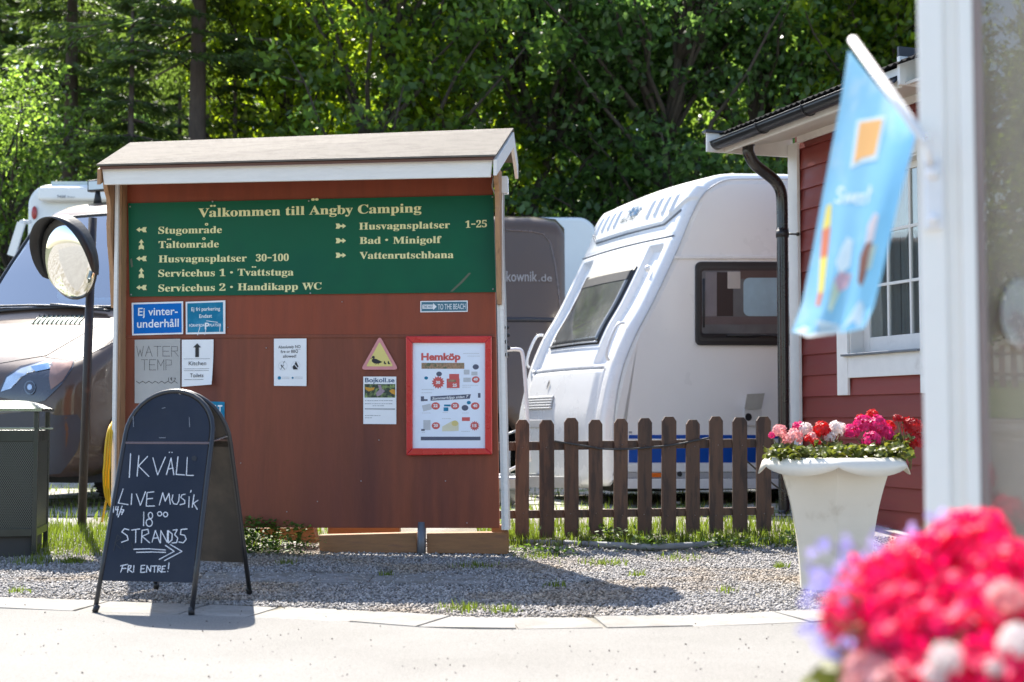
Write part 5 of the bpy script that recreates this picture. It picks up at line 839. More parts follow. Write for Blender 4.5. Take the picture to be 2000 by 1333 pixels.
def geranium(label, spots, leaves, name='geranium_plant', soil_z=.62, hr=1.0, nfl=44):
    cx = sum(s_[0].x for s_ in spots)/len(spots); cy = sum(s_[0].y for s_ in spots)/len(spots)
    t_ = thing(name, (cx, cy, soil_z), label, 'flowers')
    for (p, r, colr) in spots:
        mb = MB(); mb.keep = True; head(mb, p, r*hr, nfl); mb.build('flower_head', cols[colr], t_, world=True)
    mb = MB()
    for (p, r, _) in spots: mb.tube([Vector((cx+(p.x-cx)*.4, cy+(p.y-cy)*.4, soil_z)), p.lerp(Vector((cx, cy, soil_z)), .4)+Vector((0, 0, .01)), p], .003, 5)
    mb.build('stems', m_stem, t_)
    mb = MB(); mb.keep = True
    for (p0, ex, ey, ez, n, lr) in leaves:
        for _ in range(n):
            gs_ = lambda s_: max(-1.5*s_, min(1.5*s_, random.gauss(0, s_))); p = Vector(p0)+Vector((gs_(ex), gs_(ey), gs_(ez))); nv = Vector((random.uniform(-.7, .7), random.uniform(-.9, .5), random.uniform(.1, 1))).normalized(); leafdisc(mb, p, lr*random.uniform(.6, 1.2), nv)
    o_ = mb.build('foliage', m_leaf, t_); return t_
def hp(px, py, dy=0, Y=None): return atY(px, py, (Y or PC.y)+dy)
QX = lambda x: 1460+x*.3151; QY = lambda y: 760+y*.3151
def sp_(l): return [(hp(QX(x), QY(y), dy), r*.3151/kpp, c) for x, y, r, dy, c in l]
lf = lambda x, y, dy, n, ex=.055, ez=.02: (hp(QX(x), QY(y), dy), ex, .07, ez, n, .022)
geranium('pale pink geranium at the left of the cream planter', sp_([(150, 290, 22, -.05, 'magenta'), (200, 265, 45, 0, 'pale pink'), (290, 300, 50, -.08, 'pale pink'), (240, 320, 32, .02, 'pale pink'), (315, 235, 36, .05, 'magenta')]), [lf(230, 390, -.1, 90), lf(300, 400, -.16, 60)])
geranium('white-pink geranium in the middle of the cream planter', sp_([(360, 255, 46, .03, 'white'), (400, 300, 32, -.06, 'pale pink'), (545, 255, 55, .0, 'white'), (510, 300, 35, -.05, 'white'), (585, 250, 36, .05, 'white')]), [lf(420, 400, -.14, 90), lf(560, 390, -.15, 60)])
geranium('bright red geranium between the pale heads in the cream planter', sp_([(460, 255, 52, -.04, 'red'), (375, 310, 24, -.12, 'red'), (425, 340, 32, -.13, 'red'), (490, 270, 34, -.02, 'red')]), [lf(460, 400, -.2, 60), lf(510, 360, -.1, 50)])
geranium('large magenta geranium at the right of the cream planter', sp_([(650, 265, 52, 0, 'magenta'), (720, 225, 62, .02, 'magenta'), (800, 220, 58, .0, 'magenta'), (770, 320, 56, -.1, 'magenta'), (850, 270, 52, .02, 'magenta'), (700, 185, 30, .06, 'red'), (775, 165, 38, .06, 'red'), (880, 235, 38, .06, 'red'), (890, 300, 32, .0, 'magenta')]), [lf(680, 390, -.16, 110), lf(840, 385, -.14, 110), lf(920, 360, -.05, 50, .04), lf(880, 400, -.1, 60)])
geranium('dark red geranium leaning out over the right rim of the cream planter', sp_([(930, 185, 28, .02, 'dark red'), (1018, 235, 60, 0, 'dark red'), (1040, 330, 56, -.02, 'dark red'), (960, 190, 16, 0, 'dark red')]), [lf(930, 350, .02, 40, .03, .03)])

# foreground tub with the out-of-focus flowers
TC = Vector((.56, 1.66, 0))
tb = thing('planter', TC, 'cream tub under the blurred pink flowers in the foreground', 'planter')
mb = MB(); mb.lathe([(.16, 0), (.17, .02), (.25, .40), (.27, .43), (.27, .46), (.24, .46), (.235, .42), (.001, .42)], TC, 32); mb.build('pot', m_pot, tb)
def fspots(l): return [(atY(x, y+32, Y), r*.92, c) for x, y, Y, r, c in l]
A_ = [(1700, 1125, 1.66, .046), (1790, 1085, 1.70, .048), (1885, 1045, 1.72, .050), (1955, 1085, 1.66, .046), (1665, 1185, 1.60, .042), (1760, 1180, 1.62, .046), (1850, 1150, 1.66, .048), (1945, 1165, 1.6, .046), (1730, 1245, 1.56, .042), (1815, 1225, 1.56, .045), (1905, 1225, 1.55, .045), (1990, 1200, 1.6, .044), (1905, 1300, 1.50, .046), (1990, 1300, 1.48, .045), (1780, 1290, 1.52, .034), (1840, 1330, 1.48, .038), (1925, 1020, 1.75, .036), (2060, 1190, 1.7, .045), (2080, 1270, 1.6, .045), (1990, 1370, 1.5, .05), (1880, 1390, 1.5, .05)]
geranium('mass of blurred hot pink geraniums filling the lower right corner', fspots([(x, y, Y, r, 'hot pink') for x, y, Y, r in A_]), [((.50, 1.62, .55), .09, .06, .05, 260, .028), ((.60, 1.70, .52), .08, .08, .05, 200, .028), ((.48, 1.56, .60), .05, .03, .03, 80, .024)], soil_z=.44, nfl=46)
geranium('pale pink and white blurred geraniums among the hot pink ones', fspots([(1700, 1290, 1.54, .034, 'pale pink'), (1725, 1330, 1.5, .034, 'pale pink'), (1845, 1258, 1.46, .019, 'white'), (1828, 1290, 1.46, .014, 'white'), (1988, 1225, 1.46, .022, 'white'), (1945, 1275, 1.46, .012, 'white'), (1965, 1140, 1.55, .022, 'pale pink')]), [((.42, 1.55, .50), .05, .04, .04, 70, .024)], soil_z=.44)
# lobelia: loose sprays of tiny lilac flowers
lo_ = thing('lobelia_plant', (.40, 1.6, .44), 'wispy lilac lobelia sprays hanging at the left of the blurred flowers', 'flowers')
mb = MB(); mb.keep = True; sb = MB()
for (x, y, Y, n) in [(1592, 1100, 1.62, 6), (1620, 1065, 1.62, 7), (1640, 1110, 1.6, 7), (1665, 1060, 1.64, 6), (1600, 1140, 1.58, 9), (1625, 1130, 1.58, 7), (1690, 1065, 1.66, 6), (1722, 1050, 1.68, 7), (1780, 1032, 1.74, 7), (1815, 1020, 1.76, 6), (1580, 1180, 1.55, 7), (1575, 1225, 1.54, 7), (1600, 1255, 1.53, 6), (1625, 1275, 1.53, 7), (1640, 1165, 1.58, 7), (1655, 1250, 1.52, 7)]:
    for _ in range(max(3, int(n*.8))):
        p = atY(x+random.gauss(0, 13), y+random.gauss(0, 12), Y+random.gauss(0, .02)); nv = Vector((random.uniform(-.6, .6), -1, random.uniform(-.2, .8))).normalized(); a, b = frame_of(nv); r = random.uniform(.004, .0075)
        for k in range(5): t = k*1.2566+random.random(); d = a*math.cos(t)+b*math.sin(t); e = (a*math.cos(t+1.57)+b*math.sin(t+1.57))*r*.4; mb.add([p, p+d*r*.6+e, p+d*r, p+d*r*.6-e], [(0, 1, 2, 3)])
    sb.tube(smoothpts([Vector((.47, 1.62, .50)), atY((x+1740)/2, (y+1200)/2+10, Y), atY(x, y, Y)], 4), .0012, 4)
o_ = mb.build('flowers', cols['lilac'], lo_); o_['kind'] = 'stuff'; sb.build('stems', m_stem, lo_)
# ------------------------------------------------------------------ the red cabin
m_rb = M('falu_red_board', (.215, .038, .028), .5, objr=.10, var=.12, vs=4, stretch=(1, 1, 6), bump=.12, bs=40, island=0, c2=(.20, .032, .027), c2s=2)
m_wt2 = M('white_trim', (.76, .75, .72), .55, var=.05, vs=9, c2=(.55, .52, .48), c2s=4, c2t=.72, bump=.08, bs=60)
AW = R(19.5); Wd = Vector((math.sin(AW), -math.cos(AW), 0)); WC = Vector((.2004*11.6, 11.6, CAMH)); W = Plane(WC, Wd)
G0 = .06-CAMH
hs = thing('red_cabin', (WC.x, WC.y, .06), 'red cabin with horizontal boards, white window and black gutter on the right', 'cabin')
wb = lambda n, m, u0, u1, v0, v1, o0, o1, bv=.003, par=None: MB().hexa([W.w(u0, v0, o0), W.w(u1, v0, o0), W.w(u1, v0, o1), W.w(u0, v0, o1)], [W.w(u0, v1, o0), W.w(u1, v1, o0), W.w(u1, v1, o1), W.w(u0, v1, o1)], m if isinstance(m, int) else 0).build(n, m, par or hs, bevel=bv)
cu0 = W.uv(1637, 650, .03)[0]; cu1 = W.uv(1656, 650, .03)[0]; cw = cu1-cu0+.01
ou1 = W.uv(1797, 500, .03)[0]; zb = W.uv(1700, 692, .03)[1]; zt = W.uv(1785, 300, .03)[1]; UE = 3.6; ZT = W.uv(1556, 268)[1]+.02
u0_, u1_ = cu0+cw, ou1
z = G0; ph = .168; k = 0
while z < ZT-.02:
    z1 = min(z+ph, ZT); segs = [(.02, UE)]
    if z1 > zb and z < zt: segs = [(.02, u0_), (u1_, UE)]
    for a, b in segs:
        j = random.uniform(-.0015, .0015); mb = MB()
        mb.hexa([W.w(a, z-.004, -.012), W.w(b, z-.004, -.012), W.w(b, z-.004, .020+j), W.w(a, z-.004, .020+j)], [W.w(a, z1-.004, -.012), W.w(b, z1-.004, -.012), W.w(b, z1-.004, .004), W.w(a, z1-.004, .004)]); mb.build('board', m_rb, hs, bevel=.0025)
    z = z1; k += 1
wb('corner_board', m_wt2, -.03, .115, G0-.02, ZT-.08, .0215, .048); wb('corner_board', m_wt2, -.03, -.006, G0-.02, ZT-.08, -.12, .021)
# far gable wall and the rest of the body
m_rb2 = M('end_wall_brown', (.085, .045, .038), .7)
mb = MB(); mb.hexa([W.w(0, G0, -.13), W.w(.1, G0, -.13), W.w(.1, G0, -5), W.w(0, G0, -5)], [W.w(0, ZT, -.13), W.w(.1, ZT, -.13), W.w(.1, ZT, -5), W.w(0, ZT, -5)]); mb.build('end_wall', m_rb2, hs)
mb = MB(); mb.hexa([W.w(UE, G0, 0), W.w(UE-.1, G0, 0), W.w(UE-.1, G0, -5), W.w(UE, G0, -5)], [W.w(UE, ZT, 0), W.w(UE-.1, ZT, 0), W.w(UE-.1, ZT, -5), W.w(UE, ZT, -5)]); mb.build('end_wall', m_rb2, hs)
# window
wn = MB(); cas = (.021, .045)
win = wb('window', m_wt2, cu0, cu0+cw, zb-.30, zt+.13, *cas)     # left casing carries the other window pieces
def wc(n, m, *a, **k): o = wb(n, m, *a, **k); o.parent = win; return o
wc('casing', m_wt2, ou1, ou1+cw+.02, zb-.30, zt+.13, *cas); wc('casing', m_wt2, cu0+cw+.002, ou1-.002, zb-.17, zb-.005, .0205, .043); wc('casing', m_wt2, cu0+cw+.002, ou1-.002, zt, zt+.13, .0205, .043)
wc('sill', M('zinc_sill', (.20, .22, .25), .4, .6), cu0+cw-.05, ou1+.0, zb-.005, zb+.012, -.05, .075)
wc('reveal', m_wt2, u0_-.012, u0_+.012, zb+.012, zt, -.14, .02); wc('reveal', m_wt2, ou1-.012, ou1+.012, zb+.012, zt, -.14, .02); wc('reveal', m_wt2, u0_, ou1, zt-.012, zt+.012, -.14, .02)
D_ = -.10; gl = W.uv(1697, 500, D_)[0]; b1 = W.uv(1733, 500, D_)[0]; b2 = W.uv(1777, 500, D_)[0]; gr = ou1-.065
rows = [W.uv(1750, y, D_)[1] for y in (655, 552, 447, 337)]
zs0 = zb+.014; zs1 = zt-.013
wc('sash', m_wt2, u0_+.013, gl, zs0, zs1, D_-.03, D_+.005); wc('sash', m_wt2, gr, ou1-.013, zs0, zs1, D_-.03, D_+.005); wc('sash', m_wt2, gl+.001, gr-.001, zs0, rows[0], D_-.028, D_+.003); wc('sash', m_wt2, gl+.001, gr-.001, rows[3], zs1, D_-.028, D_+.003)
for b in (b1, b2): wc('muntin', m_wt2, b-.011, b+.011, rows[0]+.001, rows[3]-.001, D_-.022, D_, bv=.002)
for r_ in rows[1:3]: wc('muntin', m_wt2, gl+.001, gr-.001, r_-.011, r_+.011, D_-.020, D_-.002, bv=.002)
gw = glass('window_glass', (.80, .84, .84), .12)
ue = [gl, b1, b2, gr]
for i in range(3):
    for j in range(3):
        e = random.uniform(-.002, .002); mb = MB(); mb.hexa([W.w(ue[i], rows[j], D_-.012+e), W.w(ue[i+1], rows[j], D_-.012-e), W.w(ue[i+1], rows[j], D_-.014-e), W.w(ue[i], rows[j], D_-.014+e)], [W.w(ue[i], rows[j+1], D_-.012), W.w(ue[i+1], rows[j+1], D_-.012), W.w(ue[i+1], rows[j+1], D_-.014), W.w(ue[i], rows[j+1], D_-.014)]); o = mb.build('pane', gw, hs); o.parent = win
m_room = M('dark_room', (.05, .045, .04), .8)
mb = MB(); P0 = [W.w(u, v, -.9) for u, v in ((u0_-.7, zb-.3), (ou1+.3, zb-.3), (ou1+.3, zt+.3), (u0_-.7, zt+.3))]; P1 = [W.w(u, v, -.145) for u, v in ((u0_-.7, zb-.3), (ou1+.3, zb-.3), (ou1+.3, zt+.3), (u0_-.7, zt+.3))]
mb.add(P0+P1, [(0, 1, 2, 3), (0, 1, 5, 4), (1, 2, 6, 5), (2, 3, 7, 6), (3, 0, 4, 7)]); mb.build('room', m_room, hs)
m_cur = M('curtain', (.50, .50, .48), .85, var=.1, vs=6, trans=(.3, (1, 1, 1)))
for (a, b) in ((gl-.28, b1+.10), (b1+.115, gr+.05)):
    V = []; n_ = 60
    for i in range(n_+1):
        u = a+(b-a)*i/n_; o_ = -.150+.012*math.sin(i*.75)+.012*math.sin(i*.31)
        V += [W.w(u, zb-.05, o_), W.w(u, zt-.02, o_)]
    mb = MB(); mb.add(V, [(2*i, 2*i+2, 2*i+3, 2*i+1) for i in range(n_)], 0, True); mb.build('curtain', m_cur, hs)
# eaves
OV = .62; zw = ZT-.03; ze = ZT-.165; m_sof = M('soffit', (.60, .56, .50), .6, var=.08, vs=5)
ua_ = W.uv(1757, 130, OV)[0]; UR = ua_-.0
MB().hexa([W.w(-.04, zw, .03), W.w(UE, zw, .03), W.w(UE, ze, OV-.02), W.w(-.04, ze, OV-.02)], [W.w(-.04, zw+.02, .03), W.w(UE, zw+.02, .03), W.w(UE, ze+.02, OV-.02), W.w(-.04, ze+.02, OV-.02)]).build('soffit', m_sof, hs)
wb('soffit_lath', m_wt2, .12, UE, zw-.06, zw-.005, .022, .05); wb('fascia', m_wt2, -.04, UR, ze-.01, ze+.125, OV-.02, OV+.005)
m_flash = M('dark_flashing', (.05, .05, .055), .4, .5)
e0y = W.uv(1460, 243, OV-.2)[1]; 
mb = MB(); mb.hexa([W.w(-.065, ze-.01, -.01), W.w(-.042, ze-.01, -.01), W.w(-.042, ze-.01, OV+.16), W.w(-.065, ze-.01, OV+.16)], [W.w(-.065, ze+.145, -.01), W.w(-.042, ze+.145, -.01), W.w(-.042, ze+.145, OV+.16), W.w(-.065, ze+.145, OV+.16)]); mb.build('end_board', m_wt2, hs, bevel=.003)
mb = MB(); mb.hexa([W.w(-.09, ze+.146, -.01), W.w(-.02, ze+.146, -.01), W.w(-.02, ze+.146, OV+.18), W.w(-.09, ze+.146, OV+.18)], [W.w(-.09, ze+.165, -.01), W.w(-.02, ze+.165, -.01), W.w(-.02, ze+.165, OV+.18), W.w(-.09, ze+.165, OV+.18)]); mb.build('flashing', m_flash, hs)
# near gable board with its capping
zn0 = W.uv(1757, 168, OV)[1]; zn1 = W.uv(1757, 112, OV)[1]; zn2 = W.uv(1757, 93, OV)[1]
mb = MB(); mb.hexa([W.w(UR, zn0, OV+.02), W.w(UR+.03, zn0, OV+.02), W.w(UR+.03, zn0, -.6), W.w(UR, zn0, -.6)], [W.w(UR, zn1, OV+.02), W.w(UR+.03, zn1, OV+.02), W.w(UR+.03, zn1, -.6), W.w(UR, zn1, -.6)]); mb.build('end_board', m_wt2, hs, bevel=.003)
mb = MB(); mb.hexa([W.w(UR+.004, zn1, OV+.02), W.w(UR+.026, zn1, OV+.02), W.w(UR+.026, zn1, -.6), W.w(UR+.004, zn1, -.6)], [W.w(UR+.004, zn2, OV+.02), W.w(UR+.026, zn2, OV+.02), W.w(UR+.026, zn2, -.6), W.w(UR+.004, zn2, -.6)]); mb.build('flashing', m_flash, hs)
# corrugated roof
m_roof = M('metal_roof', (.02, .02, .021), .9, 0, spec=.1, var=.15)
V = []; nc = 170; sl = math.tan(R(22))
for i in range(nc+1):
    u = -.10+(UE-.02+.10)*i/nc; h = .009*math.sin(u*2*math.pi/.076)
    for d in (0, 1, 2, 3): V.append(W.w(u, ze+.140+h+d*1.1*sl*.93, OV+.05-d*1.1))
F = [(i*4+d, (i+1)*4+d, (i+1)*4+d+1, i*4+d+1) for i in range(nc) for d in range(3)]
mb = MB(); mb.add(V, F, 0, True); o = mb.build('roof', m_roof, hs); sm = o.modifiers.new('s', 'SOLIDIFY'); sm.thickness = .006
# gutter
m_gut = M('black_gutter', (.03, .03, .033), .35, .5, var=.15, vs=5)
gc = ze+.07; GR = .062; GO = OV+.072
mb = MB(); V = []; ns = 40; us = np.linspace(-.07, UR, ns)
for u in us:
    for k in range(9): a = math.pi+math.pi*k/8; V.append(W.w(u, gc+GR*math.sin(a), GO+GR*math.cos(a)))
F = [(i*9+k, (i+1)*9+k, (i+1)*9+k+1, i*9+k+1) for i in range(ns-1) for k in range(8)]
mb.add(V, F, 0, True); mb.tube([W.w(u, gc, GO+GR) for u in us], .006, 8); mb.add([V[k] for k in range(9)], [tuple(range(9))]); o = mb.build('gutter', m_gut, hs); sm = o.modifiers.new('s', 'SOLIDIFY'); sm.thickness = .003
for px in (1490, 1580, 1690):
    u = W.uv(px, 230, GO)[0]; mb = MB(); P = [W.w(u, gc+(GR+.006)*math.sin(a), GO+(GR+.006)*math.cos(a)) for a in np.linspace(math.pi*.98, 2*math.pi*1.02, 12)]
    mb.tube(P, .005, 6); mb.tube([P[0], W.w(u+.02, gc-.05, OV-.05), W.w(u+.02, gc-.03, OV-.06)], .004, 5); mb.build('gutter_bracket', m_gut, hs)
# downpipe with its swan neck
dY = 11.25; dp = [atY(1462, 258, 11.3), atY(1461, 285, 11.3), atY(1463, 302, 11.3), atY(1475, 322, 11.33), atY(1495, 338, 11.38), atY(1514, 354, 11.42), atY(1525, 374, 11.45), atY(1527.5, 400, 11.46), atY(1528, 440, 11.46)]
bot = atY(1532, 1004, 11.46); mb = MB(); mb.tube(smoothpts(dp, 4)+[dp[-1].lerp(bot, .5), bot], .047, 14, cap=False)
mb.tube([bot, bot+Vector((.0, -.05, -.04)), bot+Vector((0, -.12, -.07))], .05, 14)
for q1, q2 in ((dp[1], dp[0]),): mb.tube([q1, q2], .056, 14)
for f in (.02, .995): q_ = dp[-1].lerp(bot, f); mb.tube([q_-Vector((0, 0, .02)), q_+Vector((0, 0, .02))], .0505, 14)
mb.build('downpipe', M('black_downpipe', (.028, .026, .026), .28, .3, coat=.4), hs)
q_ = atY(1528, 457, 11.46); mb = MB(); mb.tube([q_-Vector((0, 0, .03)), q_+Vector((0, 0, .03))], .053, 14); mb.tube([q_+Vector((.04, 0, 0)), q_+Vector((.15, .03, 0))], .008, 6); mb.lathe([(.016, 0), (.016, .02)], q_+Vector((.12, .02, 0)), 8, axis=(1, 0, 0)); mb.build('pipe_clamp', m_blk, hs)

# ------------------------------------------------------------------ the near building: white corner post and its window
nx_ = Vector((math.cos(R(17)), -math.sin(R(17)), 0)); NP0 = atY(1804, 820, 2.42); N_P = Plane(NP0, nx_)
nbld = thing('kiosk_corner', (NP0.x, NP0.y, 0), 'blurred white corner post and window of the near building at the right edge', 'building')
def nbx(n, m, u0, u1, v0, v1, o0, o1, bv=.002): return MB().hexa([N_P.w(u0, v0, o0), N_P.w(u1, v0, o0), N_P.w(u1, v0, o1), N_P.w(u0, v0, o1)], [N_P.w(u0, v1, o0), N_P.w(u1, v1, o0), N_P.w(u1, v1, o1), N_P.w(u0, v1, o1)]).build(n, m, nbld, bevel=bv)
m_np = M('white_post', (.93, .90, .85), .5, var=.04, vs=3); m_nb = M('brown_frame', (.33, .25, .23), .5)
NT = 2.0; NB = -CAMH
nbx('corner_post', m_np, 0, .042, NB, NT, 0, -.10); nbx('corner_post', m_np, .042, .066, NB, NT, -.012, -.10); nbx('corner_post', m_np, .066, .090, NB, NT, -.004, -.10); nbx('window_frame', m_nb, .090, .106, NB+.5, NT, -.02, -.10); nbx('window_frame', m_nb, .106, 1.5, NB+.5, NB+.56, -.03, -.10)
nbx('wall', m_np, .090, 1.6, NB, NB+.5, -.01, -.10); nbx('wall', m_np, 1.5, 1.6, NB+.5, NT, -.01, -.10); nbx('wall', m_np, .106, 1.5, NT-.1, NT, -.01, -.10)
gl_m = glass('reflecting_pane', (.97, .97, .96), .02, .01)
tl = .036; MB().hexa([N_P.w(.107, NB+.561, -.066), N_P.w(1.499, NB+.561, -.066), N_P.w(1.499, NB+.561, -.070), N_P.w(.107, NB+.561, -.070)], [N_P.w(.107, NT-.101, -.066+tl*1.6), N_P.w(1.499, NT-.101, -.066+tl*1.6), N_P.w(1.499, NT-.101, -.070+tl*1.6), N_P.w(.107, NT-.101, -.070+tl*1.6)]).build('pane', gl_m, nbld)
nbx('blind', M('taupe_blind', (.50, .42, .36), .8, var=.06), .107, 1.499, NB+.56, NT-.1, -.085, -.09, 0)
reflection = thing('reflection_standin', N_P.w(.19, N_P.uv(1990, 610)[1], -.075), 'pale grey rounded shape behind the right-hand window pane, standing in for a reflected person', 'reflection')  # added shape behind the glass, standing in for the reflection of a person
mb = MB(); mb.ball(N_P.w(.165, N_P.uv(1975, 608)[1], -.0785), .062, 16, sq=(.62, .06, 1.0)); mb.tube([N_P.w(.185, N_P.uv(1990, 560)[1], -.078), N_P.w(.20, NT-.12, -.078)], .002, 5); mb.build('body', M('reflection_grey', (.62, .60, .60), .9, var=.15, vs=30, c2=(.45, .36, .36), c2s=30), reflection)
NS = (Vector((NP0.x, NP0.y, 0)).normalized()*1.0)
mb = MB(); a = N_P.w(.01, NB, -.1); b = a+NS*1.5+Vector((.12, 0, 0)); c_ = N_P.w(1.6, NB, -.1); d_ = c_+NS*1.5; up2 = Vector((0, 0, NT-NB)); mb.hexa([a, c_, d_, b], [a+up2, c_+up2, d_+up2, b+up2]); mb.build('room_body', m_nb, nbld)
# ------------------------------------------------------------------ the flag on its slanting pole
P_lo = atY(1812, 283, 2.36); P_hi = atY(1665, 78, 2.72)
fg = thing('ice_cream_flag', P_lo, 'light blue ice cream flag with an orange emblem hanging from a slanting white pole', 'flag')
m_pw = M('white_flagpole', (.82, .81, .82), .4)
MB().tube([P_lo, P_hi], .0085, 10).build('pole', m_pw, fg)
mb = MB(); q_ = N_P.w(.02, N_P.uv(1832, 330)[1], .01); mb.tube([P_lo, q_], .006, 8); mb.box(N_P.w(.022, N_P.uv(1832, 380)[1], .006), (.028, .012, .12)); mb.ball(N_P.w(.022, N_P.uv(1832, 340)[1], .012), .013); mb.ball(N_P.w(.022, N_P.uv(1832, 430)[1], .012), .011); mb.build('bracket', m_pw, fg)
LE = [(1657, 98), (1640, 210), (1622, 300), (1603, 400), (1585, 500), (1567, 590), (1546, 650)]; RE = [(1790, 262), (1775, 320), (1757, 385), (1740, 460), (1724, 530), (1708, 595), (1688, 641)]
def FLG(u, v, off=0.0):
    k = v*6; i = min(int(k), 5); t = k-i; l = [LE[i][j]*(1-t)+LE[i+1][j]*t for j in (0, 1)]; r = [RE[i][j]*(1-t)+RE[i+1][j]*t for j in (0, 1)]
    x = l[0]*(1-u)+r[0]*u; y = l[1]*(1-u)+r[1]*u+(8*math.sin(u*math.pi)*v**6)
    Yv = 2.70*(1-u)+2.42*u+.022*math.sin(u*6+v*3)*v+.012*math.sin(u*13+1)*v+.05*v
    return atY(x, y, Yv-off)
mb = MB(); nu, nv = 22, 40
mb.add([FLG(i/nu, j/nv) for j in range(nv+1) for i in range(nu+1)], [(j*(nu+1)+i, j*(nu+1)+i+1, (j+1)*(nu+1)+i+1, (j+1)*(nu+1)+i) for j in range(nv) for i in range(nu)], 0, True)
m_flag = M('flag_blue', (.20, .52, .80), .7, var=.08, vs=7, c2=(.34, .62, .82), c2s=9, c2t=.6, trans=(.6, (1, 1, 1))); o = mb.build('cloth', m_flag, fg)
def fprint(name, polys, mat):
    mb = MB()
    for P in polys:
        n = len(P); c = (sum(a for a, b in P)/n, sum(b for a, b in P)/n); ring = [FLG(a, b, .0025) for a, b in P]; mid = [FLG((a+c[0])/2, (b+c[1])/2, .0025) for a, b in P]
        mb.add([FLG(*c, .0025)]+mid+ring, [(0, 1+i, 1+(i+1) % n) for i in range(n)]+[(1+i, 1+n+i, 1+n+(i+1) % n, 1+(i+1) % n) for i in range(n)], 0, True)
    o = mb.build(name, mat, fg); return o
fm = lambda n, c: M(n, c, .7, var=.05, trans=(.5, (1, 1, 1)))
def vsq(u0, v0, u1, v1): return [(u0, v0), (u1, v0), (u1, v1), (u0, v1)]
def uvpx(px, py):   # photo point on the cloth -> (u, v)
    v = .5
    for _ in range(12):
        k = min(max(v, 0), .9999)*6; i = int(k); t = k-i; l = [LE[i][j]*(1-t)+LE[i+1][j]*t for j in (0, 1)]; r = [RE[i][j]*(1-t)+RE[i+1][j]*t for j in (0, 1)]
        u = (px-l[0])/(r[0]-l[0]); y = l[1]*(1-u)+r[1]*u; v += (py-y)/480
    return (u, v)
def fpx(name, polys, mat): return fprint(name, [[uvpx(*p) for p in P] for P in polys], mat)
fpx('emblem_border', [[(1674, 235), (1730, 226), (1713, 312), (1685, 318), (1660, 330)]], fm('flag_white', (.72, .80, .82)))
def fpx2(name, polys, mat):
    o = fpx(name, polys, mat); 
    for v in o.data.vertices: v.co += Vector((0, -.0015, 0))
    return o
fpx2('emblem', [[(1679, 240), (1723, 233), (1708, 303), (1684, 309), (1667, 320)]], fm('flag_orange', (.90, .50, .18)))
sw = fm('flag_white', (.72, .80, .82))
ST = [[(1650, 372), (1642, 365), (1636, 375), (1645, 385), (1640, 397), (1630, 392)], [(1650, 398), (1655, 378), (1660, 396), (1665, 378), (1668, 394)], [(1672, 388), (1679, 380), (1672, 380), (1670, 396), (1678, 398)], [(1683, 388), (1690, 380), (1683, 380), (1681, 396), (1689, 398)], [(1700, 362), (1694, 396)], [(1694, 375), (1704, 373)]]
pol = []
for st in ST:
    for (x0, y0), (x1, y1) in zip(st, st[1:]):
        d = math.hypot(x1-x0, y1-y0); nx = -(y1-y0)/d*2.2; ny = (x1-x0)/d*2.2; pol.append([(x0+nx, y0+ny), (x1+nx, y1+ny), (x1-nx, y1-ny), (x0-nx, y0-ny)])
fpx('script', pol, sw)
fpx('rocket_lolly', [[(1615, 402), (1624, 398), (1622, 440), (1606, 450)]], fm('flag_yellow', (.85, .66, .12)))
fpx('rocket_lolly', [[(1606, 450), (1622, 442), (1616, 500), (1602, 505)]], fm('flag_red', (.75, .20, .10)))
fpx('rocket_lolly', [[(1602, 505), (1616, 500), (1608, 570), (1598, 572)]], fm('flag_yellow', (.85, .66, .12)))
fpx('rocket_lolly', [[(1598, 572), (1607, 570), (1600, 596), (1593, 596)]], fm('flag_red', (.75, .20, .10)))
fpx('cone', [[(1655, 462), (1666, 470), (1660, 520), (1640, 535), (1632, 512), (1645, 480)]], sw)
fpx('cone', [[(1640, 530), (1664, 535), (1655, 560), (1638, 570), (1630, 545)]], fm('flag_pinkish', (.75, .45, .50)))
fpx('cone', [[(1628, 545), (1640, 570), (1622, 608), (1618, 600)]], fm('flag_cream', (.62, .68, .50)))
fpx('chocolate_bar', [[(1708, 415), (1716, 420), (1706, 470), (1690, 478), (1695, 440)]], fm('flag_pinkwhite', (.75, .62, .62)))
fpx('chocolate_bar', [[(1690, 475), (1704, 472), (1690, 540), (1682, 560), (1675, 550), (1680, 500)]], fm('flag_brown', (.28, .10, .07)))
fpx('chocolate_bar', [[(1700, 480), (1712, 478), (1700, 525), (1692, 528)]], fm('flag_cream2', (.75, .75, .60)))
fpx('snow_drift', [[(1675, 590), (1682, 585), (1688, 600), (1684, 634), (1640, 642), (1655, 622)], [(1550, 646), (1600, 622), (1640, 630), (1640, 644), (1580, 647)]], sw)

# ------------------------------------------------------------------ caravan
TH = R(21); cr = Vector((math.cos(TH), math.sin(TH), 0)); cf = Vector((-math.sin(TH), math.cos(TH), 0))
CY0 = 12.3; CP0 = atY(1200, 820, CY0); CP = Plane(CP0, cr)
m_cw = M('caravan_white', (.78, .78, .77), .28, var=.015, vs=2, coat=.3, bump=.015, bs=6)
m_cs = M('caravan_side', (.82, .81, .79), .32, var=.02, vs=2, coat=.2, bump=.01, bs=6)
cv = thing('caravan', (CP0.x, CP0.y, .12), 'white caravan with a sloping ribbed front and black side window behind the fence', 'caravan')
prof_px = [(1200, 950), (1188, 945), (1183, 900), (1180, 860), (1182, 815), (1190, 770), (1199, 730), (1211, 690), (1234, 636), (1266, 579), (1311, 484), (1342, 410), (1357, 380), (1375, 358), (1400, 343), (1428, 337), (1480, 336.5), (1540, 337)]
pr = [CP.uv(x, y) for x, y in prof_px]; zr = pr[-1][1]; Lc = 5.6
CWD = 2.12
front = []
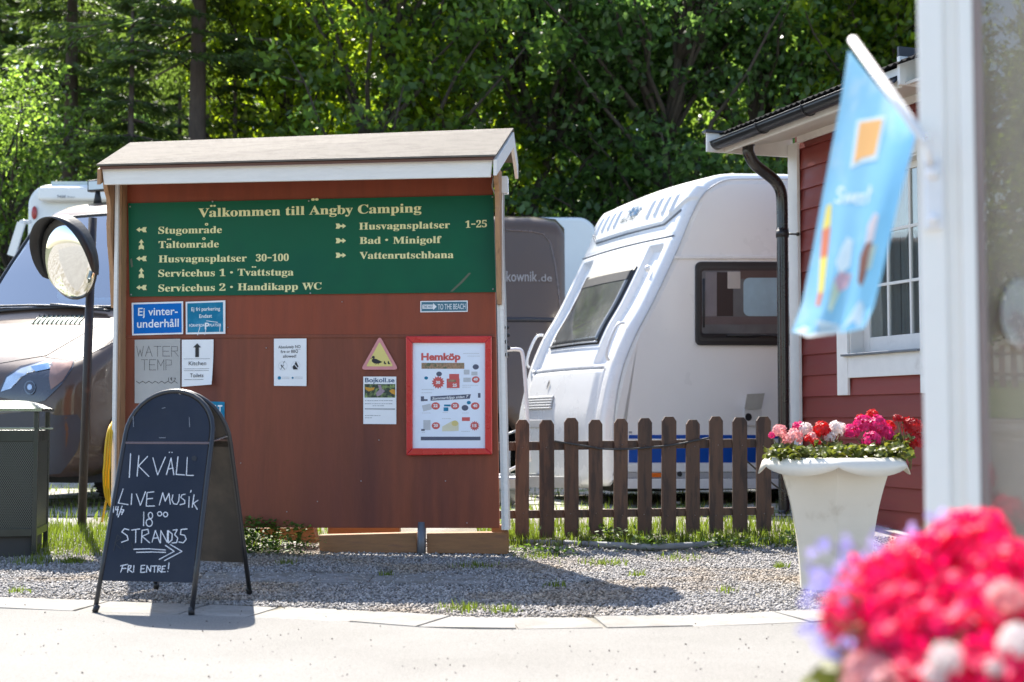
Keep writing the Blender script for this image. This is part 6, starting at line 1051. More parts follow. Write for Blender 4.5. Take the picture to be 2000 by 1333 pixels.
for i in range(len(pr)-1):
    P = [Vector(pr[max(i-1, 0)]), Vector(pr[i]), Vector(pr[i+1]), Vector(pr[min(i+2, len(pr)-1)])]; m_ = 3 if i < 3 else 16
    for j in range(m_):
        t = j/m_; a, b, c, d = P; front.append(.5*((2*b)+(c-a)*t+(2*a-5*b+4*c-d)*t*t+(3*b-a-3*c+d)*t**3))
rear = [Vector(p) for p in ((pr[-1][0], zr), (3.0, zr), (Lc-.6, zr-.02), (Lc-.2, zr-.10), (Lc-.03, zr-.35), (Lc, zr-1.2), (Lc, pr[0][1]+.05), (Lc-.1, pr[0][1]))]
profile = front+rear; npf = len(profile); nfr = len(front)
nor = []
for i, p in enumerate(profile):
    d = (profile[min(i+1, npf-1)]-profile[max(i-1, 0)]).normalized(); nor.append(Vector((-d.y, d.x)) )
zz = lambda y: CP.uv(1200, y)[1]
def bmp(x, c, w_): return max(0, 1-abs((x-c)/w_))
def sst(a, b, x): t = min(max((x-a)/(b-a), 0), 1); return t*t*(3-2*t)
def cdisp(t, p, i):      # relief of the front shell; t = 0 near side .. 1 far side
    if i >= nfr: return 0
    z = p.y; d = 0
    cz = sst(zz(712), zz(704), z)*(1-sst(zz(474), zz(468), z)); lt = min(t, 1-t)
    d -= .055*cz*sst(.075, .088, lt)*(1-sst(.20, .215, lt))      # channels beside the window
    zed = zz(425)+max(0, (.16-lt))*1.55
    d += .028*sst(zed-.006, zed+.006, z)*(1-sst(zz(352), zz(344), z))      # brow
    d -= .018*bmp(z, zz(452), .009)
    for c in (.12, .19, .26, .33, .67, .74, .81, .88):
        d += .018*sst(.15, .6, bmp(t, c, .015))*sst(zz(406), zz(402), z)*(1-sst(zz(372), zz(356), z))
    # lower locker: seam and bulge
    d -= .015*bmp(z, zz(718), .010)*(1 if .1 < t < .9 else 0)
    d -= .02*(bmp(t, .09+.10*sst(zz(840), zz(720), z)*0, .008))*(1 if z < zz(722) else 0)
    if z < zz(724): d += .02*sst(.10, .16, lt)
    return d
NT_ = 220
ts = np.linspace(0, 1, NT_+1)
V = []; rc = .11
for t in ts:
    dd = min(t, 1-t)*CWD; e = rc*(1-math.sqrt(max(0, 1-((rc-dd)/rc)**2))) if dd < rc else 0
    for i, p in enumerate(profile):
        front_w = 1 if i < nfr else 0; q = p-nor[i]*(-1)*0
        off = -e+cdisp(t, p, i)+(.03*math.sin(math.pi*t)*(1 if i < nfr*.8 else max(0, 1-(i-nfr*.8)/(nfr*.2))) if i < nfr else 0)
        q = p+nor[i]*off; V.append(CP0+cr*q.x+Vector((0, 0, q.y))+cf*(t*CWD))
F = [(a*npf+i, (a+1)*npf+i, (a+1)*npf+i+1, a*npf+i+1) for a in range(NT_) for i in range(npf-1)]
nv_ = len(V)
if nor[5].x > 0: print('normal check', nor[5])
mb = MB(); mb.add(V, F, 0, True)
mb.add([V[i] for i in range(npf)], [tuple(range(npf-1, -1, -1))], 1); mb.add([V[NT_*npf+i] for i in range(npf)], [tuple(range(npf))], 1)
cshell = mb.build('shell', [m_cw, m_cs], cv)
m_grub = M('seal_grey', (.30, .30, .31), .5)
def side_line(name, mat, P, r): MB().tube(smoothpts([CP.at(x, y, .004-rc*0) for x, y in P], 5), r, 6).build(name, mat, cv)
S0 = .0
side_line('edge_seal', M('seal_pale', (.48, .48, .49), .5), [(1211, 945), (1201, 900), (1198, 850), (1201, 800), (1209, 750), (1222, 702), (1245, 648), (1278, 585), (1320, 495), (1352, 418), (1370, 385), (1392, 364), (1420, 352), (1460, 350), (1545, 350)], .006)
def side_plate(name, mat, x0, x1, y0, y1, o0, o1, bv=.002, rnd=0, par=None):
    if rnd:
        P = []; r = rnd
        for cx, cy, a0 in ((x1-r, y0+r, -90), (x1-r, y1-r, 0), (x0+r, y1-r, 90), (x0+r, y0+r, 180)):
            for k in range(6): a = R(a0+18*k); P.append((cx+r*math.cos(a), cy+r*math.sin(a)))
    else: P = [(x0, y0), (x1, y0), (x1, y1), (x0, y1)]
    mb = MB(); mb.prism([CP.at(x, y, o0) for x, y in P], CP.n*(o1-o0)); return mb.build(name, mat, par or cv, bevel=bv)
side_plate('belt_rail', m_cw, 1316, 1900, 500, 506, .0, .012)
swd = side_plate('side_window', m_blk, 1357, 1640, 512, 675, .0, .030, .008, 10)
side_plate('inner_frame', M('black_rubber', (.03, .03, .03), .5), 1364, 1630, 520, 667, .030, .034, .002, 8)
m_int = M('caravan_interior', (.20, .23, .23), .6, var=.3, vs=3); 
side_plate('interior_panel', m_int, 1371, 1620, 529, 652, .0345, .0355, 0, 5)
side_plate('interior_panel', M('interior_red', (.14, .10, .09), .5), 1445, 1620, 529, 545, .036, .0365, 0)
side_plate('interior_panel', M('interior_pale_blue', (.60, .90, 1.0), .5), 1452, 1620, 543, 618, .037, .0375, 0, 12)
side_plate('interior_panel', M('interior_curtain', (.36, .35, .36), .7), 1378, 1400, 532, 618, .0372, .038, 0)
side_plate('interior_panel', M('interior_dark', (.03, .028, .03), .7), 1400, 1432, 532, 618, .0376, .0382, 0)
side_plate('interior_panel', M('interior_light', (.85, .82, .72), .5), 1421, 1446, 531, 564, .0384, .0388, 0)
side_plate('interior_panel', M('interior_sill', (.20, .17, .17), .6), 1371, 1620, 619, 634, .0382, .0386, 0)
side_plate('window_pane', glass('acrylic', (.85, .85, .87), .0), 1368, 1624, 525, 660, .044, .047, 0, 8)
mb = MB()
for a, b in (((1375, 545), (1375, 640)), ((1470, 655), (1495, 655)), ((1420, 655), (1560, 656))): mb.tube([CP.at(*a, .052), CP.at(*b, .052)], .008, 6)
mb.build('window_latches', m_blk, cv)
m_cb = M('stripe_blue', (.004, .07, .36), .35)
side_plate('stripe', m_cb, 1228, 1900, 850, 857, .0, .004, 0); side_plate('trim_rail', m_cw, 1225, 1900, 858, 866, .0, .02, .003); side_plate('stripe', m_cb, 1228, 1900, 868, 904, .0, .004, 0)
side_plate('skirt', m_cw, 1205, 1900, 906, 922, .0, .022, .004); side_plate('skirt', M('skirt_grey', (.42, .42, .43), .4), 1212, 1900, 923, 934, .0, .014, .002); side_plate('skirt', m_cw, 1214, 1900, 935, 955, .0, .024, .006)
m_ref = M('orange_reflector', (.80, .16, .01), .25, coat=.5)
side_plate('reflector', m_ref, 1273, 1294, 924, 932.5, .014, .024, .002)
mb = MB(); mb.lathe([(.022, 0), (.022, .012), (.012, .014)], CP.at(1327, 926, .014), 14, axis=CP.n); mb.build('socket_plug', m_blk, cv)
side_plate('badge', m_grub, 1228, 1234, 843, 847, .0, .004, 0)
m_bx = M('hatch_white', (.66, .66, .65), .4)
so_ = side_plate('service_socket', m_bx, 1452, 1486, 799, 832, .0, .02, .003, 4)
mb = MB(); mb.lathe([(.035, 0), (.03, .004)], CP.at(1462, 815, .0205), 14, axis=CP.n); mb.build('socket_hole', m_blk, cv)
mb = MB(); a, b = CP.at(1453, 800, .02), CP.at(1486, 799, .02); c, d = CP.at(1493, 768, .13), CP.at(1458, 770, .13); mb.prism([a, b, c, d], CP.n*.012); mb.build('socket_lid', m_bx, cv, bevel=.002)
# things on the sloping front: found on the shell itself
def bvh_of(o):
    bm = bmesh.new(); bm.from_mesh(o.data); bm.transform(MW[o]); t = BVHTree.FromBMesh(bm); bm.free(); return t
cbv = bvh_of(cshell)
def on(bv, px, py, off=.004):
    d = ray(px, py).normalized(); h = bv.ray_cast(EYE, d)
    if h[0] is None: return None
    n = h[1] if h[1].dot(d) < 0 else -h[1]; return h[0]+n*off
def patch(name, bv, poly, mat, par, off=.004, rings=4, th=0):
    n0 = []; 
    for (x0, y0), (x1, y1) in zip(poly, poly[1:]+poly[:1]):
        k = max(1, int(math.hypot(x1-x0, y1-y0)/9)); n0 += [(x0+(x1-x0)*i/k, y0+(y1-y0)*i/k) for i in range(k)]
    cx = sum(p[0] for p in n0)/len(n0); cy = sum(p[1] for p in n0)/len(n0); V = []; n = len(n0)
    for r in range(1, rings+1):
        for x, y in n0:
            q = on(bv, cx+(x-cx)*r/rings, cy+(y-cy)*r/rings, off)
            if q is None: return None
            V.append(q)
    c = on(bv, cx, cy, off); V = [c]+V; F = [(0, 1+i, 1+(i+1) % n) for i in range(n)]
    for r in range(rings-1): F += [(1+r*n+i, 1+(r+1)*n+i, 1+(r+1)*n+(i+1) % n, 1+r*n+(i+1) % n) for i in range(n)]
    mb = MB(); mb.add(V, F, 0, True); mb.keep = True; o = mb.build(name, mat, par)
    if th: s_ = o.modifiers.new('s', 'SOLIDIFY'); s_.thickness = th; s_.offset = 0
    return o
def stripline(name, bv, pts, r, mat, par, off=.002):
    P = [on(bv, x, y, off) for x, y in pts]; P = [p for p in P if p is not None]
    if len(P) > 1: return MB().tube(P, r, 6).build(name, mat, par)
def dens(pts, k=8):
    o = []
    for (x0, y0), (x1, y1) in zip(pts, pts[1:]): o += [(x0+(x1-x0)*i/k, y0+(y1-y0)*i/k) for i in range(k)]
    return o+[pts[-1]]
def on_front(t, z, off=0.0):     # point on the front shell by width fraction (0 near) and height
    best = min(range(nfr), key=lambda i: abs(profile[i].y-z)); p = profile[best]; ti = int(round(t*NT_)); P = V_sh[ti*npf+best]; n3 = cr*nor[best].x+Vector((0, 0, nor[best].y)); return P+n3*off
V_sh = V
def fpatch(name, mat, t0, t1, za, zb_, off, par=cv, inset=0, nz=14, th=.004):
    Vp = []; nt_ = 14
    for j in range(nz+1):
        for i in range(nt_+1):
            t = t0+(t1-t0)*i/nt_; z = za+(zb_-za)*j/nz; Vp.append(frontS(t, z, off))
    mb = MB(); mb.add(Vp, [(j*(nt_+1)+i, j*(nt_+1)+i+1, (j+1)*(nt_+1)+i+1, (j+1)*(nt_+1)+i) for j in range(nz) for i in range(nt_)], 0, True); o = mb.build(name, mat, par)
    s_ = o.modifiers.new('s', 'SOLIDIFY'); s_.thickness = th; s_.offset = 0; return o
fz_ = [p.y for p in front]; fx_ = [p.x for p in front]; nfx = [n.x for n in nor[:nfr]]; nfz = [n.y for n in nor[:nfr]]
def frontS(t, z, off):
    x = np.interp(z, fz_, fx_); a = np.interp(z, fz_, nfx); b = np.interp(z, fz_, nfz); o = off+.03*math.sin(math.pi*t)
    return CP0+cr*(x+a*o)+Vector((0, 0, z+b*o))+cf*(t*CWD)
m_cgl = M('front_window_dark', (.10, .105, .10), .12, var=.35, vs=2, coat=1.0, c2=(.17, .17, .16), c2s=2.5, c2t=.5, c2w=.2)
fw = fpatch('front_window', m_blk, .235, .765, zz(668), zz(508), .003, th=.012)
fpatch('window_pane', m_cgl, .25, .75, zz(664), zz(514), .016, th=.004)
fpatch('window_blind', M('blind_dark', (.012, .012, .014), .6), .25, .75, zz(536), zz(515), .020, th=.002)
fpatch('window_rail', M('rail_grey', (.35, .35, .35), .3, .7), .235, .765, zz(667), zz(664), .024, th=.006)
for t in (.055, .945):
    mb = MB(); P = [frontS(t, zz(y), o_) for y, o_ in ((705, .02), (700, .055), (685, .075), (660, .08), (640, .07), (632, .02))]; mb.tube(smoothpts(P, 4), .014, 8); mb.build('grab_handle', m_cw, cv)
mb = MB(); mb.ball(frontS(.10, zz(520), .02), .035, 10); mb.build('fastener', m_cw, cv)
fpatch('vent_grille', M('vent_grey', (.42, .42, .42), .5), .52, .86, zz(800), zz(772), .026, th=.006)
for k in range(5): fpatch('vent_slat', m_cw, .52, .86, zz(799-k*5.6), zz(796.6-k*5.6),   .034, nz=2, th=.006)
fpatch('vent_grille', M('vent_grey', (.42, .42, .42), .5), .60, .82, zz(838), zz(822), .026, th=.006)
mb = MB(); mb.add([frontS(.62, zz(760), .03), frontS(.60, zz(745), .03), frontS(.615, zz(738), .03), frontS(.625, zz(750), .03)], [(0, 1, 2, 3)]); mb.build('badge', M('badge_dark', (.12, .12, .13), .4), cv)
# lettering on the brow
class FrontPl:
    n = -cr
    def uv(s, px, py, off=0): return (px, py)
def front_text(name, s, t0, t1, z0, h, mat, shear=0, bold=.02):
    Vt, Ft = sans_mesh(s, bold, shear); x0 = min(v.x for v in Vt); x1 = max(v.x for v in Vt)
    mb = MB(); mb.add([frontS(t0+(t1-t0)*(v.x-x0)/(x1-x0), z0+h*v.y/.69, .036) for v in Vt], Ft); mb.build(name, mat, cv)
def fline(name, P, r, mat): MB().tube([frontS(t, z, o_) for t, z, o_ in P], r, 6).build(name, mat, cv)
m_ln = M('shadow_gap', (.22, .24, .27), .6)
fline('brow_joint', [(.05, zz(400), .006), (.15, zz(424), .006), (.5, zz(424.5), .006), (.85, zz(424), .006), (.95, zz(400), .006)], .011, m_ln)
fline('seam', [(t, zz(452), -.004) for t in np.linspace(.03, .97, 12)], .008, m_ln)
fline('seam', [(t, zz(718), -.008) for t in np.linspace(.12, .88, 12)], .006, m_ln)
m_lg = M('logo_blue', (.02, .10, .22), .4)
front_text('lettering', 'Polar', .56, .43, zz(388), .085, m_lg, .25, .035); front_text('lettering', 'SELECTED', .62, .46, zz(398), .034, M('logo_dark', (.03, .06, .07), .5), .2, .015); front_text('lettering', 'cz', .61, .575, zz(391), .04, m_lg, .2, .01)
mb = MB()
for (t, z_) in ((.50, 372), (.53, 374), (.56, 376)): mb.add([frontS(t+.02, zz(z_), .037), frontS(t+.005, zz(z_+2), .037), frontS(t-.015, zz(z_), .037), frontS(t+.003, zz(z_-3), .037)], [(0, 1, 2, 3)])
mb.build('logo_bear', m_lg, cv)
# underbody, steadies, drawbar, jockey wheel, road wheel
m_dk = M('underbody', (.02, .02, .02), .8); m_gs = M('galvanised', (.40, .41, .42), .4, .7, var=.15)
zb0 = zz(950)
def cloc(a, t, z): return CP0+cr*a+cf*(t*CWD)+Vector((0, 0, z))
mb = MB(); mb.hexa([cloc(.1, .08, zb0-.06), cloc(5.4, .08, zb0-.06), cloc(5.4, .92, zb0-.06), cloc(.1, .92, zb0-.06)], [cloc(.1, .08, zb0+.02), cloc(5.4, .08, zb0+.02), cloc(5.4, .92, zb0+.02), cloc(.1, .92, zb0+.02)]); mb.build('chassis', m_dk, cv)
mb = MB(); mb.beam(cloc(.2, .25, zb0), cloc(-1.25, .5, zb0+.03), .06, .10); mb.beam(cloc(.2, .75, zb0), cloc(-1.25, .5, zb0+.03), .06, .10); mb.build('drawbar', m_gs, cv)
mb = MB(); p = cloc(-.75, .30, 0); gzz = .13-CAMH
wz_ = p.z; mb.tube([Vector((p.x, p.y, .25)), Vector((p.x, p.y, .62))], .03, 10); mb.tube([Vector((p.x, p.y, .62)), Vector((p.x, p.y, .75)), Vector((p.x+.08, p.y, .78))], .012, 8); mb.lathe([(.03, -.04), (.10, -.035), (.11, 0), (.10, .035), (.03, .04)], Vector((p.x, p.y, .22)), 18, axis=(.2, -.9, 0)); mb.build('jockey_wheel', m_gs, cv)
for a, t in ((.45, .12), (.45, .88), (5.1, .12)):
    mb = MB(); p1 = cloc(a, t, 0); p1.z = zb0+CAMH; p2 = p1+cr*.25; p2.z = .14; mb.beam(p1, p2, .04, .04); mb.box(p2, (.12, .10, .02)); mb.build('steady_leg', m_gs, cv)
for t in (.04, .96):
    c_ = cloc(2.9, t, 0); c_.z = .12+.33; mb = MB(); mb.lathe([(.18, -.09), (.30, -.09), (.33, -.05), (.33, .05), (.30, .09), (.18, .09)], c_, 28, axis=cf); wl = mb.build('wheel', m_blk, cv); mb = MB(); mb.lathe([(.001, -.085), (.19, -.08), (.19, .08), (.001, .085)], c_, 20, axis=cf); o = mb.build('rim', m_gs, cv); o.parent = wl
mb = MB(); mb.tube(smoothpts([atY(x, y, 11.9) for x, y in ((990, 684), (1010, 683), (1020, 690), (1025, 730), (1029, 790), (1032, 850), (1034, 900))], 5), .016, 10); mb.tube([atY(1034, 900, 11.9), cloc(-.9, .4, zb0)], .016, 8); mb.build('rack_tube', m_pw, cv)
mb = MB(); q0 = cloc(-.9, .25, zb0+.02); mb.box(q0, (.5, .3, .12)); mb.build('drawbar_cover', m_gs, cv, bevel=.02)
# ------------------------------------------------------------------ vans
m_van = M('brown_metallic', (.085, .050, .030), .38, .15, var=.04, vs=2, coat=.55, bump=.01, bs=4)
m_vpl = M('van_plastic', (.045, .043, .05), .55, var=.1)
def van_body(name, par, org, fwd, stations, r_arch=None, cut=None):
    """loft of cross-sections; org = front centre on the ground, fwd = heading"""
    fw_ = Vector(fwd).normalized(); rt_ = Vector((-fw_.y, fw_.x, 0))     # rt_: to the left of the heading = image right for a van facing us
    def pt(x, y, z): return Vector(org)-fw_*y+rt_*x+Vector((0, 0, z))
    def cs(hw, zt, zb, r, tm):
        P = [(hw-.04, zb), (hw, zb+.10), (hw+.015, zb+.35)]
        zs_ = np.linspace(zb+.5, zt-r, 5)
        for z in zs_: P.append((hw-tm*max(0, (z-1.0))/1.7, z))
        xw = P[-1][0]
        for k in range(1, 6): a = math.pi/2*k/6; P.append((xw-r+r*math.cos(a), zt-r+r*math.sin(a)))
        xt = P[-1][0]
        for k in range(0, 6): u = 1-k/6; P.append((xt*u if k else xw-r, zt+.03*(1-u*u)))
        P.append((0, zt+.03)); L_s = [(-x, z) for x, z in reversed(P[:-1])]; return P+L_s
    V = []; N = None
    for (y, hw, zt, zb, r, tm) in stations:
        c = cs(hw, zt, zb, r, tm); N = len(c); V += [pt(x, y, z) for x, z in c]
    F = [(i*N+j, (i+1)*N+j, (i+1)*N+(j+1) % N, i*N+(j+1) % N) for i in range(len(stations)-1) for j in range(N)]
    F += [tuple(range(N)), tuple((len(stations)-1)*N+j for j in range(N-1, -1, -1))]
    mb = MB(); mb.add(V, F, 0, True); o = mb.build(name, m_van, par)
    return o, pt
ST_A = []
def st_interp(rows):
    out = []
    for i in range(len(rows)-1):
        a, b = rows[i], rows[i+1]; k = max(1, int((b[0]-a[0])/.12))
        for j in range(k):
            t = j/k; out.append(tuple(a[q]*(1-t)+b[q]*t for q in range(6)))
    return out+[rows[-1]]
rowsA = [(0, .70, .62, .30, .10, 0), (.02, .80, .95, .28, .14, 0), (.07, .88, 1.10, .26, .16, 0), (.16, .93, 1.19, .26, .17, 0), (.32, .985, 1.28, .26, .17, .02), (.60, 1.01, 1.41, .30, .16, .06), (.95, 1.02, 1.575, .32, .14, .12), (1.02, 1.02, 1.60, .32, .12, .14),
         (1.10, 1.02, 1.68, .32, .10, .16), (1.45, 1.02, 2.08, .32, .11, .18), (1.80, 1.02, 2.46, .32, .14, .2), (1.92, 1.02, 2.56, .32, .16, .2), (2.10, 1.02, 2.63, .32, .17, .2), (2.5, 1.02, 2.70, .32, .17, .2), (3.2, 1.02, 2.74, .32, .17, .2), (4.2, 1.02, 2.74, .32, .17, .2), (4.55, 1.01, 2.72, .32, .17, .2), (4.62, .98, 2.62, .36, .16, .2)]
rowsA = [(a_, b_, (c_ if c_ < 1.28 else 1.28+(c_-1.28)*1.2), d_, e_, f_) for a_, b_, c_, d_, e_, f_ in rowsA]
phiA = R(20); fwA = Vector((-math.sin(phiA), -math.cos(phiA), 0)); rtA = Vector((-fwA.y, fwA.x, 0))
cornerA = atY(150, 900, 12.0); orgA = Vector((cornerA.x, cornerA.y, .14))-rtA*.93+fwA*.16
va = thing('parked_van', orgA, 'dark brown metallic van seen from the front behind the round mirror', 'van', math.atan2(rtA.y, rtA.x))
bodyA, ptA = van_body('body', va, orgA, fwA, st_interp(rowsA))
# wheel arches cut with a cylinder, then baked
def cut_arches(body, pt, ys, r, par):
    for y in ys:
        mb = MB(); mb.tube([pt(-1.3, y, .42), pt(1.3, y, .42)], r, 32); c = mb.build('cutter', m_vpl, par); md = body.modifiers.new('b', 'BOOLEAN'); md.operation = 'DIFFERENCE'; md.solver = 'EXACT'; md.object = c
        dg = bpy.context.evaluated_depsgraph_get(); me = bpy.data.meshes.new_from_object(body.evaluated_get(dg)); body.modifiers.clear(); body.data = me; bpy.data.objects.remove(c)
cut_arches(bodyA, ptA, (.92, 3.9), .43, va)
def drop_faces(body, test):
    bm = bmesh.new(); bm.from_mesh(body.data); mw = MW[body]; bmesh.ops.delete(bm, geom=[f for f in bm.faces if test(mw@f.calc_center_median())], context='FACES'); bm.to_mesh(body.data); bm.free()
def locA(p): d = p-Vector(orgA); return (d.dot(rtA), -d.dot(fwA), d.z)
full_bv = bvh_of(bodyA)
def is_ws(p): x, y, z = locA(p); return 1.10 < y < 1.80 and abs(x) < .80+(1.8-y)*.05 and z > 1.62+(y-1.1)*1.25-.08
drop_faces(bodyA, is_ws)
def wheel(par, pt, y, x, r=.36, w_=.24):
    c = pt(x, y, r+.0); ax = (pt(1, 0, 0)-pt(0, 0, 0)).normalized(); mb = MB(); mb.lathe([(.20, -w_/2), (r-.05, -w_/2), (r, -w_/2+.04), (r, w_/2-.04), (r-.05, w_/2), (.20, w_/2)], c, 32, axis=ax)
    a_, b_ = frame_of(ax)
    for k in range(40):
        t = k*math.pi/20; e = a_*math.cos(t)+b_*math.sin(t); mb.beam(c+e*r-ax*w_*.4, c+e*r+ax*w_*.4, .012, .014, e)
    wl = mb.build('wheel', m_blk, par); mb = MB(); mb.lathe([(.001, -w_*.3), (.20, -w_*.42), (.20, w_*.42), (.05, w_*.3), (.001, w_*.32)], c, 24, axis=ax); o = mb.build('rim', M('alloy', (.35, .35, .36), .35, .8), par); o.parent = wl
for y in (.92, 3.9):
    for x in (.86, -.86): wheel(va, ptA, y, x)
mb = MB(); mb.hexa([ptA(-.92, .3, .20), ptA(.92, .3, .20), ptA(.92, 4.5, .20), ptA(-.92, 4.5, .20)], [ptA(-.92, .3, .34), ptA(.92, .3, .34), ptA(.92, 4.5, .34), ptA(-.92, 4.5, .34)]); mb.build('underbody', m_dk, va)
for y0 in (.92, 3.9):
    mb = MB(); mb.hexa([ptA(-.62, y0-.5, .3), ptA(.62, y0-.5, .3), ptA(.62, y0+.5, .3), ptA(-.62, y0+.5, .3)], [ptA(-.62, y0-.5, .86), ptA(.62, y0-.5, .86), ptA(.62, y0+.5, .86), ptA(-.62, y0+.5, .86)]); mb.build('wheel_well', m_dk, va)
# windscreen
wsg = glass('windscreen_glass', (.66, .80, .86), .50, .03)
V = []; nx2, ny2 = 16, 8
for j in range(ny2+1):
    y = 1.085+(1.815-1.085)*j/ny2; zt_ = np.interp(y, [r_[0] for r_ in rowsA], [r_[2] for r_ in rowsA])
    for i in range(nx2+1):
        x = (i/nx2*2-1)*(.90-.10*(j/ny2)); V.append(ptA(x, y-.004, zt_+.032*(1-(x/.9)**2)+.008))
mb = MB(); mb.add(V, [(j*(nx2+1)+i, j*(nx2+1)+i+1, (j+1)*(nx2+1)+i+1, (j+1)*(nx2+1)+i) for j in range(ny2) for i in range(nx2)], 0, True); mb.build('windscreen', wsg, va)
edge = [V[i] for i in range(nx2+1)]; edge2 = [V[j*(nx2+1)+nx2] for j in range(ny2+1)]; edge3 = [V[ny2*(nx2+1)+i] for i in range(nx2, -1, -1)]; edge4 = [V[j*(nx2+1)] for j in range(ny2, -1, -1)]
MB().tube(edge+edge2[1:]+edge3[1:]+edge4[1:-1], .016, 8, closed=True).build('windscreen_seal', m_blk, va)
mb = MB(); m_dash = M('dashboard', (.34, .35, .34), .7)
mb.hexa([ptA(-.85, 1.16, 1.45), ptA(.85, 1.16, 1.45), ptA(.85, 1.62, 1.45), ptA(-.85, 1.62, 1.45)], [ptA(-.85, 1.16, 1.72), ptA(.85, 1.16, 1.72), ptA(.85, 1.62, 1.88), ptA(-.85, 1.62, 1.88)]); mb.build('dashboard', m_dash, va)
mb = MB(); mb.hexa([ptA(-.9, 2.6, .6), ptA(.9, 2.6, .6), ptA(.9, 2.62, .6), ptA(-.9, 2.62, .6)], [ptA(-.85, 2.6, 2.85), ptA(.85, 2.6, 2.85), ptA(.85, 2.62, 2.85), ptA(-.85, 2.62, 2.85)]); mb.build('cabin_partition', M('cabin_lining', (.12, .14, .16), .8), va)
m_seat = M('seat_fabric', (.03, .035, .045), .85)
for x in (-.5, .5):
    mb = MB(); mb.box(ptA(x, 2.2, 1.55), (.48, .14, .85)); mb.box(ptA(x, 2.2, 2.13), (.26, .10, .2)); mb.build('seat', m_seat, va, bevel=.04)
MB().tube([ptA(.5, 1.75, 1.5)+Vector((.19*math.cos(t), .03*math.sin(t), .19*math.sin(t))) for t in np.linspace(0, 6.283, 25)[:-1]], .014, 6, closed=True).build('steering_wheel', m_blk, va)
# wipers and the hood
for P in ([(-20, 603), (60, 601), (130, 603), (205, 608)], [(100, 599), (160, 604), (215, 612)]):
    o = stripline('wiper', full_bv, dens(P, 4), .011, m_blk, va, .03)
patch('hood_vent', full_bv, [(58, 633), (82, 617), (163, 617), (160, 634)], M('vent_green_grey', (.10, .16, .13), .5, .3), va, .004)
for k in range(11):
    x = 64+k*9; stripline('vent_slat', full_bv, [(x, 634), (x+14, 617)], .005, m_blk, va, .010)
stripline('panel_gap', full_bv, dens([(-10, 712), (40, 703), (90, 695), (150, 660), (195, 634), (222, 622)], 4), .005, m_blk, va, .000)
stripline('panel_gap', full_bv, dens([(88, 698), (145, 705), (180, 690), (222, 668)], 4), .003, m_blk, va, .0)
# headlight
m_hl = M('headlight_chrome', (.62, .66, .70), .22, .9, var=.1, vs=8); m_hd = M('headlight_dark', (.06, .06, .07), .25, .3, coat=1)
hl_poly = [(-4, 768), (12, 735), (40, 716), (95, 703), (145, 706), (143, 718), (120, 752), (88, 783), (75, 786), (30, 782), (-4, 776)]
hl = patch('headlight', full_bv, hl_poly, m_hd, va, .006)
def hp_(n, P, m, off): 
    o = patch(n, full_bv, P, m, va, off, rings=3)
    if o and hl: o.parent = hl
hp_('reflector', [(2, 766), (14, 738), (42, 721), (92, 706), (104, 707), (98, 720), (60, 728), (38, 740), (22, 760)], m_hl, .010)
hp_('reflector', [(60, 718), (95, 711), (98, 722), (70, 728)], M('headlight_blue', (.20, .36, .55), .15, .6, coat=1), .013)
hp_('indicator', [(100, 708), (143, 708), (139, 718), (122, 745), (100, 762), (96, 740)], M('headlight_amber', (.30, .16, .11), .2, .4, coat=1), .010)
for r1, m1, of in ((12, M('ring_grey', (.20, .21, .22), .3, .8), .013), (9.5, m_hd, .016), (5, m_hl, .019)): hp_('lens', [(59+r1*math.cos(t)*.95, 758+r1*math.sin(t)*1.15) for t in np.linspace(0, 6.28, 13)[:-1]], m1, of)
# the lamp on the other side and the grille
def mirrored(src, par):
    me = src.data.copy(); mw = MW[src]; iv = MW[par].inverted()
    for v in me.vertices: p = mw @ v.co; v.co = iv @ (p-rtA*(2*(p-Vector(orgA)).dot(rtA)))
    me.flip_normals(); return link(src.name.split('.')[0], me, par)
if hl:
    h2 = mirrored(hl, va)
    for ch in [c for c in hl.children]: q_ = mirrored(ch, va); q_.parent = h2
gr_ = MB(); gr_.hexa([ptA(-.50, .02, .78), ptA(.50, .02, .78), ptA(.50, .10, .78), ptA(-.50, .10, .78)], [ptA(-.46, .08, 1.04), ptA(.46, .08, 1.04), ptA(.46, .16, 1.04), ptA(-.46, .16, 1.04)]); gro = gr_.build('grille', m_blk, va, bevel=.01)
for k in range(4): mb = MB(); z_ = .81+k*.06; mb.beam(ptA(-.47, .012+k*.014, z_), ptA(.47, .012+k*.014, z_), .02, .018); sl_ = mb.build('grille_slat', M('slat_grey', (.20, .20, .21), .35, .6), va, bevel=.003); sl_.parent = gro
mb = MB(); mb.hexa([ptA(-.26, -.012, .45), ptA(.26, -.012, .45), ptA(.26, .0, .45), ptA(-.26, .0, .45)], [ptA(-.26, -.008, .56), ptA(.26, -.008, .56), ptA(.26, .004, .56), ptA(-.26, .004, .56)]); mb.build('number_plate', m_wt, va)
# arch lip, lower bumper
al = [(166+0, 1000), (168, 940), (175, 880), (190, 825), (210, 790), (240, 765)]
pl_ = []
P = [ptA(1.022+.01, .92-.47*math.cos(a), .42+.47*math.sin(a)) for a in np.linspace(.05, math.pi-.05, 20)]
mb = MB(); mb.tube(P, .03, 8); mb.build('arch_trim', M('arch_grey', (.16, .15, .16), .45), va)
patch('bumper', full_bv, [(-10, 812), (70, 800), (110, 812), (150, 810), (160, 830), (150, 880), (118, 925), (60, 930), (-10, 930)], m_vpl, va, .008, rings=5)
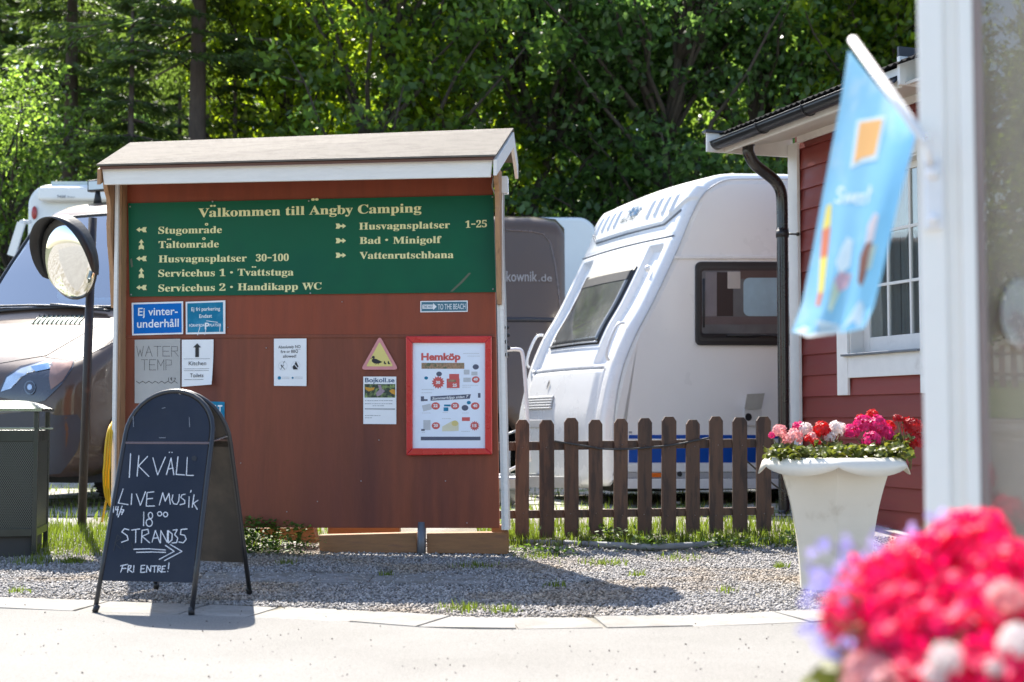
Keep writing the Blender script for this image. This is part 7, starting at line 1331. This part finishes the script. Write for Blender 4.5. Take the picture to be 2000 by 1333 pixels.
# roof light bar
mb = MB(); pA = ptA(.1, 2.22, 3.12); mb.box(pA, (1.25, .07, .12), Matrix.Rotation(math.atan2(rtA.y, rtA.x), 3, 'Z')); lb = mb.build('light_bar', m_blk, va, bevel=.008)
mb = MB(); mb.box(pA+fwA*.040, (1.2, .012, .085), Matrix.Rotation(math.atan2(rtA.y, rtA.x), 3, 'Z')); o = mb.build('lens', M('lamp_lens', (.52, .55, .56), .2, .3, coat=.6), va); o.parent = lb
mb = MB(); 
for x in (-.42, .5): mb.tube([ptA(x, 2.22, 2.92), ptA(x, 2.22, 3.08)], [.05, .02], 8)
mb.build('light_bar_foot', m_blk, va)
# wing mirror on the far side
mb = MB(); p = ptA(-1.25, 1.35, 1.8); mb.tube([ptA(-.98, 1.4, 1.6), p], .025, 8); mb.box(p+Vector((0, 0, .22)), (.14, .12, .42)); mb.build('wing_mirror', m_blk, va, bevel=.03)
cp_ = thing('cap', atY(92, 582, 13.0), 'white and red cap lying on the dashboard behind the windscreen', 'cap')
mb = MB(); c = ptA(-.12, 1.40, 1.93); mb.ball(c, .12, 12, sq=(1.0, .8, .75)); mb.build('crown', M('cap_white', (.75, .75, .75), .8), cp_); mb = MB(); mb.ball(c+Vector((.13, -.02, .01)), .07, 10, sq=(1, .9, .5)); mb.build('brim', M('cap_red', (.55, .08, .09), .8), cp_)
cl_ = MB(); 
for k in range(5): cl_.ball(ptA(.05+k*.09, 1.45, 1.86), .07, 8, sq=(1.3, 1, .55))
cl_.build('folded_cloth', M('cloth_blue_grey', (.30, .42, .50), .9), None, loc=ptA(.2, 1.45, 1.6)); o = bpy.data.objects['folded_cloth']; props(o, 'crumpled pale blue cloth on the dashboard beside the cap', 'cloth')

# second van, seen from the side at the right of the notice board
fwB = Vector((-1, 0, 0)); rearB = atY(1106, 820, 16.4); 
rowsB = []
L_B = 4.7
topB = atY(1000, 410, 16.4).z-.14
for r_ in rowsA:
    y = r_[0]*(L_B/4.62); s_ = topB/3.03; rowsB.append((y, r_[1], (r_[2]*s_), r_[3], r_[4]*1.3, r_[5]*1.6))
rowsB[-1] = (L_B, .95, topB-.14, .36, .2, .3); rowsB[-2] = (L_B-.10, 1.0, topB-.03, .33, .24, .32)
orgB = Vector((rearB.x-L_B, 16.4+1.02, .14))
vb = thing('parked_van', orgB, 'brown panel van between notice board and caravan, web address on its flank', 'van', 0)
bodyB, ptB = van_body('body', vb, orgB, fwB, st_interp(rowsB)); cut_arches(bodyB, ptB, (.95, 3.7), .43, vb)
bvB = bvh_of(bodyB)
for y in (.95, 3.7):
    for x in (.86, -.86): wheel(vb, ptB, y, x)
mb = MB(); mb.hexa([ptB(-.6, .3, .25), ptB(.6, .3, .25), ptB(.6, 4.5, .25), ptB(-.6, 4.5, .25)], [ptB(-.6, .3, .86), ptB(.6, .3, .86), ptB(.6, 4.5, .86), ptB(-.6, 4.5, .86)]); mb.build('underbody', m_dk, vb)
stripline('panel_crease', bvB, dens([(988, 450), (1040, 453), (1062, 458), (1075, 475), (1085, 520), (1092, 580), (1096, 625)], 5), .010, M('crease_light', (.20, .15, .13), .3, .6), vb, .002)
stripline('side_moulding', bvB, dens([(986, 625), (1040, 625), (1100, 626)], 5), .03, m_vpl, vb, .0)
patch('rear_lamp', bvB, [(1086, 700), (1096, 700), (1098, 780), (1088, 780)], M('lamp_red', (.35, .02, .02), .3, coat=.5), vb, .006)
FB = Plane(atY(1000, 600, 16.36), (1, 0, 0)); hB = on(bvB, 1040, 545, .0)
if hB: FB = Plane(hB, (1, 0, 0), (0, .12, 1))
mb = MB(); put_text(mb, FB, 'kownik', (989, 550), (1049, 550), 20, .012, bold=.005); put_text(mb, FB, '.de', (1052, 550), (1078, 550), 14, .012, bold=.0); mb.build('lettering', M('van_lettering', (.36, .33, .32), .5), vb)

# motorhomes behind
m_mh = M('motorhome_white', (.72, .75, .77), .35, var=.02, coat=.2)
def motorhome(px0, px1, ytop, Y, gz_, label, extra):
    a = atY(px0, ytop, Y); b = atY(px1, ytop, Y); o = thing('motorhome', (a.x, Y, gz_), label, 'motorhome'); H = a.z; r = .28; w_ = b.x-a.x
    P = [(0, gz_+.5), (w_, gz_+.5)]
    for cx, cz, a0 in ((w_-r, H-r, 0), (r, H-r, 90)):
        for k in range(9): t = R(a0+k*11.25); P.append((cx+r*math.cos(t), cz+r*math.sin(t)))
    mb = MB(); mb.prism([Vector((a.x+x, Y, z)) for x, z in P], Vector((0, 2.2, 0))); mb.build('body', m_mh, o, bevel=.05)
    mb = MB(); mb.hexa([Vector((a.x+.2, Y+.1, gz_+.3)), Vector((b.x-.2, Y+.1, gz_+.3)), Vector((b.x-.2, Y+2, gz_+.3)), Vector((a.x+.2, Y+2, gz_+.3))], [Vector((a.x+.2, Y+.1, gz_+.55)), Vector((b.x-.2, Y+.1, gz_+.55)), Vector((b.x-.2, Y+2, gz_+.55)), Vector((a.x+.2, Y+2, gz_+.55))]); mb.build('chassis', m_dk, o)
    for x in (a.x+.9, b.x-.9):
        if w_ > 2: mb = MB(); mb.lathe([(.001, -.1), (.34, -.1), (.34, .1), (.001, .1)], (x, Y+.14, gz_+.34), 24, axis=(0, 1, 0)); mb.build('wheel', m_blk, o)
    return o, a, b
mh, a, b = motorhome(54, 640, 360, 19.0, .14, 'white motorhome with a roof awning behind the brown van on the left', 0)
aw0 = atY(80, 368, 18.95); aw1 = atY(300, 394, 18.95); mb = MB(); mb.box(((aw0.x+aw1.x)/2+.8, 18.9, (aw0.z+aw1.z)/2), (aw1.x-aw0.x+1.6, .16, aw0.z-aw1.z)); mb.build('awning_case', m_cw, mh, bevel=.03)
AWP = Plane(Vector((aw0.x, 18.80, aw0.z)), (1, 0, 0)); mb = MB(); put_text(mb, AWP, 'THULE', (111, 386.5), (128, 386.5), 4.5, .02, bold=.03); put_text(mb, AWP, 'Omnistor', (131, 386.5), (147, 386.5), 3, .02); mb.build('lettering', m_ink, mh)
mb = MB(); mb.box(((a.x+b.x)/2, 20, a.z+.02), (b.x-a.x-.6, 1.9, .05)); mb.build('roof_rail', M('pale_green_grey', (.45, .52, .50), .4), mh)
p = atY(67, 416, 18.98); mb = MB(); mb.ball(p, .065, 12, sq=(.6, .3, 1.4)); mb.build('marker_lamp', M('lamp_red', (.35, .02, .02), .3), mh)
mb = MB(); mb.beam(atY(42, 436, 18.2), atY(22, 500, 18.2), .10, .04, up=(0, 1, 0)); mb.tube([atY(42, 434, 18.2), atY(58, 434, 18.9)], .03, 8); mb.build('mirror_arm', m_cw, mh)
motorhome(960, 1166, 424, 20.5, .14, 'white motorhome roof showing between the brown van and the caravan', 1)

# ------------------------------------------------------------------ the wood
m_bark = M('bark', (.055, .042, .034), .9, var=.4, vs=9, stretch=(3, 3, .6), bump=1.0, bs=25, c2=(.05, .04, .03), c2s=4)
m_barks = M('spruce_bark', (.115, .085, .075), .9, var=.35, vs=9, stretch=(3, 3, .6), bump=1.0, bs=25)
TR_ = .62
m_dkl = M('leaf_dark_green', (.058, .10, .036), .38, var=.25, vs=.5, island=.55, spec=.5, trans=(.5, (4.0, 4.2, 2.2)))
m_lf = [M('leaf_mid_green', (.065, .105, .030), .38, var=.25, vs=.5, island=.55, spec=.5, trans=(TR_, (3.9, 3.8, 1.7))), M('leaf_yellow_green', (.11, .145, .02), .38, var=.2, vs=.5, island=.5, spec=.5, trans=(TR_, (4.2, 4.2, 1.2))), M('needle_green', (.055, .085, .032), .5, var=.25, vs=.6, island=.4, trans=(.4, (3.8, 3.8, 1.6)))]
def leafcloud(C, S, per, sz, flat=.5, aspect=.62, tgt=None):
    """C clump centres (n,3), S clump radii; leaves as folded diamonds"""
    n = len(C); idx = np.repeat(np.arange(n), per); m = len(idx)
    P = C[idx]+rng.normal(0, 1, (m, 3))*S[idx, None]*np.array([1, 1, flat])
    ax = rng.normal(0, 1, (m, 3)); ax[:, 2] -= .3; ax /= np.linalg.norm(ax, axis=1)[:, None]
    nn = rng.normal(0, 1, (m, 3)); nn[:, 2] += 1.1; sd = np.cross(ax, nn); sd /= np.linalg.norm(sd, axis=1)[:, None]
    L_ = (sz*rng.uniform(.6, 1.35, m))[:, None]; Wd_ = L_*aspect*.5
    V = np.stack([P, P+ax*L_*.5+sd*Wd_, P+ax*L_, P+ax*L_*.5-sd*Wd_], 1).reshape(-1, 3); F = np.arange(m)[:, None]*4+np.array([[0, 1, 2, 3]]); return V, F
def limb_pts(a, b, sag=.1, n=5):
    a = Vector(a); b = Vector(b); P = []
    for i in range(n+1):
        t = i/n; P.append(a.lerp(b, t)+Vector((random.uniform(-.06, .06)*(b-a).length*.5*(t > 0), random.uniform(-.06, .06)*(b-a).length*.5*(t > 0), sag*math.sin(t*3.14)*(b-a).length)))
    return P
def broadleaf(H, rad_, low, nlimb, per, sz, seed, mat, trunk_r=.16, lean=0):
    global rng; random.seed(seed); rng = np.random.default_rng(seed)
    wood = MB(); top = Vector((lean, 0, H*.9)); tp = limb_pts((0, 0, -.2), top, 0, 8); wood.tube(tp, [trunk_r*(1-.85*i/8) for i in range(9)], 8)
    C = []; S = []
    for k in range(nlimb):
        f = random.uniform(low/H, .97); base = tp[min(int(f*.85*8), 8)]; a = random.uniform(0, 6.283); zf = (f*H-low)/(H-low); rr = rad_*math.sqrt(max(.08, 1-(2*zf-.85)**2*.62))*random.uniform(.45, 1.1)
        tip = Vector((lean*f+rr*math.cos(a), rr*math.sin(a), min(f*H+rr*random.uniform(-.1, .35), H))); lp = limb_pts(base, tip, .06, 5); wood.tube(lp, [.055*trunk_r/.16*(1-.8*i/5) for i in range(6)], 5)
        for j in range(2, 6):
            for _ in range(3):
                q = lp[j]+Vector([random.gauss(0, .30), random.gauss(0, .30), random.gauss(0, .22)]); C.append(q); S.append(random.uniform(.12, .26))
                if random.random() < .3: wood.tube([lp[j], q], [.014, .005], 4)
    V, F = leafcloud(np.array([tuple(c) for c in C]), np.array(S), per, sz)
    return wood, mesh_np('crown', V, F, [mat])
def spruce(H, rad_, low, seed, trunk_r=.2, dens_=1.0, bare=0):
    global rng; random.seed(seed); rng = np.random.default_rng(seed); wood = MB(); wood.tube([Vector((0, 0, -.2)), Vector((.02, 0, H*.5)), Vector((0, .03, H))], [trunk_r, trunk_r*.62, .02], 12)
    Vs = []; Fs = []; off = 0; z = low; 
    while z < H-.2:
        nb_ = random.randint(5, 7); L0 = rad_*(1-(z-low)/(H-low+.01))**.8+.15
        for k in range(nb_):
            a = random.uniform(0, 6.283); L1 = L0*random.uniform(.65, 1.1); d = np.array([math.cos(a), math.sin(a), 0]); n_ = int(L1*150*dens_)+10
            t = rng.uniform(.12, 1, n_); droop = -.25*L1*t**1.5+.10*L1*t**4
            cen = np.array([0, 0, z])+d*(t*L1)[:, None]; cen[:, 2] += droop; side = np.array([-d[1], d[0], 0]); w_ = .38*L1*(1-t*.6)
            s_ = rng.uniform(-1, 1, n_); P = cen+side*(s_*w_)[:, None]; P[:, 2] -= np.abs(s_)*w_*.3+rng.uniform(0, .05, n_)
            ax = d*.8+side*(np.sign(s_)*.8)[:, None]+rng.normal(0, .25, (n_, 3)); ax[:, 2] -= .5; ax /= np.linalg.norm(ax, axis=1)[:, None]; nn = rng.normal(0, .5, (n_, 3)); nn[:, 2] += 1; sd = np.cross(ax, nn); sd /= np.linalg.norm(sd, axis=1)[:, None]
            Ls = rng.uniform(.10, .22, n_)[:, None]; V = np.stack([P, P+ax*Ls*.5+sd*.022, P+ax*Ls, P+ax*Ls*.5-sd*.022], 1).reshape(-1, 3); Vs.append(V); Fs.append(np.arange(n_)[:, None]*4+np.array([[0, 1, 2, 3]])+off); off += 4*n_
            if random.random() < .7: wood.tube([Vector((0, 0, z)), Vector((d[0]*L1*.9, d[1]*L1*.9, z-.2*L1))], [.03, .008], 4)
        z += random.uniform(.28, .42)
    for k in range(bare): z = random.uniform(1, low); a = random.uniform(0, 6.28); wood.tube([Vector((0, 0, z)), Vector((math.cos(a)*.9, math.sin(a)*.9, z-.15))], [.02, .004], 4)
    return wood, mesh_np('crown', np.concatenate(Vs), np.concatenate(Fs), [m_lf[2]])
PR = {}
def proto(key, wc_):
    wood, crown = wc_; wood_o = wood.build('trunk', m_barks if key[0] == 's' else m_bark, None); me = wood_o.data; MW.pop(wood_o, None); bpy.data.objects.remove(wood_o); PR[key] = (me, crown)
proto('b1', broadleaf(11.5, 2.9, .8, 58, 26, .155, 11, m_lf[0]))
proto('b2', broadleaf(10.0, 2.6, .6, 52, 26, .16, 12, m_lf[1], .12))
proto('b3', broadleaf(13.0, 3.0, 2.0, 60, 30, .15, 13, m_lf[0], .2, .5))
proto('b6', broadleaf(12.0, 2.9, .6, 62, 27, .145, 17, m_dkl))
proto('b4', broadleaf(4.2, 1.7, .2, 26, 24, .15, 14, m_lf[1], .06))
proto('b5', broadleaf(3.6, 1.6, .2, 26, 26, .14, 15, m_dkl, .06))
proto('s1', spruce(13, 2.4, .9, 21)); proto('s2', spruce(15, 2.2, 7.0, 22, .21, 1.0, 14)); proto('s3', spruce(9, 1.9, .3, 23, .12))
NT2 = {'b': ('broadleaf_tree', 'tree'), 's': ('spruce_tree', 'tree')}
def tree(key, px, Y, label, group=None, sc=1.0, rz=None, dz=0, name=None, cat='tree'):
    x = (px-1000)/FPX*Y; z = gz(x, Y)+dz; rz = random.uniform(0, 6.28) if rz is None else rz
    o = thing(name or NT2[key[0]][0], (x, Y, z), label, cat, rz, group); o.scale = (sc,)*3
    for n_, me in zip(('trunk', 'crown'), PR[key]): c = bpy.data.objects.new(n_, me); COL.objects.link(c); c.parent = o
    return o
random.seed(5)
tree('s2', 378, 24, 'spruce with a thick bare grey-brown trunk above the left of the board roof', rz=1)
tree('b1', 20, 21.5, 'yellow-green young tree at the left edge above the van windscreen', sc=.55, rz=.5)
tree('s1', 130, 26, 'dark dense spruce left of the thick bare trunk', rz=2)
tree('s3', 250, 23, 'small dark spruce just left of the thick bare trunk', rz=3, sc=.9)
tree('s3', 455, 24.5, 'small grey-green spruce just right of the thick bare trunk', rz=1.3, sc=.85)
tree('b2', 560, 25, 'bright yellow-green tree with a thin trunk above the Välkommen lettering', rz=.7)
tree('b1', 745, 23.5, 'broad sunlit green tree over the right half of the notice board roof', rz=2.2)
tree('b2', 880, 25, 'yellow-green tree behind the roof ridge end of the notice board', rz=4.1)
tree('b6', 1040, 24.5, 'dark green tree just right of the notice board roof', rz=3.4)
tree('b6', 1180, 26, 'tall leaning tree over the caravan front brow', rz=.2)
tree('b6', 1330, 23.5, 'dense dark green tree above the middle of the caravan roof', rz=5.3)
tree('b6', 1480, 25, 'bluish dark tree behind the black gutter end of the cabin', rz=1.1)
tree('b3', 1640, 26, 'tall tree standing behind the flag tip', rz=2.7)
tree('b2', 1760, 24, 'sun-flecked tree above the cabin roof right of the flag', rz=.9)
tree('b1', 1900, 25, 'green tree hidden behind the white corner post', rz=.4)
tree('b5', 1090, 23.4, 'low dark bush behind the brown van tail and caravan', name='bush', cat='bush', rz=1)
tree('b5', 1260, 23.4, 'low dark bush behind the caravan brow', name='bush', cat='bush', rz=2, sc=1.1)
tree('b4', 600, 23.4, 'low yellow-green bush behind the left half of the board roof', name='bush', cat='bush', rz=.4)
tree('b4', 820, 23.4, 'low bright bush behind the right half of the board roof', name='bush', cat='bush', rz=2.9)
tree('b5', 210, 23.4, 'low dark bush behind the left motorhome', name='bush', cat='bush', rz=.2, sc=1.1)
tree('b5', 440, 23.4, 'low dark bush under the bare spruce trunk', name='bush', cat='bush', rz=1.9, sc=1.1)
G1 = 'trees deep in the wood behind the front row'
USED = {}
def uniq(s):
    USED[s] = USED.get(s, 0)+1; return s if USED[s] == 1 else s+', further right' if USED[s] == 2 else s+', rightmost'
ROWN = ('low second', 'second', 'third', 'fourth', 'fifth')
for row, (Y, n_, keys) in enumerate(((31, 11, ('b2', 'b6', 'b1')), (37, 9, ('b3', 'b6', 's1')), (44, 10, ('s1', 'b6', 'b1')), (52, 10, ('b3', 's1')), (60, 11, ('s1', 'b1')))):
    for i in range(n_):
        px = -150+(2250)*(i+.5)/n_+random.uniform(-70, 70); k = random.choice(keys)
        if px < 560: k = 's1' if random.random() < .75 else k
        anc = [q for q in ((60, 'the left van'), (240, 'the mirror pole'), (420, 'the green sign left end'), (620, 'the Välkommen heading'), (840, 'the board roof'), (1020, 'the board right end'), (1200, 'the caravan brow'), (1400, 'the caravan roof'), (1600, 'the cabin gutter'), (1800, 'the flag'), (9999, 'the white post'))  if px < q[0]+90][0][1]
        tree(k, px, Y+random.uniform(-1.8, 1.8), uniq('%s, %s row of the wood, above %s' % ('shaded spruce' if k[0] == 's' else 'shaded leafy tree', ROWN[row], anc)), G1, sc=random.uniform(.95, 1.25)*(.62 if row == 0 else 1))
# what the window of the near building mirrors: bank, fence and trees behind the camera
G2 = 'trees behind the camera mirrored in the window'
for i, px in enumerate((-13, -10.5, -8, -5.5, -3, -.5, 2, 5, 8)):
    x, Y = px, -28+random.uniform(-1, 1); o = tree(random.choice(('b1', 'b2', 'b3')), 1000, Y, 'tree mirrored in the right-hand window, %s of the row' % ('first', 'second', 'third', 'fourth', 'fifth', 'sixth', 'seventh', 'eighth', 'ninth')[i], G2, sc=.9); o.location = (x, Y, 0)
grid('lawn', list(np.linspace(-25, 20, 10)), [-30, -26, -22, -18, -14.5], M('lawn_grass', (.12, .16, .035), .9, var=.3, vs=2), dz=.012)
f2 = thing('picket_fence', (0, -25, .012), 'low picket fence behind the camera, mirrored in the right-hand window', 'fence')
pick = None
for i in range(70):
    x = -12+i*.24
    if pick is None:
        mb = MB(); mb.box((0, 0, .45), (.12, .02, .9)); o = mb.build('picket', m_pick, f2, world=False); pick = o; o.location = (x, 0, 0)
    else: o = pick.copy(); COL.objects.link(o); o.location = (x, 0, 0)
for z in (.25, .7): mb = MB(); mb.box((-3.7, .03, z), (17, .03, .08)); mb.build('rail', m_pick, f2, world=False)

for o in bpy.data.objects:
    if o.type == 'MESH' and o.parent is not None and o.name.split('.')[0] in ('lettering', 'fine_print', 'print', 'price_lettering', 'chalk_writing', 'faded_writing', 'scratches', 'screw_heads', 'nail_heads', 'foliage', 'stems', 'arrows', 'duck_family', 'handwriting', 'strike_lines', 'emblem', 'scuff_marks', 'window_latches', 'rubber_feet', 'plug', 'script', 'flower_head', 'logo_bear', 'crown'):
        if o.name.split('.')[0] in ('foliage', 'stems', 'screw_heads', 'nail_heads', 'emblem', 'fine_print', 'strike_lines', 'chalk_writing', 'lettering', 'price_lettering', 'print'): o['kind'] = 'stuff'
